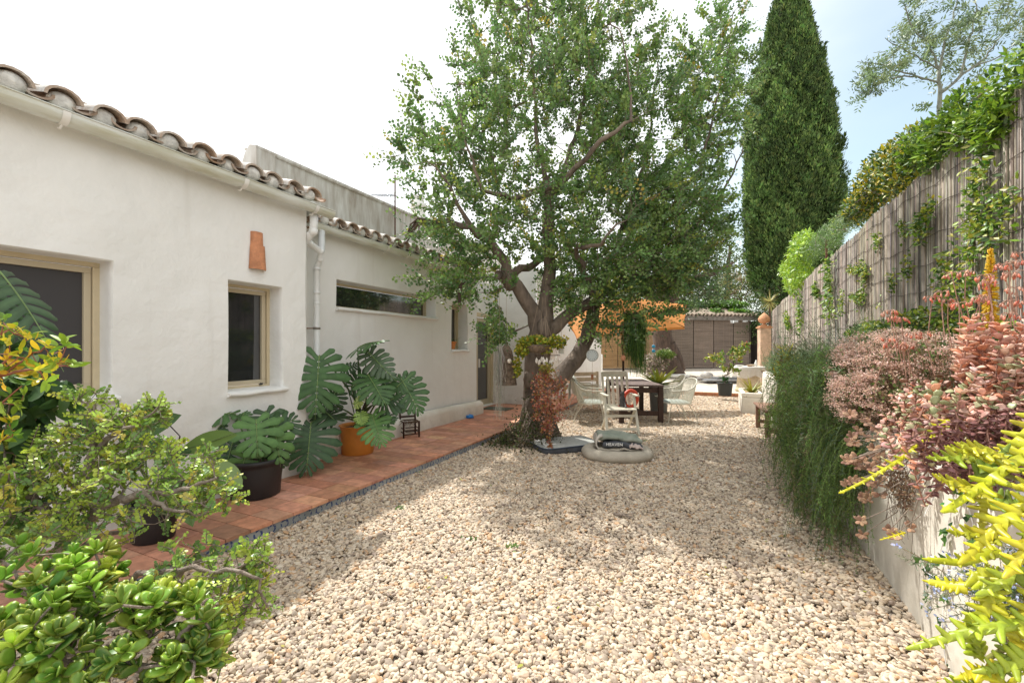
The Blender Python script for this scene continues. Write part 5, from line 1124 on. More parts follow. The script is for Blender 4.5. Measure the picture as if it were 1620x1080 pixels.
def wire_chair():
    t = thing('wire_chair', 'near white wire armchair on a sled base right of the table', 'chair', (0, 0, 0), 'white wire armchairs around the table')
    # local: faces -x, origin on the ground
    R1 = []  # upper rim
    pts = [(-.27, .30, .635), (-.12, .31, .64), (.05, .31, .65), (.16, .30, .69), (.24, .27, .77), (.29, .20, .83), (.31, .10, .855), (.315, 0, .86)]
    P = np.array(pts+[(x, -y, z) for x, y, z in pts[-2::-1]]); 
    lo = [(-.27, .27, .40), (-.12, .275, .395), (.04, .27, .39), (.12, .25, .39), (.17, .21, .395), (.19, .15, .40), (.20, .07, .405), (.2, 0, .405)]
    Lw = np.array(lo+[(x, -y, z) for x, y, z in lo[-2::-1]])
    def res(A, n):
        d_ = np.concatenate([[0], np.cumsum(np.linalg.norm(np.diff(A, axis=0), axis=1))]); u = np.linspace(0, d_[-1], n); return np.stack([np.interp(u, d_, A[:, k]) for k in range(3)], 1)
    U, Lo = res(P, 57), res(Lw, 57)
    g = G(); g.tube(U, .011, 8); g.tube(Lo, .007, 6); g.build('rim', WIREW, t)
    g = G()
    for i in range(57):
        m_ = (U[i]+Lo[i])/2+[0, (.015 if U[i][1] > 0 else -.015), -.0]; g.tube([U[i], m_, Lo[i]], .0058, 4, cap=False)
    g.build('backrest', WIREW, t)
    g = G(); g.tube([(-.27, -.27, .40), (-.28, 0, .39), (-.27, .27, .40)], .008, 6)
    for y in np.linspace(-.25, .25, 22): xb = .2-.3*y*y*4; g.tube([(-.275, y, .395), (0, y, .375), (min(.2, xb+.02), y, .40)], .004, 4, cap=False)
    for x in np.linspace(-.2, .15, 5): g.tube([(x, -.26, .385), (x, .26, .385)], .004, 4, cap=False)
    g.build('seat', WIREW, t)
    for y in (-.25, .25): g = G(); g.tube([(-.22, y, .40), (-.27, y, .20), (-.285, y, .03), (-.27, y, .010), (-.2, y, .008), (.2, y, .008), (.28, y, .010), (.29, y, .03), (.22, y, .2), (.10, y, .39)], .008, 8); g.build('leg', WIREW, t)
    g = G(); g.tube([(.29, -.25, .02), (.29, .25, .02)], .008, 7); g.tube([(-.285, -.25, .02), (-.285, .25, .02)], .008, 7); g.build('crossbar', WIREW, t)
    g = G(); n = 10; rows = []
    for i in range(n+1):
        a = i/n; rows.append([(-.25+.42*a, -.23+.46*b_, .405+.035*(1-(2*a-1)**8)*(1-(2*b_-1)**8)) for b_ in np.linspace(0, 1, 11)])
    g.grid(rows); g.build('cushion', mat('pale_cushion', (.38, .43, .39), .9), t)
    return t
wc = wire_chair(); p = gz(1072, 668); wc.location = (p[0], p[1], 0); wc.rotation_euler = (0, 0, PSI+radians(3))
p2 = gz(1062, 661)
p = gz(1058, 655); dup(wc, (p[0], p[1], 0), PSI+radians(-6), 'far white wire armchair right of the table, behind the near one')
p = gz(931, 668); lc = dup(wc, (p[0], p[1], 0), PSI+pi-radians(10), 'white wire armchair left of the table with a grey blanket on its back')
p = gz(926, 652); dup(wc, (p[0]-.05, p[1], 0), PSI+pi+radians(8), 'white wire armchair left of the table, behind the one with the blanket')
# blanket on the left chair back
bc = np.array(lc.location); g = G(); ax = np.array([cos(PSI-radians(10)), sin(PSI-radians(10)), 0]); ay = np.array([-ax[1], ax[0], 0]); rows = []
for i in range(13):
    y = -.24+i*.04; wob = .014*math.sin(i*1.7)
    rows.append([bc+ax*x+ay*(y+dy)+np.array([0, 0, z+wob]) for x, z, dy in ((-.10, .45, .0), (-.17, .60, .0), (-.225, .75, .01), (-.26, .85, .0), (-.30, .888, 0), (-.345, .87, 0), (-.37, .78, -.01), (-.38+wob, .66, 0), (-.375, .55, .01), (-.38+wob, .47, .02))])
g.grid(rows); o = g.build('blanket', mat('knit_blanket', (.40, .41, .36), .95, var=.35, vs=35, stretch=(1, 1, 5), bump=.5)); tag(o, 'grey striped knitted blanket draped over the left wire armchair', 'blanket'); md = o.modifiers.new('thick', 'SOLIDIFY'); md.thickness = .018
# long wooden bench side behind left chairs
c = gz(940, 612, .11); t = thing('pale_bench', 'pale slatted garden bench behind the left wire armchairs', 'bench', c); BW = mat('pale_bench_wood', (.50, .47, .38), .7, var=.15, vs=8)
for z in (.44, .62, .76):
    g = G(); g.beam(at(893, 600, 11.3)*[1, 1, 0]+[0, 0, z], at(945, 600, 11.6)*[1, 1, 0]+[0, 0, z+.0], .05, .10); g.build('slat', BW, t, smooth=False, bevel=.005)
for px in (893, 945): g = G(); q = at(px, 600, 11.3 if px < 900 else 11.6); g.beam(q*[1, 1, 0], q*[1, 1, 0]+[0, 0, .82], .06, .05); g.build('leg', BW, t, smooth=False)
# ------------------------------------------------------------------ pet beds
GREYF = mat('grey_fabric', (.36, .365, .34), .95, var=.1, vs=20, bump=.4, bs=120); DGREY = mat('charcoal_and_shaded_fabric', (.075, .08, .09), .95, var=.2, vs=20, bump=.3, bs=120); BEIGE = mat('beige_fabric', (.46, .41, .33), .95, var=.12, vs=9, bump=.4, bs=120)
GREENG = mat('green_grey_quilt', (.20, .24, .19), .9, var=1, vs=5, col2=(.33, .34, .28), bump=.5, bs=25); NAVY = mat('navy_piping', (.04, .055, .085), .8)
def grey_bed():
    c = gz(893, 710); ex_ = nrm(gz(925, 711)-gz(850, 718)); ey_ = np.array([-ex_[1], ex_[0], 0]); 
    t = thing('grey_cushion_bed', 'flat rectangular grey pet cushion lying at the foot of the tree', 'pet bed', (c[0], c[1], 0)); a, b_, h = .44, .30, .115
    def sh(sx, sy, z): return np.array([c[0], c[1], 0])+ex_*sx+ey_*sy+np.array([0, 0, z])
    def outline(k, s=1.0):
        return [(a*s*np.sign(cos(u))*abs(cos(u))**.28, b_*s*np.sign(sin(u))*abs(sin(u))**.28) for u in np.linspace(0, 2*pi, k+1)[:-1]]
    g = G(); rows = []
    for s, z in ((.97, .012), (1.01, .03), (1.015, .07), (1.0, .098)): rows.append([sh(x, y, z+.02*x*(1 if z > .05 else 0)) for x, y in outline(60, s)])
    g.grid(rows, cv=True); g.build('side', DGREY, t)  # side cloth made near black, carrying the front's shade in its colour
    g = G(); rows = []
    for s in np.linspace(1.0, 0.02, 12): rows.append([sh(x, y, .10+.035*(1-s**4)+.02*x+.006*math.sin(x*14+y*9)+.012*math.sin(5*x+2)*(1-s)) for x, y in outline(60, s)])
    g.grid(rows, cv=True); g.build('top', GREYF, t)
    g = G(); g.tube([sh(x, y, .099+.02*x) for x, y in outline(60, 1.012)], .008, 6, closed=True, cap=False); g.build('piping', NAVY, t)
    g = G(); g.grid([[sh(-.385+.16*i/6, -.20+.40*j/10, .133+.012*math.sin(j*.9)*.3-.0035*(6-i)**1.2*.6) for j in range(11)] for i in range(7)]); o = g.build('cloth', mat('white_cotton', (.72, .71, .68), .9)); tag(o, 'white cloth patch lying on the left end of the grey cushion', 'cloth'); md = o.modifiers.new('t', 'SOLIDIFY'); md.thickness = .008
grey_bed()
def round_bed():
    c = gz(976, 724); c[2] = 0; ex_ = np.array([cos(PSI-.1), sin(PSI-.1), 0]); ey_ = np.array([-ex_[1], ex_[0], 0]); t = thing('round_pet_bed', 'beige oval ring shaped pet bed on the gravel', 'pet bed', c); A_, B_ = .36, .28; g = G(); rows = []
    for u in np.linspace(0, 2*pi, 57)[:-1]:
        cu, su = np.sign(cos(u))*abs(cos(u))**.75, np.sign(sin(u))*abs(sin(u))**.75; p = c+ex_*A_*cu+ey_*B_*su; o = nrm(ex_*cu*B_+ey_*su*A_); rr = .10+.004*math.sin(u*9)+.004*math.sin(u*23)
        rows.append([p+o*rr*cos(v)+np.array([0, 0, .075+.075*sin(v)]) for v in np.linspace(0, 2*pi, 15)[:-1]])
    g.grid(rows, cu=True, cv=True); g.build('bolster', BEIGE, t)
    g = G(); g.grid([[c+ex_*A_*s*cos(u)+ey_*B_*s*sin(u)+np.array([0, 0, .085+.01*sin(5*u)*s]) for u in np.linspace(0, 2*pi, 33)[:-1]] for s in (.02, .4, .7, .92)], cv=True); g.build('base_cushion', BEIGE, t)
    g = G(); q = c-ex_*.30-ey_*.20+[0, 0, .13]; g.tube([q, q+ex_*.012-ey_*.012+[0, 0, .008]], [.012, .012], 10); g.build('button', mat('brown_button', (.12, .06, .03), .5), t)
    # folded quilt on it
    k = thing('folded_quilt', 'folded green grey quilt with dark lining and white lettering on the beige bed', 'quilt', c+[0, 0, .14])
    def sheet(z0, x0, x1, y0, y1, bulge, name, m, th, tilt=0, seed=0):
        g = G(); rows = []
        for i in range(19):
            u = i/18; row = []
            for j in range(13):
                v = j/12; e = (1-abs(2*u-1)**5)*(1-abs(2*v-1)**5)
                row.append(c+ex_*(x0+(x1-x0)*u)+ey_*(y0+(y1-y0)*v)+np.array([0, 0, z0+bulge*e+tilt*(u-.5)+.008*math.sin(u*11+v*7+seed)+.006*math.sin(u*23-v*5+seed)]))
            rows.append(row)
        g.grid(rows); o = g.build(name, m, k); md = o.modifiers.new('t', 'SOLIDIFY'); md.thickness = th; md.offset = -1; sd = o.modifiers.new('s', 'SUBSURF'); sd.levels = 1; sd.render_levels = 1; return o
    sheet(.155, -.26, .30, -.20, .24, .015, 'lower_fold', BEIGE, .02, 0, 1)
    sheet(.225, -.20, .30, -.20, .24, .02, 'lining', DGREY, .065, -.02, 2)
    sheet(.285, -.27, .31, -.16, .25, .045, 'upper_fold', GREENG, .055, -.05, 3)
    sheet(.19, .12, .30, -.25, -.10, .03, 'pink_corner', mat('pink_lining', (.52, .42, .38), .9), .02, -.02, 5)
    g = G(); rows = []     # rounded fold at the left
    for j in range(12):
        v = j/11; y = -.19+.42*v; rows.append([c+ex_*(-.20-.075*sin(a_))+ey_*y+np.array([0, 0, .225-.085*cos(a_)]) for a_ in np.linspace(0, pi, 12)])
    g.grid(rows); o = g.build('fold_edge', mat('pale_edge', (.50, .46, .40), .9), k); md = o.modifiers.new('t', 'SOLIDIFY'); md.thickness = .018
    fc = bpy.data.curves.new('lettering', 'FONT'); fc.body = 'HEAVEN'; fc.size = .052; fc.extrude = .0015; fc.offset = .0012; fc.space_character = 1.1
    fo = bpy.data.objects.new('lettering', fc); COL.objects.link(fo); dg = bpy.context.evaluated_depsgraph_get(); me = bpy.data.meshes.new_from_object(fo.evaluated_get(dg)); bpy.data.objects.remove(fo)
    lt = bpy.data.objects.new('lettering', me); COL.objects.link(lt); lt.parent = k
    from mathutils import Matrix
    org = c+ex_*-.165-ey_*.213+np.array([0, 0, .205])-np.array(k.location)
    Mx = Matrix(((ex_[0], 0, -ey_[0]*-1*-1, org[0]), (ex_[1], 0, -ey_[1], org[1]), (0, 1, 0, org[2]), (0, 0, 0, 1))); lt.matrix_local = Mx
    me.materials.clear(); me.materials.append(mat('white_print', (.75, .74, .70), .8))
round_bed()
q = gz(1031, 731); g = G(); g.ell((q[0], q[1], .03), (.03, .028, .026), n=14, k=9); tag(g.build('white_ball', mat('white_stone', (.72, .68, .62), .6)), 'small round white stone right of the beige pet bed', 'stone')
# ------------------------------------------------------------------ bench, planter, terrace things
def bench():
    c = gz(1240, 672); c[2] = 0; t = thing('wooden_bench', 'brown slatted wooden bench standing against the green bush on the right', 'bench', c); rz = radians(3)
    pA = at(1200, 641, 1)-[0, 0, EYE]; h = .46
    ax = np.array([cos(rz), sin(rz), 0]); ay = np.array([-sin(rz), cos(rz), 0])
    f = gz(1211, 694); o = np.array([f[0]-.03, f[1]-.05, 0]); Q = lambda x, y, z: o+ax*x+ay*y+np.array([0, 0, z])
    WB = mat('bench_wood', (.17, .085, .05), .6, var=1, vs=5, col2=(.26, .15, .10), stretch=(1, 6, 6)); g = G()
    for i in range(4): x = .05+i*.115; g.beam(Q(x, -.04, h-.015), Q(x, 1.15, h-.015), .105, .028)
    g.build('seat', mat('bench_top', (.24, .13, .085), .55, var=.25, vs=5, stretch=(6, 1, 6)), t, smooth=False, bevel=.004)
    for x, y in ((.06, .04), (.06, 1.05), (.38, .04), (.38, 1.05)): g = G(); g.beam(Q(x, y, 0), Q(x, y, h-.03), .07, .07, up=ax); g.build('leg', WB, t, smooth=False, bevel=.004)
    for y in (.04, 1.05): g = G(); g.beam(Q(.1, y, .13), Q(.35, y, .13), .04, .06); g.build('stretcher', WB, t, smooth=False); g = G(); g.beam(Q(.1, y, h-.07), Q(.35, y, h-.07), .04, .06); g.build('rail', WB, t, smooth=False)
bench()
def planter():
    a = gz(1173, 655); b_ = gz(1228, 655); t = thing('white_planter', 'white plastered block planter with a yellow green agave', 'planter', (a[0], a[1], 0)); x0, x1 = a[0], .95; y0, y1 = a[1], a[1]+1.35; h = .47
    g = G(); g.bx(x0, x1, y0, y1, 0, h-.10); g.bx(x0, x0+.09, y0, y1, h-.10, h); g.bx(x0+.09, x1, y0, y0+.09, h-.10, h); g.bx(x1-.05, x1, y0+.09, y1, h-.10, h); g.bx(x0+.09, x1-.05, y1-.09, y1, h-.1, h); g.build('box', PLASTW, t, bevel=.02)
    g = G(); g.bx(x0+.09, x1-.05, y0+.09, y1-.09, h-.1, h-.06); g.build('soil', mat('dry_soil', (.34, .24, .14), .95, var=.3, vs=20), t, smooth=False)
    g = G(); k = 34; cc = np.array([x0+.26, y0+.75, h-.06]); an = rg.uniform(0, 6.3, k); D = np.stack([np.cos(an), np.sin(an), rg.uniform(.1, 1.6, k)], 1)
    leaves(g, np.repeat([cc], k, 0)+rnd(k, .02), D, [0, 0, 1], rg.uniform(.30, .52, k), .045, pick([(.34, .36, .05), (.42, .38, .05), (.22, .28, .05)], k, .1), T_strap(6, lambda u: .5*(1-u**1.5), .5, .22)); g.build('foliage', FLESH, t)
planter()
# agave like plant behind the table
c = at(1042, 612, 9.8); c[2] = .0; t = thing('potted_agave', 'bright yellow green aloe in a grey pot behind the table', 'potted plant', c); pot('pot', t, c, .17, .22, .60, mat('grey_pot', (.20, .21, .21), .6), rim=.03)
g = G(); k = 26; an = np.linspace(0, 6.3, k)+rnd(k, .1)[:, 0]; D = np.stack([np.cos(an), np.sin(an), rg.uniform(.0, .9, k)], 1); leaves(g, np.repeat([c+[0, 0, .62]], k, 0), D, [0, 0, 1], rg.uniform(.35, .66, k), .10, pick([(.30, .38, .04), (.40, .46, .06), (.16, .26, .04)], k, .1), T_strap(7, lambda u: .5*(1-u**2)**.8, .45, .05)); g.build('foliage', FLESH, t)
# geranium in the grey pot on the terrace
c = gz(1147, 627, .11); c[2] = .135; t = thing('potted_geranium', 'leggy green leaved shrub in a dark grey pot on the terrace edge', 'potted plant', c); pot('pot', t, c, .155, .20, .36, mat('slate_pot', (.045, .052, .05), .6), rim=.02)
A = inblob(60, [(at(1142, 567, 12.1), (.45, .4, .14), 2), (at(1170, 556, 12.2), (.25, .3, .16), 1.4), (at(1155, 583, 12.1), (.25, .2, .10), .8), (at(1180, 545, 12.2), (.10, .1, .12), .6)])
PP, par, kids, R, tips = grow([([c+[0, 0, .3], c+[0, 0, .55], at(1155, 590, 12.1)], [.02, .018, .014])], A, step=.12, r0=.005)
g = G(); limbs(g, PP, par, kids, R); g.build('stem', TWIG, t); g = G(); twigs(g, tips, PP, par, per=3, length=.12, nl=5, Ls=.07, Ws=.075, cols=[(.18, .30, .04), (.28, .38, .05), (.40, .36, .06), (.10, .2, .03)], pinn=False, up=.3); g.build('foliage', LEAF, t)
g = G(); k = 40; leaves(g, c+[0, 0, .4]+rnd(k, .03), rnd(k)+[0, 0, 1.4], rnd(k), .14, .03, (.04, .14, .03), T_lance()); g.build('undergrowth', LEAF, t)
g = G(); q = at(1181, 545, 12.2); k = 40; leaves(g, q+rnd(k, .03), rnd(k), rnd(k), .035, .03, (.62, .03, .05), T_hex()); g.build('flower', LEAF, t)
# round table with lace cloth
c = gz(1182, 620, .12); c = np.array([c[0]+.05, c[1]+.25, .13]); t = thing('round_table', 'round stone garden table with a wide pedestal near the bush', 'table', c); STN = mat('pale_stone', (.62, .52, .36), .8, var=.2, vs=8)
g = G(); g.lathe([(0, 0), (.36, 0), (.38, .05), (.33, .12), (.30, .5), (.36, .66), (.20, .69)], c, 28); g.build('pedestal', STN, t); g = G(); g.lathe([(0, .70), (.46, .70), (.47, .715), (.47, .735), (.46, .75), (0, .75)], c, 36); g.build('tabletop', STN, t)
g = G(); rows = [[c+[r*cos(a), r*sin(a), .754] for a in np.linspace(0, 2*pi, 73)[:-1]] for r in (.01, .25, .46)]
for s in (0, .3, .6, 1): rows.append([c+[(.478+.025*s*sin(a*11))*cos(a), (.478+.025*s*sin(a*11))*sin(a), .745-s*(.24+.10*abs(sin(a*2.5)))] for a in np.linspace(0, 2*pi, 73)[:-1]])
g.grid(rows, cv=True); o = g.build('tablecloth', mat('lace', (.80, .79, .75), .9, var=1, vs=22, col2=(.70, .67, .61), trans=.25)); tag(o, 'white lace cloth draped over the round stone table', 'tablecloth')
for i, (dx, dy, k_, lab) in enumerate([(-.25, -.1, 0, 'shallow white dish on the left of the lace cloth'), (.02, -.2, 1, 'brown clay bowl in the middle of the lace cloth'), (.2, -.05, 2, 'slim white candle jar standing on the lace cloth'), (.12, .15, 1, 'pale shell bowl at the back of the lace cloth')]):
    q = c+[dx, dy, .757]; g = G(); pr = [[(0, 0), (.07, .004), (.12, .03), (.115, .034), (0, .012)], [(0, 0), (.05, .0), (.09, .05), (.085, .052), (.04, .012), (0, .01)], [(0, 0), (.04, 0), (.042, .12), (.02, .14), (.02, .19), (0, .195)]][k_]
    g.lathe(pr, q, 20); tag(g.build(['dish', 'bowl', 'candle_jar', 'bowl'][i], [WHITE, mat('clay_bowl', (.42, .28, .18), .7), WHITE, STN][i]), lab, ['dish', 'bowl', 'jar', 'bowl'][i])
# finial pillar
c = at(1209, 545, 15.2); c[2] = .12; t = thing('gate_pillar', 'plastered pillar topped by a terracotta pine cone finial', 'pillar', c); TC = mat('finial_terracotta', (.55, .28, .15), .85, var=.25, vs=14)
zt_ = at(1209, 519, 15.2)[2]; g = G(); g.box((c[0], c[1], (c[2]+zt_)/2), (.34, .34, zt_-c[2]), .2); g.build('shaft', mat('pink_plaster', (.60, .42, .30), .85, var=.25, vs=6), t, bevel=.01)
g = G(); g.box((c[0], c[1], zt_+.02), (.42, .42, .04), .2); g.box((c[0], c[1], zt_+.06), (.34, .34, .04), .2); g.build('cap', TC, t, bevel=.01)
g = G(); rows = []
for z, r in ((0, .09), (.03, .10), (.05, .06), (.08, .05), (.11, .12), (.17, .175), (.25, .18), (.33, .14), (.40, .075), (.45, .02), (.47, .001)): rows.append([(c[0]+r*(1+.05*((i+int(z*30)) % 2))*cos(a), c[1]+r*(1+.05*((i+int(z*30)) % 2))*sin(a), zt_+.08+z*1.0) for i, a in enumerate(np.linspace(0, 2*pi, 25)[:-1])])
g.grid(rows, cv=True); g.build('finial', TC, t)
# ------------------------------------------------------------------ shed
def shed():
    a = at(935, 582, 23.5); b_ = at(1204, 582, 25.0); a[2] = b_[2] = .28; L_ = np.linalg.norm((b_-a)[:2]); ax = nrm((b_-a)*[1, 1, 0]); ay = np.array([-ax[1], ax[0], 0]); t = thing('garden_shed', 'low shed with clay tile roof and roll down bamboo blinds', 'shed', a)
    Q = lambda x, y, z: a+ax*x+ay*y+np.array([0, 0, z])
    def bxx(g, x0, x1, y0, y1, z0, z1, m=0): g.box(Q((x0+x1)/2, (y0+y1)/2, (z0+z1)/2), (x1-x0, y1-y0, z1-z0), math.atan2(ax[1], ax[0]), m=m)
    H_ = 2.72; DW = mat('shed_timber', (.10, .075, .06), .85, var=.3, vs=6)
    g = G(); bxx(g, 0, L_, 3.0, 3.1, -.2, H_+.6); bxx(g, 0, .1, .3, 3, -.2, H_); bxx(g, L_-.1, L_, .3, 3, -.2, H_); g.build('wall', mat('shed_inside', (.07, .055, .045), .95), t, smooth=False)
    g = G(); bxx(g, -.3, L_+.1, -.25, -.05, H_, H_+.14); bxx(g, -.3, L_+.1, -.32, -.25, H_+.1, H_+.22); g.build('beam', mat('eave_beam', (.24, .22, .20), .9, var=.3, vs=5), t, smooth=False)
    xs = [0, 1.3, 2.65, 4.0, 5.35, 6.20, 7.10, 8.02]; xs = [x*L_/9.15 for x in (0, 1.35, 2.7, 4.05, 5.35, 6.45, 7.55, 8.45)]
    cols = [(.42, .26, .12), (.44, .28, .13), (.40, .27, .15), (.24, .19, .15), (.25, .195, .155), (.23, .18, .145), (.26, .205, .16)]  # left three blinds coloured brighter to hold sunlight, the rest grey brown
    for i in range(7):
        g = G(); z = .12
        cz = np.arange(z, H_, .022)
        for k, zz in enumerate(cz): q_ = rg.uniform(-.004, .004); bxx(g, xs[i]+.02, xs[i+1]-.02, -.056+q_, -.046+q_, zz, zz+rg.uniform(.013, .019))
        bxx(g, xs[i]+.015, xs[i+1]-.015, -.06, -.035, z-.05, z)
        bm = mat('bamboo_blind_%s' % 'abcdefg'[i], cols[i], .85, var=.3, vs=4, stretch=(.25, .25, 9)); g.build('blind', bm, t, smooth=False)
        g = G()
        for f in (.2, .5, .8): x = xs[i]+(xs[i+1]-xs[i])*f; bxx(g, x-.0025, x+.0025, -.064, -.060, .12, H_)
        g.build('blind_cord', CORD, t, smooth=False)
    for x in [0, xs[2], xs[3], xs[5], xs[7]+.1, L_-.1]: g = G(); bxx(g, x-.05, x+.05, .02, .14, -.2, H_); g.build('post', DW, t, smooth=False)
    g = G(); n = int((L_+.4)/.235); sl = .30
    for i in range(n):
        for k in range(4):
            aa = np.linspace(0, pi, 7); xx = -.25+i*.235+rg.uniform(-.02, .02); y0 = -.42+k*.36+rg.uniform(-.02, .02); y1 = y0+.44; z0 = H_+.20+k*.36*sl+rg.uniform(0, .01)
            g.grid([[Q(xx+.10*cos(u), y_, z_+.10*sin(u)) for u in aa] for y_, z_ in ((y0, z0+.03), (y1, z0+.03+.44*sl))]); g.grid([[Q(xx+.12+.09*cos(u), y_, z_-.06*sin(u)) for u in aa] for y_, z_ in ((y0+.04, z0+.06), (y1, z0+.06+.44*sl))], m=1)
            g.grid([[Q(xx+.10*cos(u), y0, z0+.03+.08*sin(u)) for u in aa], [Q(xx+.075*cos(u), y0+.004, z0+.03+.055*sin(u)) for u in aa]])
    g.grid([[Q(-.3, -.38, H_+.18), Q(-.3, 3.2, H_+1.2)], [Q(L_+.1, -.38, H_+.18), Q(L_+.1, 3.2, H_+1.2)]], m=1); g.build('roof', [mat('old_tile', (.36, .29, .22), .9, var=1, vs=4, col2=(.22, .17, .13)), RT], t)
    return a, ax, ay, L_, H_
sa, sax, say, sL, sH = shed()
Qs = lambda x, y, z: sa+sax*x+say*y+np.array([0, 0, z])
climber('roof_ivy', 'bright green ivy creeping over the shed tiles', 'climbing plant', [(Qs(sL*f, 1.6+.4*math.sin(f*20), sH+1.05), (.8, .7, .22), 1) for f in np.linspace(.58, .98, 7)]+[(Qs(sL*f, .3, sH+.55), (.4, .4, .10), .35) for f in (.74, .86, .9)], 3600, .16, .13, [(.12, .28, .03), (.20, .38, .04), (.08, .17, .03)], dirv=(0, -.2, 0), stems=20)
c = Qs(sL*.88, 2.6, sH+.9); t = thing('fan_palm', 'fan palm behind the shed roof', 'palm', (c[0], c[1], 0)); g = G(); gs = G()
for i in range(34):
    a = rg.uniform(0, 6.3); e = rg.uniform(.1, 1.5); dr = np.array([cos(a)*cos(e), sin(a)*cos(e), sin(e)]); tip = c+dr*rg.uniform(.6, 1.1); gs.tube([c, tip], .012, 4, cap=False); k = 18; side = nrm(np.cross(dr, [0, 0, 1])); an = np.linspace(-1.3, 1.3, k)
    D = dr*np.cos(an)[:, None]+side*np.sin(an)[:, None]; leaves(g, np.repeat([tip], k, 0), D, [0, 0, 1], .55, .035, pick([(.20, .30, .09), (.13, .22, .06)], k), T_strap(3, lambda u: .5*(1-u), .2, .15))
gs.tube([(c[0], c[1], 0), c], [.16, .14], 9); g.build('foliage', LEAF, t); gs.build('trunk', BARK, t)
c = at(1218, 478, 20); t = thing('yucca', 'spiky yellowish yucca hanging by the far end of the fence', 'plant', (c[0], c[1], 0)); g = G(); k = 90; D = rnd(k)+[0, 0, -.1]; leaves(g, np.repeat([c], k, 0), D, [0, 0, 1], rg.uniform(.4, .75, k), .05, pick([(.40, .36, .12), (.30, .30, .10)], k), T_strap(4, lambda u: .5*(1-u), .2, .3)); g.build('foliage', LEAF, t); g = G(); g.tube([(c[0], c[1], 0), c], [.07, .05], 8); g.build('trunk', BARK, t)
# dead leaf bush beside the old trunk, white basin, stones on the terrace
climber('leaf_mound', 'greyish pink dry leaved bush left of the old tree trunk', 'shrub', [(at(1038, 572, 18.5), (.55, .5, .42), 2), (at(1052, 562, 18.6), (.4, .4, .3), .7), (at(1030, 585, 18.4), (.5, .4, .25), 1)], 2600, .10, .06, [(.40, .32, .26), (.30, .24, .18), (.46, .38, .32), (.14, .18, .07)], matl=LEAFM, dirv=(0, 0, .3), stems=20)
climber('green_mound', 'green leafy clump on top of the dry bush by the old trunk', 'shrub', [(at(1053, 560, 18.2), (.38, .35, .16), 2)], 900, .10, .06, [(.14, .24, .04), (.20, .28, .06)], stems=10)
for i, (px, py, r, lab) in enumerate([(1118, 598, (.24, .2, .17), 'pale boulder on the far terrace near the shed'), (1096, 599, (.14, .12, .08), 'small brown stone left of the pale boulder'), (1107, 601, (.13, .1, .07), 'flat grey stone touching the pale boulder on its left')]):
    q = gz(px, py, .25); g = G(); g.ell((q[0], q[1], .25+r[2]*.6), r, n=10, k=7); tag(g.build('boulder', mat('stone_%s' % 'abc'[i], [(.55, .52, .48), (.25, .2, .15), (.3, .28, .26)][i], .9, var=.3, vs=6)), lab, 'stone')
q = gz(1068, 597, .2); g = G(); g.box((q[0], q[1], .28), (1.1, .5, .10), PSI); tag(g.build('stone_basin', WHITE, bevel=.03), 'long low white slab lying under the old tree', 'slab')
q = gz(1125, 602, .2); g = G(); g.box((q[0]+.3, q[1]-.3, .26), (1.4, .9, .05), PSI); g.box((q[0]+.5, q[1]+.2, .31), (.9, .6, .05), PSI); tag(g.build('slate_slabs', mat('slate', (.20, .20, .20), .8, var=.2), bevel=.008), 'stack of dark slate slabs right of the pale boulder', 'slabs')
for i, (px, py) in enumerate(((1034, 548), (1034, 555))):
    q = at(px, py, 12); g = G(); g.ell(q, (.05, .02, .045), n=12, k=8); tag(g.build('blue_disc', mat('blue_glass_%s' % 'ab'[i], (.02, .28, .50), .2)), ['upper blue glass disc hung before the old trunk', 'lower blue glass disc hung before the old trunk'][i], 'ornament')
# white garden wall, hose
g = G(); A_, B_ = at(860, 600, 14.9), at(951, 600, 15.2)
ex_ = nrm((B_-A_)*[1, 1, 0]); Lw = np.linalg.norm((B_-A_)[:2]); g.grid([[np.array([A_[0], A_[1], 0])+ex_*Lw*u+np.array([0, 0, z]) for z in (0, .6, 1.2, 1.8, 2.15+(.35 if u < .55 else .0))] for u in np.linspace(0, 1, 14)])
g.grid([[np.array([B_[0], B_[1], 0])+np.array([-ex_[1], ex_[0], 0])*v+np.array([0, 0, z]) for z in (0, 1, 2.1)] for v in (0, .3)]); tag(g.build('garden_wall', PLASTER), 'white garden wall seen behind the forked tree limb', 'wall')
q = at(908, 583, 14.6); t = thing('garden_hose', 'coiled turquoise hose on the white garden wall', 'hose', q); g = G(); u = np.linspace(0, 2*pi*5, 120); g.tube(np.stack([q[0]+(.16+.01*np.sin(u*.37))*np.cos(u)*cos(PSI), q[1]-.03+(.16)*np.cos(u)*sin(PSI)+.004*u/6, q[2]+(.17)*np.sin(u)], 1), .014, 6, cap=False)
g.tube([at(915, 575, 14.5), at(921, 584, 14.5), at(925, 592, 14.5), at(924, 603, 14.5), at(920, 606, 14.5)], .012, 6); g.build('coil', mat('turquoise_hose', (.02, .36, .30), .4), t)
q = gz(945, 603, .1); t = thing('white_barrel', 'white round barrel with a purple flower pot on top by the blinds', 'barrel', (q[0], q[1], .1)); zt_ = at(945, 562, 15.0)[2]; g = G(); g.lathe([(0, 0), (.2, 0), (.21, .03), (.21, zt_-.14), (.19, zt_-.1), (0, zt_-.1)], (q[0], q[1], .1), 24); g.build('body', WHITE, t)
g = G(); g.lathe([(.07, zt_-.1), (.10, zt_+.05), (.09, zt_+.05), (0, zt_+.02)], (q[0], q[1], .1), 14); k = 60; g.build('pot', mat('purple_pot', (.25, .05, .14), .5), t)
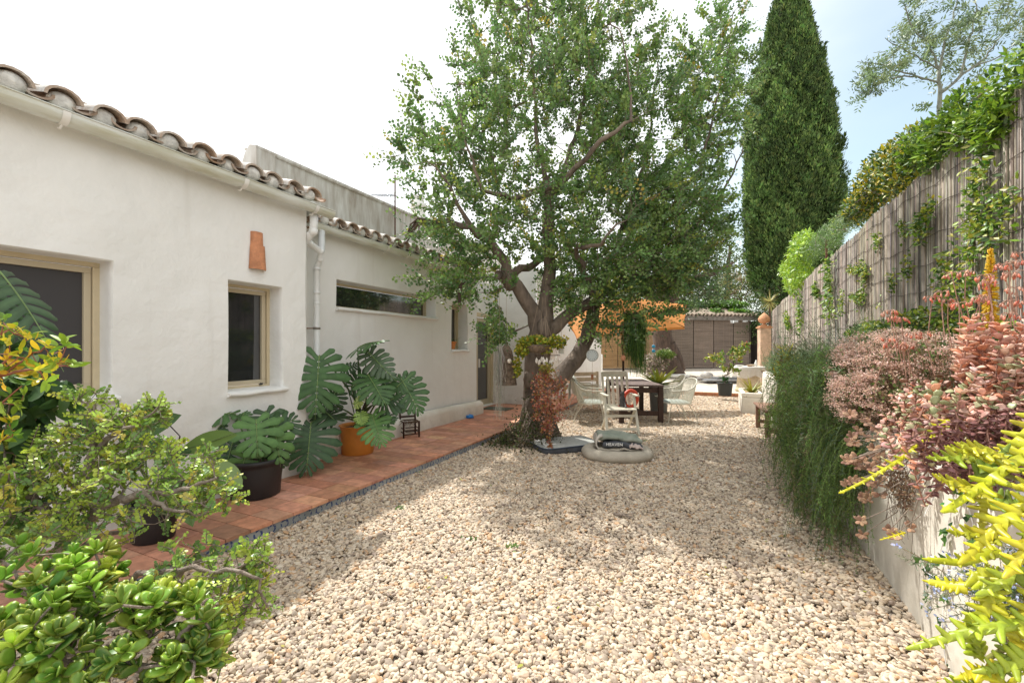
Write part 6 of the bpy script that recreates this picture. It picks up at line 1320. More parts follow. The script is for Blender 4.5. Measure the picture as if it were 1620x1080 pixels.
# twig and scattered leaves on the gravel
c = gz(985, 821); g = G()
for i in range(6): p = c+[rg.normal(0, .02), rg.normal(0, .02), .03]; g.tube([p-[.05, .01, 0], p+[0, 0, .012], p+[.05+.01*i, rg.normal(0, .02), 0]], [.005, .006, .003], 5)
tag(g.build('broken_twig', TWIG), 'small broken brown twig lying on the open gravel', 'twig')
g = G(); k = 420; xy = np.stack([rg.uniform(-3.0, .9, k), rg.uniform(1.2, 12, k), rg.uniform(.02, .032, k)], 1); leaves(g, xy, rnd(k)*[1, 1, .1], [0, 0, 1], rg.uniform(.02, .045, k), rg.uniform(.01, .022, k), pick([(.20, .12, .06), (.30, .20, .09), (.12, .08, .05), (.35, .34, .08)], k, .2), T_hex()); tag(g.build('leaf_litter', LEAFM), 'scattered small fallen leaves on the gravel', 'leaves', kind='stuff')
g = G()
for (px, py) in ((632, 808), (660, 750), (810, 870), (665, 735), (745, 858), (580, 773), (1020, 700)):
    q = gz(px, py); k = 26; leaves(g, q+rnd(k, .025)*[1, 1, .1]+[0, 0, .018], rnd(k)+[0, 0, .7], rnd(k)+[0, 0, 1], .035, .014, pick([(.12, .24, .06), (.18, .3, .08)], k), T_lance())
tag(g.build('weeds', LEAF), 'tiny green weeds sprouting through the gravel', 'weeds', kind='stuff')
# ================================================================== FOREGROUND PLANTS
def rosettes(g, tips, PP, par, pairs, Ls, Ws, cols, T, th, w=None, up=.5, gap=.012, edge=None, jit=.12, open0=1.15, open1=.25, rows=1, rowgap=.05):
    for ti in tips:
        d = nrm(PP[ti]-PP[par[ti]]+rnd(1, .25)[0]*.02+np.array([0, 0, up])*.02); d = nrm(d+[0, 0, up]+rnd(1, .25)[0]); a = np.cross(d, rnd(1)[0]); a = nrm(a); b_ = np.cross(d, a); P = []; D = []; N = []; S_ = []
        for j in range(pairs):
            f = j/max(1, pairs-1); op = open0*(1-f)+open1*f+rg.normal(0, .08); ax = a if j % 2 == 0 else b_
            for s in (1, -1):
                v = d*cos(op)+ax*s*sin(op)+rnd(1, .10)[0]; P.append(PP[ti]+d*gap*j); D.append(v); N.append(d*sin(op)-ax*s*cos(op)+rnd(1, .12)[0]); S_.append((1-.45*f)*rg.uniform(.8, 1.15))
        S_ = np.array(S_); leaves(g, P, D, N, Ls*S_, Ws*S_, pick(cols, 1, jit, w)*(1+rg.normal(0, .08, (len(P), 1))), T, th=th*Ws*S_, edge=edge)
def plant(name, label, cat, root, sk, A, step, r0, bark, n1=5, thick=.02, curve=.3, up=.1, p=2.3, jit=.14):
    t = thing(name, label, cat, root); PP, par, kids, R, tips = grow(sk, A, step=step, r0=r0, curve=curve, up=up, p=p, jit=jit); g = G(); limbs(g, PP, par, kids, R, n1=n1, n2=9, thick=thick); g.build('branches', bark, t); return t, PP, par, kids, R, tips
GB = mat('grey_bark', (.30, .25, .20), .85, var=1, vs=40, col2=(.15, .11, .085), bump=.7, bs=90)
P_ = at
# jade plant, bottom left corner
b = P_(150, 1000, 1.2)*[1, 1, 0]
bl = [(P_(60, 940, 1.25), (.17, .18, .11), 1.6), (P_(150, 1010, 1.15), (.20, .18, .13), 2.4), (P_(260, 1040, 1.2), (.15, .14, .12), 1.7), (P_(40, 1060, 1.1), (.17, .15, .13), 1.6), (P_(130, 925, 1.35), (.12, .12, .05), .9), (P_(315, 1010, 1.2), (.05, .08, .08), .6), (P_(200, 1100, 1.1), (.22, .15, .1), 1.5), (P_(300, 965, 1.25), (.05, .05, .04), .35), (P_(-40, 900, 1.3), (.1, .12, .08), .6), (P_(225, 965, 1.25), (.06, .06, .04), .5)]
sk = [([b, b+[0, 0, .45], P_(160, 1040, 1.2)], [.035, .03, .022]), ([b+[0, 0, .4], P_(60, 1000, 1.25), P_(90, 920, 1.3)], [.022, .018, .01]), ([b+[0, 0, .4], P_(250, 1060, 1.2), P_(290, 1000, 1.2)], [.02, .015, .01])]
t, PP, par, kids, R, tips = plant('jade_plant', 'dense fleshy round leaved green plant filling the bottom left corner', 'shrub', b, sk, inblob(215, bl, .45), .035, .0035, GB)
g = G(); JT = T_fat(12, .20, cup=.04); rosettes(g, tips, PP, par, 4, .054, .038, [(.15, .29, .03), (.23, .40, .04), (.09, .20, .03), (.36, .46, .06)], JT, 1.0, w=[.36, .3, .22, .12], up=.6, gap=.007, jit=.22, edge=(list(range(12)), (.42, .38, .05), .33))
g.build('foliage', FLESH, t)
# elephant bush with gnarled grey limbs
b = P_(110, 860, 1.9)*[1, 1, 0]; b = b+np.array([.0, .05, 0])
D_ = 1.85
sk = [([b, P_(90, 900, D_), P_(112, 830, D_), P_(135, 760, D_), P_(150, 715, D_), P_(175, 690, D_)], [.045, .036, .03, .024, .018, .010]),
      ([P_(105, 850, D_), P_(170, 795, 1.8), P_(230, 780, 1.75), P_(300, 772, 1.75), P_(345, 755, 1.75)], [.022, .018, .013, .009, .005]),
      ([P_(60, 925, 1.8), P_(110, 935, 1.7), P_(180, 935, 1.6), P_(245, 935, 1.6), P_(300, 895, 1.6), P_(330, 880, 1.6)], [.024, .020, .016, .012, .008, .005]),
      ([P_(150, 715, D_), P_(140, 680, D_), P_(150, 640, D_)], [.014, .010, .005]), ([P_(175, 690, D_), P_(220, 670, D_), P_(250, 645, D_)], [.010, .007, .004]),
      ([P_(112, 830, D_), P_(50, 790, D_), P_(0, 770, 1.8)], [.02, .014, .008]), ([P_(230, 780, 1.75), P_(260, 805, 1.7), P_(310, 815, 1.7)], [.009, .007, .004]),
      ([P_(180, 935, 1.6), P_(230, 905, 1.55), P_(320, 900, 1.5), P_(400, 905, 1.5), P_(425, 960, 1.5)], [.012, .010, .008, .006, .003]),
      ([P_(90, 900, D_), P_(150, 850, 2.0), P_(220, 830, 2.0)], [.018, .012, .007])]
bl = [(P_(160, 680, 1.9), (.14, .16, .11), 1.7), (P_(215, 665, 1.85), (.12, .14, .06), 1.0), (P_(110, 740, 1.85), (.24, .2, .12), 2.0), (P_(230, 740, 1.85), (.22, .2, .11), 1.8), (P_(60, 820, 1.8), (.26, .2, .15), 2.0), (P_(170, 810, 1.8), (.28, .2, .12), 1.9), (P_(290, 780, 1.8), (.15, .15, .09), 1.1), (P_(340, 790, 1.75), (.06, .08, .07), .5),
      (P_(300, 900, 1.6), (.16, .14, .09), 1.3), (P_(380, 930, 1.55), (.10, .12, .12), 1.1), (P_(400, 890, 1.6), (.05, .06, .05), .4), (P_(370, 1010, 1.5), (.05, .08, .08), .45), (P_(240, 950, 1.6), (.18, .12, .08), .8), (P_(20, 700, 1.95), (.12, .15, .08), .6), (P_(330, 730, 1.8), (.05, .06, .05), .3), (P_(140, 630, 1.9), (.05, .08, .02), .35), (P_(248, 643, 1.9), (.03, .04, .015), .2)]
t, PP, par, kids, R, tips = plant('elephant_bush', 'sprawling small leaved bush with twisted grey limbs at the left front', 'shrub', b, sk, inblob(720, bl, .25), .04, .0017, GB, thick=.012, p=2.5, jit=.22)
g = G(); st = G(); EC = [(.27, .41, .07), (.38, .50, .08), (.15, .26, .07), (.46, .53, .07), (.50, .44, .08)]
ET = T_hex(.34, .48, .14)
twigs(g, tips, PP, par, per=2, length=.06, nl=9, Ls=.0205, Ws=.0195, cols=EC, w=[.34, .26, .2, .14, .06], T=ET, spread=.7, up=.45, stem=st, lup=.5)
inner = [i for i in range(len(PP)) if .0018 < R[i] < .006 and par[i] >= 0 and rg.random() < .16]; twigs(g, inner, PP, par, per=1, length=.035, nl=5, Ls=.017, Ws=.016, cols=EC[:3], T=ET, spread=1.0, up=.4)
g.build('foliage', FLESH, t); st.build('twigs', GB, t)
# glossy shrub with orange new growth, far left
b = P_(-60, 700, 1.7)*[1, 1, 0]; D_ = 1.7
sk = [([b, P_(-60, 800, D_), P_(-40, 640, D_)], [.02, .016, .01]), ([P_(-40, 640, D_), P_(0, 580, D_), P_(28, 555, D_), P_(42, 538, D_)], [.008, .006, .004, .002]), ([P_(-40, 640, D_), P_(0, 595, D_), P_(50, 585, D_), P_(85, 580, D_), P_(105, 578, D_)], [.008, .006, .005, .003, .002]), ([P_(0, 595, D_), P_(40, 568, D_), P_(75, 548, D_), P_(100, 548, D_)], [.005, .004, .003, .0015]), ([P_(-40, 640, D_), P_(-10, 560, D_), P_(5, 515, D_)], [.006, .004, .002]), ([P_(-40, 650, D_), P_(0, 640, D_), P_(35, 610, D_)], [.005, .004, .002]), ([P_(-60, 760, D_), P_(-20, 700, D_), P_(20, 690, 1.65)], [.005, .004, .002])]
A = np.array([P_(x, y, D_+rg.uniform(-.1, .1)) for x, y in ((20, 520), (45, 535), (70, 550), (105, 548), (90, 575), (110, 580), (60, 590), (30, 565), (15, 545), (5, 600), (40, 610), (25, 640), (5, 510), (-5, 530), (15, 690), (5, 655), (70, 600), (0, 560), (85, 560), (10, 580), (50, 560))])
t, PP, par, kids, R, tips = plant('red_tipped_shrub', 'glossy shrub with orange and yellow new leaves at the left edge', 'shrub', b, sk, A, .04, .0018, mat('red_stem', (.26, .09, .05), .6), thick=.02)
g = G(); PT = T_strap(5, lambda u: .5*np.sin(pi*np.clip(u*.92+.08, 0, 1))**.8, .35, .18)
allt = list(tips)+[i for i in range(len(PP)) if R[i] < .006 and par[i] >= 0 and rg.random() < .45]
twigs(g, allt, PP, par, per=1, length=.035, nl=4, Ls=.056, Ws=.024, cols=[(.66, .44, .03), (.55, .48, .03), (.22, .34, .03), (.12, .24, .03), (.66, .30, .03)], w=[.12, .22, .36, .27, .03], T=PT, spread=.6, up=.5, lup=.5)
g.build('foliage', LEAFG, t)
b = P_(-10, 720, 2.0)*[1, 1, 0]; t = thing('dark_leaved_shrub', 'dark broad leaved shrub behind the orange tipped one at the left edge', 'shrub', b); g = G(); k = 150
P = inblob(k, [(P_(25, 640, 1.9), (.13, .12, .16), 2), (P_(90, 620, 1.95), (.06, .08, .08), .9), (P_(10, 560, 1.95), (.1, .1, .12), 1), (P_(20, 720, 1.95), (.14, .1, .1), 1)], .2)
leaves(g, P, rnd(k, .5)+[0, 0, -.7], nrm(nrm([0, 0, EYE]-P)+rnd(k, .5)), rg.uniform(.07, .13, k), rg.uniform(.035, .055, k), pick([(.03, .07, .02), (.045, .10, .03), (.07, .13, .03)], k), T_strap(5, lambda u: .5*np.sin(pi*np.clip(u*.9+.1, 0, 1))**.7, .3, .25)); g.build('foliage', LEAFG, t)
g = G()
for i in range(26): q = P[rg.integers(k)]; g.tube([b+[0, 0, .5], (b+[0, 0, .7]+q)/2, q], [.008, .006, .003], 5)
g.build('branches', GB, t)
# large split leaf above it
b = P_(-60, 620, 2.2)*[1, 1, 0]; t = thing('tall_philodendron', 'tall dark split leaf drooping in front of the big window', 'plant', b); g = G(); gs = G()
for (jx, jy, jd, tx, ty, td, W_, col, up, dr) in [(-5, 425, 2.15, 106, 550, 2.05, .22, (.045, .095, .04), .9, .25), (-10, 500, 2.2, 52, 545, 2.1, .22, MD, .6, .2), (-20, 440, 2.2, 10, 520, 2.1, .26, MG, .5, .2), (-30, 560, 2.2, 40, 640, 2.1, .26, MD, .6, .2), (-10, 600, 2.25, 60, 720, 2.15, .24, MD, .5, .2)]:
    j, tp = P_(jx, jy, jd), P_(tx, ty, td); mleaf(g, j, tp, facing(j, up), W_, col, nl=9, droop=dr*1.3, cut=.18, fold=.5, mw=.004); petiole(gs, b+[0, 0, .9], j, .007, .1)
gs.tube([b, b+[0, 0, .95]], [.02, .016], 8, (.12, .1, .06)); g.build('foliage', LEAFG, t); gs.build('stem', FLESH, t)
# ferns
b = P_(15, 800, 1.9)*[1, 1, 0]; t = thing('sword_fern', 'sword fern with bright tips below the dark shrub at the left edge', 'fern', b); g = G(); gs = G()
for (tx, ty, td, c_) in [(62, 672, 1.85, (.28, .42, .05)), (15, 745, 1.75, (.34, .46, .04)), (40, 765, 1.75, (.30, .44, .04)), (-5, 690, 1.9, MD), (25, 700, 1.95, (.07, .16, .05)), (70, 760, 1.85, (.10, .22, .05)), (80, 720, 1.9, (.10, .22, .05)), (-10, 760, 1.8, MD), (50, 800, 1.75, (.1, .2, .04)), (95, 790, 1.85, (.08, .18, .05)), (0, 655, 1.95, (.08, .16, .08)), (150, 830, 1.75, (.12, .22, .05)), (165, 862, 1.6, (.2, .3, .05))]:
    a0 = P_(10, 850, 1.9); e = P_(tx, ty, td); m_ = (a0+e)/2+[0, 0, .08]; u = np.linspace(0, 1, 26)[:, None]; C = (1-u)**2*a0+2*u*(1-u)*m_+u*u*e; gs.tube(C[::5], .0022, 4, (.2, .22, .08), cap=False); T_ = nrm(np.gradient(C, axis=0)); Nn = facing(e, .6); sd = nrm(np.cross(T_, Nn)); L_ = .042*np.sin(np.pi*np.clip(u[:, 0]*.85+.12, 0, 1))
    for s in (1, -1): leaves(g, C, sd*s+T_*.25, Nn+rnd(26, .1), L_, .011, pick([c_], 26, .1), T_hex(.5, .42, .05))
g.build('foliage', LEAF, t); gs.build('stem', TWIG, t)
# ------------------------------------------------------------------ the raised bed on the right
# rosemary and asparagus fern spilling over the wall
def needles(name, label, cat, starts, dirs, Ls, n, k, nl, cols, w=None, droop=.6, nw=.0016, sw=.0016, scol=(.12, .16, .05), spiky=.9, yoff=0, root=None, matl=LEAFM, clampx=None, zmin=.02, wob=.05, cg=1, xmin=None):
    t = thing(name, label, cat, root if root is not None else starts.mean(0)); g = G(); gs = G(); m_ = len(starts); seg = 8; P = starts.copy(); V = nrm(dirs); st = Ls/seg; path = [P.copy()]; xo = np.abs(rg.normal(0, .17, m_))-.04
    for s in range(seg):
        V = nrm(V+np.array([0, 0, -droop/seg*(1+s*.35)])+rg.normal(0, wob, (m_, 3))); P = P+V*st[:, None]
        if clampx is not None: inside = (P[:, 2] < .93) & (P[:, 0] > clampx); P[inside, 0] = clampx-rg.uniform(.0, .10, inside.sum())
        
        if xmin is not None: P[:, 0] = np.maximum(P[:, 0], np.interp(P[:, 1], *xmin)+.07*np.sin(P[:, 1]*3.1+P[:, 2]*2)+xo+.10*np.clip(.9-P[:, 2], 0, 1))
        P[:, 2] = np.maximum(P[:, 2], zmin+rg.uniform(0, .03, m_)); path.append(P.copy())
    A = np.stack(path, 1)                     # m, seg+1, 3
    sc = pick([scol], m_, .15)
    nrmv = nrm(np.cross(A[:, -1]-A[:, 0], rnd(m_))); 
    wd = np.linspace(1, .4, seg+1)[None, :, None]*sw; Lf = A-nrmv[:, None]*wd; Rt = A+nrmv[:, None]*wd
    Q = np.stack([Lf, Rt], 2).reshape(-1, 3); i = (np.arange(m_)*(seg+1)*2)[:, None]; j = (np.arange(seg)*2)[None]; F = np.stack([i+j, i+j+1, i+j+3, i+j+2], -1).reshape(-1, 4); gs.add(Q, F, np.repeat(sc, (seg+1)*2, 0))
    u = rg.random((m_, nl))*.97+.02; f = u*seg; i0 = np.minimum(f.astype(int), seg-1); fr = (f-i0)[..., None]; r_ = np.arange(m_)[:, None]; B0, B1 = A[r_, i0], A[r_, i0+1]; Pn = (B0*(1-fr)+B1*fr).reshape(-1, 3); Tn = nrm((B1-B0).reshape(-1, 3)); kk = len(Pn)
    D = nrm(Tn*.7+rnd(kk)*spiky); lc = np.repeat(np.repeat(pick(cols, m_//cg+1, .22 if cg > 1 else .14, w), cg, 0)[:m_], nl, 0)*(1+rg.normal(0, .15, (kk, 1)))
    leaves(g, Pn, D, rnd(kk), k*rg.uniform(.6, 1.3, kk), nw, np.clip(lc, .003, 1), T_quad()); g.build('foliage', matl, t); gs.build('stem', LEAFM, t); return t, A
ROS = [(.20, .29, .16), (.26, .34, .20), (.14, .22, .11), (.30, .37, .23)]
# upright rosemary mass on top of the wall, far to near
m_ = 3000; y = rg.uniform(4.0, 12.2, m_); x = np.where(y > 7.0, rg.uniform(1.12, 2.0, m_), rg.uniform(.95, 1.9, m_)); 
s0 = np.stack([x, y, np.full(m_, .86)], 1); d0 = np.stack([rg.normal(0, .40, m_)-np.interp(y, [4, 6.5, 7.2, 12], [.35, .25, .0, .0]), rg.normal(-.1, .4, m_), np.full(m_, 1.0)], 1)
needles('rosemary_hedge', 'grey green rosemary hedge growing upright along the raised bed', 'hedge', s0, d0, rg.uniform(.4, .95, m_)*(1+.25*np.sin(y*2.3))*np.interp(y, [6.5, 7.2], [1, .72]), 0, .028, 46, ROS, droop=.30, nw=.0042, sw=.003, wob=.12, root=(1.3, 8, .86), xmin=([3, 6.0, 6.8, 12], [.55, .64, .90, 1.0]), cg=6)
GRN = [(.12, .22, .06), (.18, .30, .07), (.06, .115, .035), (.28, .38, .09), (.20, .27, .13), (.07, .13, .05), (.24, .19, .11)]
def clumps(k, per, x0, x1, y0, y1, z0, z1, sx=.07, dx=(-1.1, .1), dz=(-.1, 1.1), dy=.5):
    c = np.stack([rg.uniform(x0, x1, k), rg.uniform(y0, y1, k), rg.uniform(z0, z1, k)], 1); dv = np.stack([rg.uniform(*dx, k), rg.normal(-.15, dy, k), rg.uniform(*dz, k)], 1); L_ = rg.uniform(.65, 1.3, k)
    return np.repeat(c, per, 0)+rnd(k*per, sx), np.repeat(dv, per, 0)+rnd(k*per, .28), np.repeat(L_, per)*rg.uniform(.5, 1.1, k*per)
s0, d0, L0 = clumps(64, 16, .80, 1.15, 3.9, 7.0, .72, 1.2)
needles('trailing_rosemary', 'dark green needle leaved cascade hanging over the bed wall down to the gravel', 'shrub', s0, d0, L0*.95, 0, .026, 58, GRN, droop=1.9, nw=.0036, sw=.0026, clampx=.90, root=(.95, 6, .9), wob=.22, cg=8, xmin=([3, 4.2, 5, 6.0, 6.8, 12], [.66, .42, .42, .60, .90, 1.0]))
s0, d0, L0 = clumps(40, 11, .82, 1.0, 3.9, 6.8, .35, .8, dz=(-.7, .5))
needles('low_rosemary', 'lower tangle of dark rosemary against the foot of the bed wall', 'shrub', s0, d0, L0*.6, 0, .024, 50, GRN, droop=1.3, nw=.0034, sw=.0024, clampx=.90, root=(.94, 6, .4), wob=.26, cg=5, xmin=([3, 4.2, 5, 6.0, 6.8, 12], [.66, .42, .42, .60, .90, 1.0]))
m_ = 420; y = rg.uniform(3.5, 4.6, m_); s0 = np.stack([rg.uniform(.82, 1.0, m_), y, rg.uniform(.5, 1.0, m_)], 1); d0 = np.stack([rg.uniform(-.8, .0, m_), rg.normal(-.2, .3, m_), rg.uniform(-.4, .3, m_)], 1)
needles('prostrate_rosemary', 'near clump of dark rosemary reaching the gravel at the end of the cascade', 'shrub', s0, d0, rg.uniform(.4, .8, m_), 0, .017, 60, GRN[:3]+[(.14, .19, .13)], droop=2.0, wob=.16, nw=.003, sw=.0022, clampx=.93, root=(.9, 4, .5))
# long pale arching grass shoots over it
m_ = 70; s0 = np.stack([rg.uniform(.8, 1.0, m_), rg.uniform(4.2, 6.8, m_), rg.uniform(.9, 1.25, m_)], 1); d0 = np.stack([rg.uniform(-1, -.3, m_), rg.normal(0, .3, m_), rg.uniform(.3, .9, m_)], 1)
needles('asparagus_fern', 'arching light green asparagus fern shoots over the dark cascade', 'fern', s0, d0, rg.uniform(.6, .95, m_), 0, .016, 110, [(.26, .40, .08), (.16, .28, .05)], droop=2.5, nw=.0018, sw=.002, scol=(.2, .3, .08), clampx=.86, root=(.9, 5.5, .9), xmin=([3, 4.2, 5, 6.0, 6.8, 12], [.66, .42, .42, .60, .90, 1.0]))
def starleaf(name, label, c, n, L_, cols, root=None, spread=1, cat='succulent', up=.5):
    t = thing(name, label, cat, root if root is not None else c); g = G()
    for cc in (c if isinstance(c, list) else [c]):
        a = rg.uniform(0, 6.3, n); D = np.stack([np.cos(a), np.sin(a), rg.uniform(-.1, up*2.4, n)], 1); leaves(g, np.repeat([cc], n, 0)+rnd(n, .01), D, [0, 0, 1], L_*rg.uniform(.6, 1.1, n), L_*.13, pick(cols, n, .12), T_strap(5, lambda u: .5*(1-u**2)**.8, .4, .12))
    g.build('foliage', FLESH, t); g = G(); c0 = c if not isinstance(c, list) else c[0]
    for cc in (c if isinstance(c, list) else [c]): g.tube([(cc[0], cc[1], .8), cc], .012, 6)
    g.build('stem', TWIG, t)
YEL = [(.62, .50, .03), (.70, .58, .04), (.46, .44, .04)]
starleaf('yellow_aloe', 'bright yellow aloe poking out of the rosemary hedge', [P_(1240, 585, 5.5), P_(1247, 570, 5.6), P_(1232, 600, 5.5), P_(1246, 600, 5.3)], 18, .26, YEL, cat='aloe', root=(1.1, 6.2, .86))
starleaf('small_yellow_aloe', 'small yellow shoot standing above the rosemary near the planter', [P_(1236, 552, 5.9), P_(1250, 556, 5.7)], 9, .16, YEL, cat='aloe', root=(1.1, 6.7, .86))
starleaf('yellow_green_shrub', 'yellow green shrub in the bed behind the rosemary', [P_(1345, 530, 5.2), P_(1420, 525, 4.6), P_(1425, 500, 4.8)], 12, .12, [(.35, .42, .04), (.5, .46, .05)], cat='shrub', root=(1.7, 5, .86))
# pinkish sedum mound
t = thing('pink_sedum', 'mound of tiny pale pink flower heads in the bed', 'flowering plant', (1.25, 3.5, .85))
bl = [(P_(1360, 590, 3.2), (.18, .3, .16), 2), (P_(1400, 555, 3.3), (.30, .4, .17), 2.6), (P_(1440, 560, 2.9), (.28, .35, .17), 2.2), (P_(1350, 630, 3.0), (.14, .22, .16), 1.6), (P_(1410, 620, 2.8), (.20, .3, .2), 1.6), (P_(1345, 560, 3.4), (.12, .25, .08), .8)]
bl = [(c_ if c_[0] > .95 else c_+[.0, 0, 0], r_, w_) for c_, r_, w_ in bl]
hd = inblob(760, bl, .75); g = G(); gs = G(); 
for h_ in hd:
    n_ = 30; o = rnd(n_)*[.020, .020, .009]; up_ = nrm(h_-np.array([1.45, 3.8, .9])+[0, 0, .15]); P = h_+o; leaves(g, P, rnd(n_)+up_*1.3, rnd(n_)+up_, .0105, .009, pick([(.76, .55, .46), (.82, .66, .56), (.66, .43, .37), (.78, .52, .41), (.55, .40, .30)], n_, .12), T_hex())
    gs.tube([h_, h_-up_*.09+rnd(1, .015)[0], h_-up_*.2+[0, 0, -.06]], [.0022, .002, .0025], 3, (.40, .26, .18), cap=False)
g.build('flowers', LEAFM, t); n_ = 5200; P = inblob(n_, [(c_+[.03, .03, -.05], np.array(r_)*.85, w_) for c_, r_, w_ in bl], .1); g = G(); leaves(g, P, rnd(n_), rnd(n_)+[0, 0, .5], .026, .018, pick([(.16, .24, .06), (.30, .24, .14), (.36, .24, .18), (.10, .14, .05)], n_, .15), T_hex()); g.build('foliage', LEAFM, t); gs.build('stem', LEAFM, t)
# coral kalanchoe mass, with nodding flower stalks
def stacked(g, gs, base, top, nl, L_, W_, cols, T, th, bend=.05):
    base, top = np.asarray(base), np.asarray(top); u = np.linspace(0, 1, nl)[:, None]; C = base*(1-u)+top*u+np.sin(u*pi)*bend*rnd(1)[0]*.4; gs.tube(C[::2], .0035, 5, (.42, .22, .16), cap=False); d = nrm(top-base); a = nrm(np.cross(d, rnd(1)[0])); b_ = np.cross(d, a); P = []; D = []; N = []; S_ = []
    for i in range(nl):
        ax = a if i % 2 else b_
        for s in (1, -1): P.append(C[i]); D.append(ax*s+d*.35+rnd(1, .12)[0]); N.append(d+rnd(1, .2)[0]); S_.append((.75+.35*sin(pi*i/nl))*rg.uniform(.85, 1.15))
    S_ = np.array(S_); leaves(g, P, D, N, L_*S_, W_*S_, pick(cols, len(P), .08), T, th=th*W_*S_)
KC = [(.80, .38, .24), (.70, .38, .30), (.80, .52, .40), (.60, .36, .30), (.70, .48, .40), (.46, .42, .24), (.36, .38, .20)]
t = thing('coral_kalanchoe', 'coral pink fleshy leaved mass crowding the right edge of the bed', 'succulent', (1.15, 2.1, .88)); g = G(); gs = G(); KT = T_fat(8, .18, cup=.25)
for i in range(190):
    px, py, d = rg.uniform(1390, 1690), rg.uniform(520, 740), rg.uniform(1.65, 2.7)
    if py < 640-(px-1390)*.45: py += 90
    if px < 1460 and py > 690: continue
    tp = P_(px, py, d)
    if tp[2] < .95 and tp[0] > .93: tp[2] += .1
    bs = tp+np.array([rg.normal(.04, .05), rg.normal(.05, .06), -rg.uniform(.10, .22)]); stacked(g, gs, bs, tp, int(rg.uniform(7, 12)), .036, .034, KC, KT, 1.0)
for i in range(34):   # big upright stacks at the right
    px, py, d = rg.uniform(1520, 1640), rg.uniform(490, 610), rg.uniform(1.8, 2.3); tp = P_(px, py, d); stacked(g, gs, tp-[rnd(1, .02)[0][0], 0, .22], tp, 11, .045, .042, KC[:3], KT, 1.0)
for i in range(60):   # purple brown stems lower down
    px, py, d = rg.uniform(1450, 1600), rg.uniform(690, 790), rg.uniform(1.6, 2.0); tp = P_(px, py, d); stacked(g, gs, tp+[.03, .03, .12], tp, 7, .034, .032, [(.30, .14, .13), (.36, .18, .16), (.24, .11, .10)], KT, 1.0)
n_ = 700; P = inblob(n_, [(P_(1540, 640, 2.2), (.35, .4, .16), 1), (P_(1590, 690, 1.9), (.2, .3, .15), 1)], .1); leaves(g, P, rnd(n_), rnd(n_)+[0, 0, .5], .04, .034, pick([(.28, .14, .10), (.20, .12, .07), (.14, .16, .05)], n_, .15), KT, th=.03)
g.build('foliage', FLESH, t); gs.build('stem', FLESH, t)
g = G(); gs = G()
for i in range(34):
    if i < 9: px, py, d = rg.uniform(1395, 1470), rg.uniform(490, 560), 2.5
    elif i < 15: px, py, d = [(1500, 475, 2.4), (1528, 430, 2.4), (1505, 432, 2.3), (1490, 462, 2.4), (1517, 480, 2.2), (1475, 470, 2.5)][i-9]
    else: px, py, d = rg.uniform(1550, 1650), rg.uniform(400, 540), rg.uniform(1.9, 2.3)
    tp = P_(px, py, d); bs = tp+[rg.normal(.02, .03), rg.normal(0, .03), -.26]; gs.tube([bs, (bs+tp)/2+rnd(1, .008)[0], tp], [.0028, .0025, .002], 5, (.46, .27, .20), cap=False); n_ = 11; a = rg.uniform(0, 6.3, n_); o = np.stack([np.cos(a)*.030, np.sin(a)*.030, -.003+rg.uniform(-.012, .012, n_)], 1)
    for q in o: gs.tube([tp, tp+q*[.6, .6, .3]+[0, 0, .008], tp+q], .0012, 3, (.5, .3, .22), cap=False)
    leaves(g, tp+o, np.array([0, 0, -1])+rnd(n_, .25), rnd(n_), .024, .0105, pick([(.70, .20, .12), (.68, .36, .26), (.62, .28, .2)], n_, .12), T_fat(6, .9), th=.010)
g.build('flowers', FLESH, t); gs.build('flower_stalks', FLESH, t)
# brown dried rosettes hanging over the wall
t = thing('dry_kalanchoe', 'brownish pink rosettes on thin stems trailing down the white bed wall', 'succulent', (.93, 3.0, .9)); g = G(); gs = G()
for i in range(44):
    px, py, d = rg.uniform(1335, 1430), rg.uniform(655, 790), rg.uniform(2.35, 2.75)
    if i < 10: px, py, d = [(1362, 824, 2.35), (1408, 838, 2.25), (1350, 760, 2.5), (1372, 790, 2.4), (1415, 846, 2.2), (1340, 700, 2.6), (1380, 740, 2.4), (1440, 835, 2.2), (1388, 680, 2.6), (1365, 845, 2.4)][i]
    c = P_(px, py, d); c[0] = min(c[0], .93); a = rg.uniform(0, 6.3, 9); nv = facing(c, .7); X = nrm(np.cross(nv, [0, 0, 1])); Y = np.cross(nv, X); D = X*np.cos(a)[:, None]+Y*np.sin(a)[:, None]+nv*.35; leaves(g, np.repeat([c], 9, 0), D, nv, rg.uniform(.026, .042, 9), .022, pick([(.40, .24, .15), (.50, .32, .20), (.34, .20, .14), (.28, .16, .10)], 9, .1), T_fat(8, .2, cup=.2), th=.012)
    s_ = np.array([1.0, c[1]+rg.uniform(-.1, .2), .93]); gs.tube([s_, np.array([.92, (s_[1]+c[1])/2, min(.95, c[2]+.12)]), c], .0025, 4, cap=False)
for i in range(40): c = P_(rg.uniform(1400, 1450), rg.uniform(740, 830), 2.35); c[0] = min(c[0], .94); gs.tube([c, c+rnd(1, .05)[0]*[.2, 1, 1], c+rnd(1, .08)[0]*[.2, 1, 1]], .0016, 3, cap=False)
n_ = 500; P = inblob(n_, [(P_(1425, 770, 2.35)*[1, 1, 1], (.03, .16, .12), 1)], 0); P[:, 0] = np.minimum(P[:, 0], .95); leaves(g, P, rnd(n_), rnd(n_), .018, .010, pick([(.26, .17, .11), (.18, .12, .08)], n_, .2), T_hex()); g.build('foliage', LEAFM, t); gs.build('stem', TWIG, t)
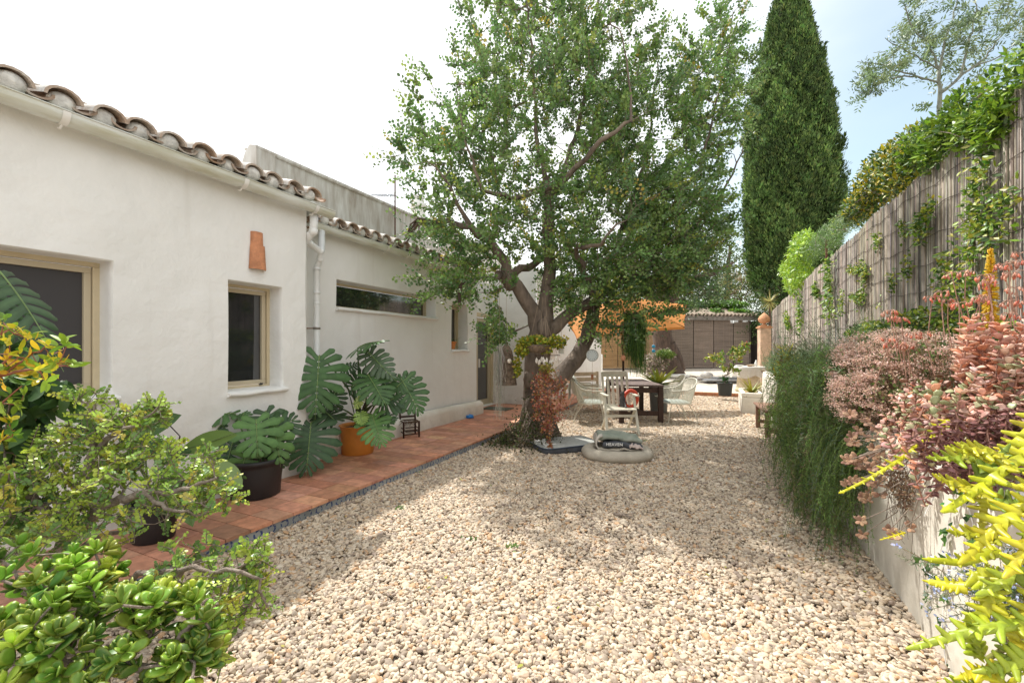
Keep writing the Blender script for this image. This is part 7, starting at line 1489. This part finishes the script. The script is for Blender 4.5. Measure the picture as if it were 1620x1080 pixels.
# aloe with its yellow flower spike
c0 = P_(1567, 530, 2.35); t = thing('aloe_flower', 'tall yellow aloe flower spike rising above the coral plants', 'aloe', (c0[0], c0[1], .86)); z0, z1 = P_(1567, 520, 2.35), P_(1567, 397, 2.35)
g = G(); g.tube([(c0[0], c0[1], .86), z0, z1-[0, 0, .02]], [.007, .006, .003], 7, (.62, .26, .12)); g.build('flower_stalk', FLESH, t)
n_ = 420; u = rg.random(n_)**.8; a = rg.uniform(0, 6.3, n_); P = z0*(1-u[:, None])+z1*u[:, None]; D = np.stack([np.cos(a), np.sin(a), -.9+2.3*u**1.5], 1); g = G(); leaves(g, P, D, rnd(n_), .052*(1-.62*u), .0085, pick([(.78, .46, .02), (.80, .58, .04), (.66, .48, .03)], n_, .08), T_fat(6, .8), th=.007); g.build('flower_spike', FLESH, t)
# tooth leaved yellow succulent, foreground right
def T_tooth(n=8):
    V = []; ys = [-.05, .06, .16, .32, .55, .78, .92, .985, 1.0]; ws = [1.9, 1.35, 1.05, .88, .74, .58, .40, .22, .01]; ts = [.26, .26, .25, .23, .21, .19, .15, .09, .01]
    for y, w, t_ in zip(ys, ws, ts):
        for q in range(n): a = q*2*pi/n; V.append([w*.5*cos(a), y, t_*sin(a)+.35*y*y])
    k = len(ys); F = [(i*n+q, i*n+(q+1) % n, (i+1)*n+(q+1) % n, (i+1)*n+q) for i in range(k-1) for q in range(n)]
    return np.array(V), F
TT = T_tooth(); YG = [(.58, .52, .02), (.62, .57, .03), (.46, .47, .02), (.34, .41, .03), (.54, .50, .03)]
def arm(g, pts, L_, n, W_, mid, cols, nv=None, alt=.5):
    pts = np.asarray(pts); d_ = np.concatenate([[0], np.cumsum(np.linalg.norm(np.diff(pts, axis=0), axis=1))]); u = np.linspace(0, d_[-1], 24); C = np.stack([np.interp(u, d_, pts[:, k]) for k in range(3)], 1)
    for _ in range(3): C[1:-1] = (C[:-2]+C[2:]+2*C[1:-1])/4
    cl = pick(cols, 1, .05)[0]; tap = np.linspace(1, .45, 24); nv = facing(C[12], .8) if nv is None else nv; T_ = nrm(np.gradient(C, axis=0)); sd = nrm(np.cross(T_, nv)); aa_ = np.arange(10)*pi/5; g.grid(C[:, None]+(sd[:, None]*np.cos(aa_)[None, :, None]*mid*1.25+nv*np.sin(aa_)[None, :, None]*mid*.55)*tap[:, None, None], cl*.95, cv=True)
    for s in (1, -1):
        f = (np.arange(n)+(.25 if s > 0 else .75))/n; i = np.minimum((f*23).astype(int), 22); fr = (f*23-i)[:, None]; P = C[i]*(1-fr)+C[i+1]*fr; tp_ = np.interp(f, [0, .6, 1], [1, .9, .35])*rg.uniform(.85, 1.1, n)
        leaves(g, P-sd[i]*s*mid*.3, sd[i]*s*1.0+T_[i]*.42+rnd(n, .07)+nv*rg.uniform(-.15, .35, (n, 1)), np.repeat([nv], n, 0)+rnd(n, .15), L_*tp_, W_*tp_, pick([cl], n, .12), TT)
    leaves(g, C[-1:], T_[-1:], [nv], L_*.5, W_*.6, [cl], TT)
t = thing('yellow_toothed_succulent', 'large bright yellow tooth edged succulent in the lower right corner', 'succulent', (1.0, 1.35, .9)); g = G()
g2 = G()
for pts, L_, n in [
    ([(1650, 690, 1.15), (1600, 735, 1.08), (1545, 775, 1.03), (1500, 805, 1.0)], .060, 8), ([(1660, 640, 1.25), (1620, 690, 1.2), (1580, 720, 1.15)], .055, 6), ([(1680, 780, 1.0), (1620, 800, .98), (1560, 850, .97), (1530, 880, .98)], .058, 7),
    ([(1700, 900, .95), (1620, 905, .95), (1560, 935, .95)], .058, 6), ([(1690, 1000, .95), (1610, 985, .95), (1530, 1000, .97), (1450, 1022, 1.0)], .050, 8), ([(1560, 900, 1.02), (1565, 960, .98), (1520, 1000, 1.0)], .045, 6),
    ([(1700, 830, .9), (1640, 850, .9), (1600, 900, .9)], .06, 5), ([(1690, 1060, .9), (1620, 1050, .92), (1560, 1060, .95)], .055, 6), ([(1640, 740, 1.1), (1650, 800, 1.05), (1620, 860, 1.0)], .055, 6), ([(1600, 1100, .95), (1560, 1060, .98), (1525, 1070, 1.0)], .045, 5),
    ([(1580, 870, 1.1), (1520, 890, 1.1), (1470, 885, 1.12)], .035, 6), ([(1650, 940, .98), (1600, 1000, .98), (1640, 1080, .95)], .05, 6), ([(1700, 720, 1.1), (1660, 760, 1.05), (1610, 770, 1.02)], .06, 5), ([(1530, 930, 1.05), (1495, 925, 1.08), (1470, 920, 1.1)], .03, 5)]:
    arm(g, [P_(*p) for p in pts], L_*.90, n, L_*.44, .0125, YG)
for q in range(22):
    px, py = rg.uniform(1540, 1680), rg.uniform(720, 1090); d = rg.uniform(1.0, 1.2); a = rg.uniform(0, 6.3); arm(g2, [P_(px, py, d), P_(px+40*cos(a), py+30*sin(a), d-.03), P_(px+75*cos(a), py+60*sin(a), d-.04)], .042, 5, .019, .009, [(.30, .36, .02), (.20, .28, .03), (.44, .44, .02)])
g.build('foliage', FLESH, t); g2.build('inner_foliage', FLESH, t)
g = G()
for i in range(12): e = P_(rg.uniform(1560, 1680), rg.uniform(740, 1050), 1.12); s_ = np.array([1.05, e[1]+.1, .92]); g.tube([s_, (s_+e)/2+[0, 0, .05], e], [.009, .008, .006], 7, (.30, .30, .08))
g.build('stem', FLESH, t)
t = thing('yellow_toothed_shoot', 'long single yellow tooth edged shoot arching out over the bed wall', 'succulent', P_(1480, 700, 1.75)); g = G(); arm(g, [P_(1500, 665, 1.8), P_(1465, 695, 1.75), P_(1420, 730, 1.7), P_(1370, 760, 1.68), P_(1332, 778, 1.66)], .034, 14, .017, .0080, YG[:2]); arm(g, [P_(1462, 700, 1.75), P_(1472, 690, 1.72), P_(1478, 712, 1.7)], .03, 3, .011, .005, YG[:2]); arm(g, [P_(1432, 842, 1.9), P_(1412, 848, 1.88), P_(1394, 853, 1.88)], .018, 5, .007, .004, YG[:2]); g.build('foliage', FLESH, t)
g = G(); g.tube([P_(1500, 665, 1.8), P_(1530, 690, 1.8), P_(1560, 720, 1.75)], .007, 6, (.4, .4, .05)); g.build('stem', FLESH, t)
# lavender flowered rosemary sprigs in front
m_ = 46; s0 = np.array([P_(rg.uniform(1580, 1700), rg.uniform(900, 1040), rg.uniform(1.05, 1.2)) for _ in range(m_)]); tg = np.array([P_(rg.uniform(1440, 1640), rg.uniform(825, 960), rg.uniform(1.1, 1.2)) for _ in range(m_)]); d0 = tg-s0
t, A = needles('flowering_rosemary', 'grey green rosemary sprigs with small blue flowers among the yellow succulent', 'herb', s0, d0, np.linalg.norm(d0, axis=1)*rg.uniform(.7, 1.1, m_), 0, .013, 90, [(.20, .26, .15), (.28, .32, .22), (.14, .22, .10), (.30, .30, .24)], droop=.25, nw=.0020, sw=.0020, scol=(.30, .24, .16), root=(.95, 1.4, .9))
g = G(); 
for i in range(m_):
    for e in rg.choice(np.arange(3, 9), 2): q = A[i, e]; n_ = 7; leaves(g, q+rnd(n_, .006), rnd(n_), rnd(n_), .010, .007, pick([(.42, .50, .82), (.52, .58, .86), (.62, .64, .80)], n_, .08), T_hex())
g.build('flowers', LEAFM, t)
# ivy on the white wall at the right
def wp(px, py, off=.012): r = at(px, py, 1)-[0, 0, EYE]; return at(px, py, (.955-off)/r[0])
t = thing('wall_ivy', 'thin ivy stems with dark leaves running down the white bed wall', 'climbing plant', wp(1500, 900)); g = G(); gs = G()
for pl in [[(1520, 745), (1500, 830), (1495, 920), (1490, 1000), (1500, 1080)], [(1500, 830), (1480, 900), (1460, 960)], [(1520, 760), (1545, 850), (1540, 950)], [(1495, 920), (1465, 905), (1455, 880)]]:
    C = np.array([wp(*p) for p in pl]); gs.tube(C, .0022, 5, cap=False)
    for i in range(len(C)-1):
        k = 7; u = rg.random((k, 1)); P = C[i]*(1-u)+C[i+1]*u+rnd(k, .012)*[.3, 1, 1]; P[:, 0] = np.minimum(P[:, 0], .95); leaves(g, P, rnd(k)*[.2, 1, 1]+[-.25, 0, -.3], np.array([-1, -.2, .5])+rnd(k, .3), rg.uniform(.024, .04, k), rg.uniform(.026, .042, k), pick([(.06, .14, .03), (.12, .24, .04), (.04, .10, .03)], k), (np.array([[0, 0, 0], [.5, .15, .05], [.28, .5, 0], [0, 1, 0], [-.28, .5, 0], [-.5, .15, .05]]), [(0, 1, 2, 3), (0, 3, 4, 5)]))
gs.tube([wp(1492, 740, .05), wp(1480, 780, .06), wp(1463, 816, .05)], .0035, 6, cap=False); P = np.array([wp(1478, 748, .05), wp(1476, 762, .05), wp(1470, 775, .05), wp(1492, 800, .03)]); leaves(g, P, rnd(4)*[.2, 1, 1], np.array([-1, -.5, .5])+rnd(4, .2), .026, .024, pick([(.05, .18, .04)], 4), T_hex())
g.build('foliage', LEAF, t); gs.build('stem', FLESH, t)
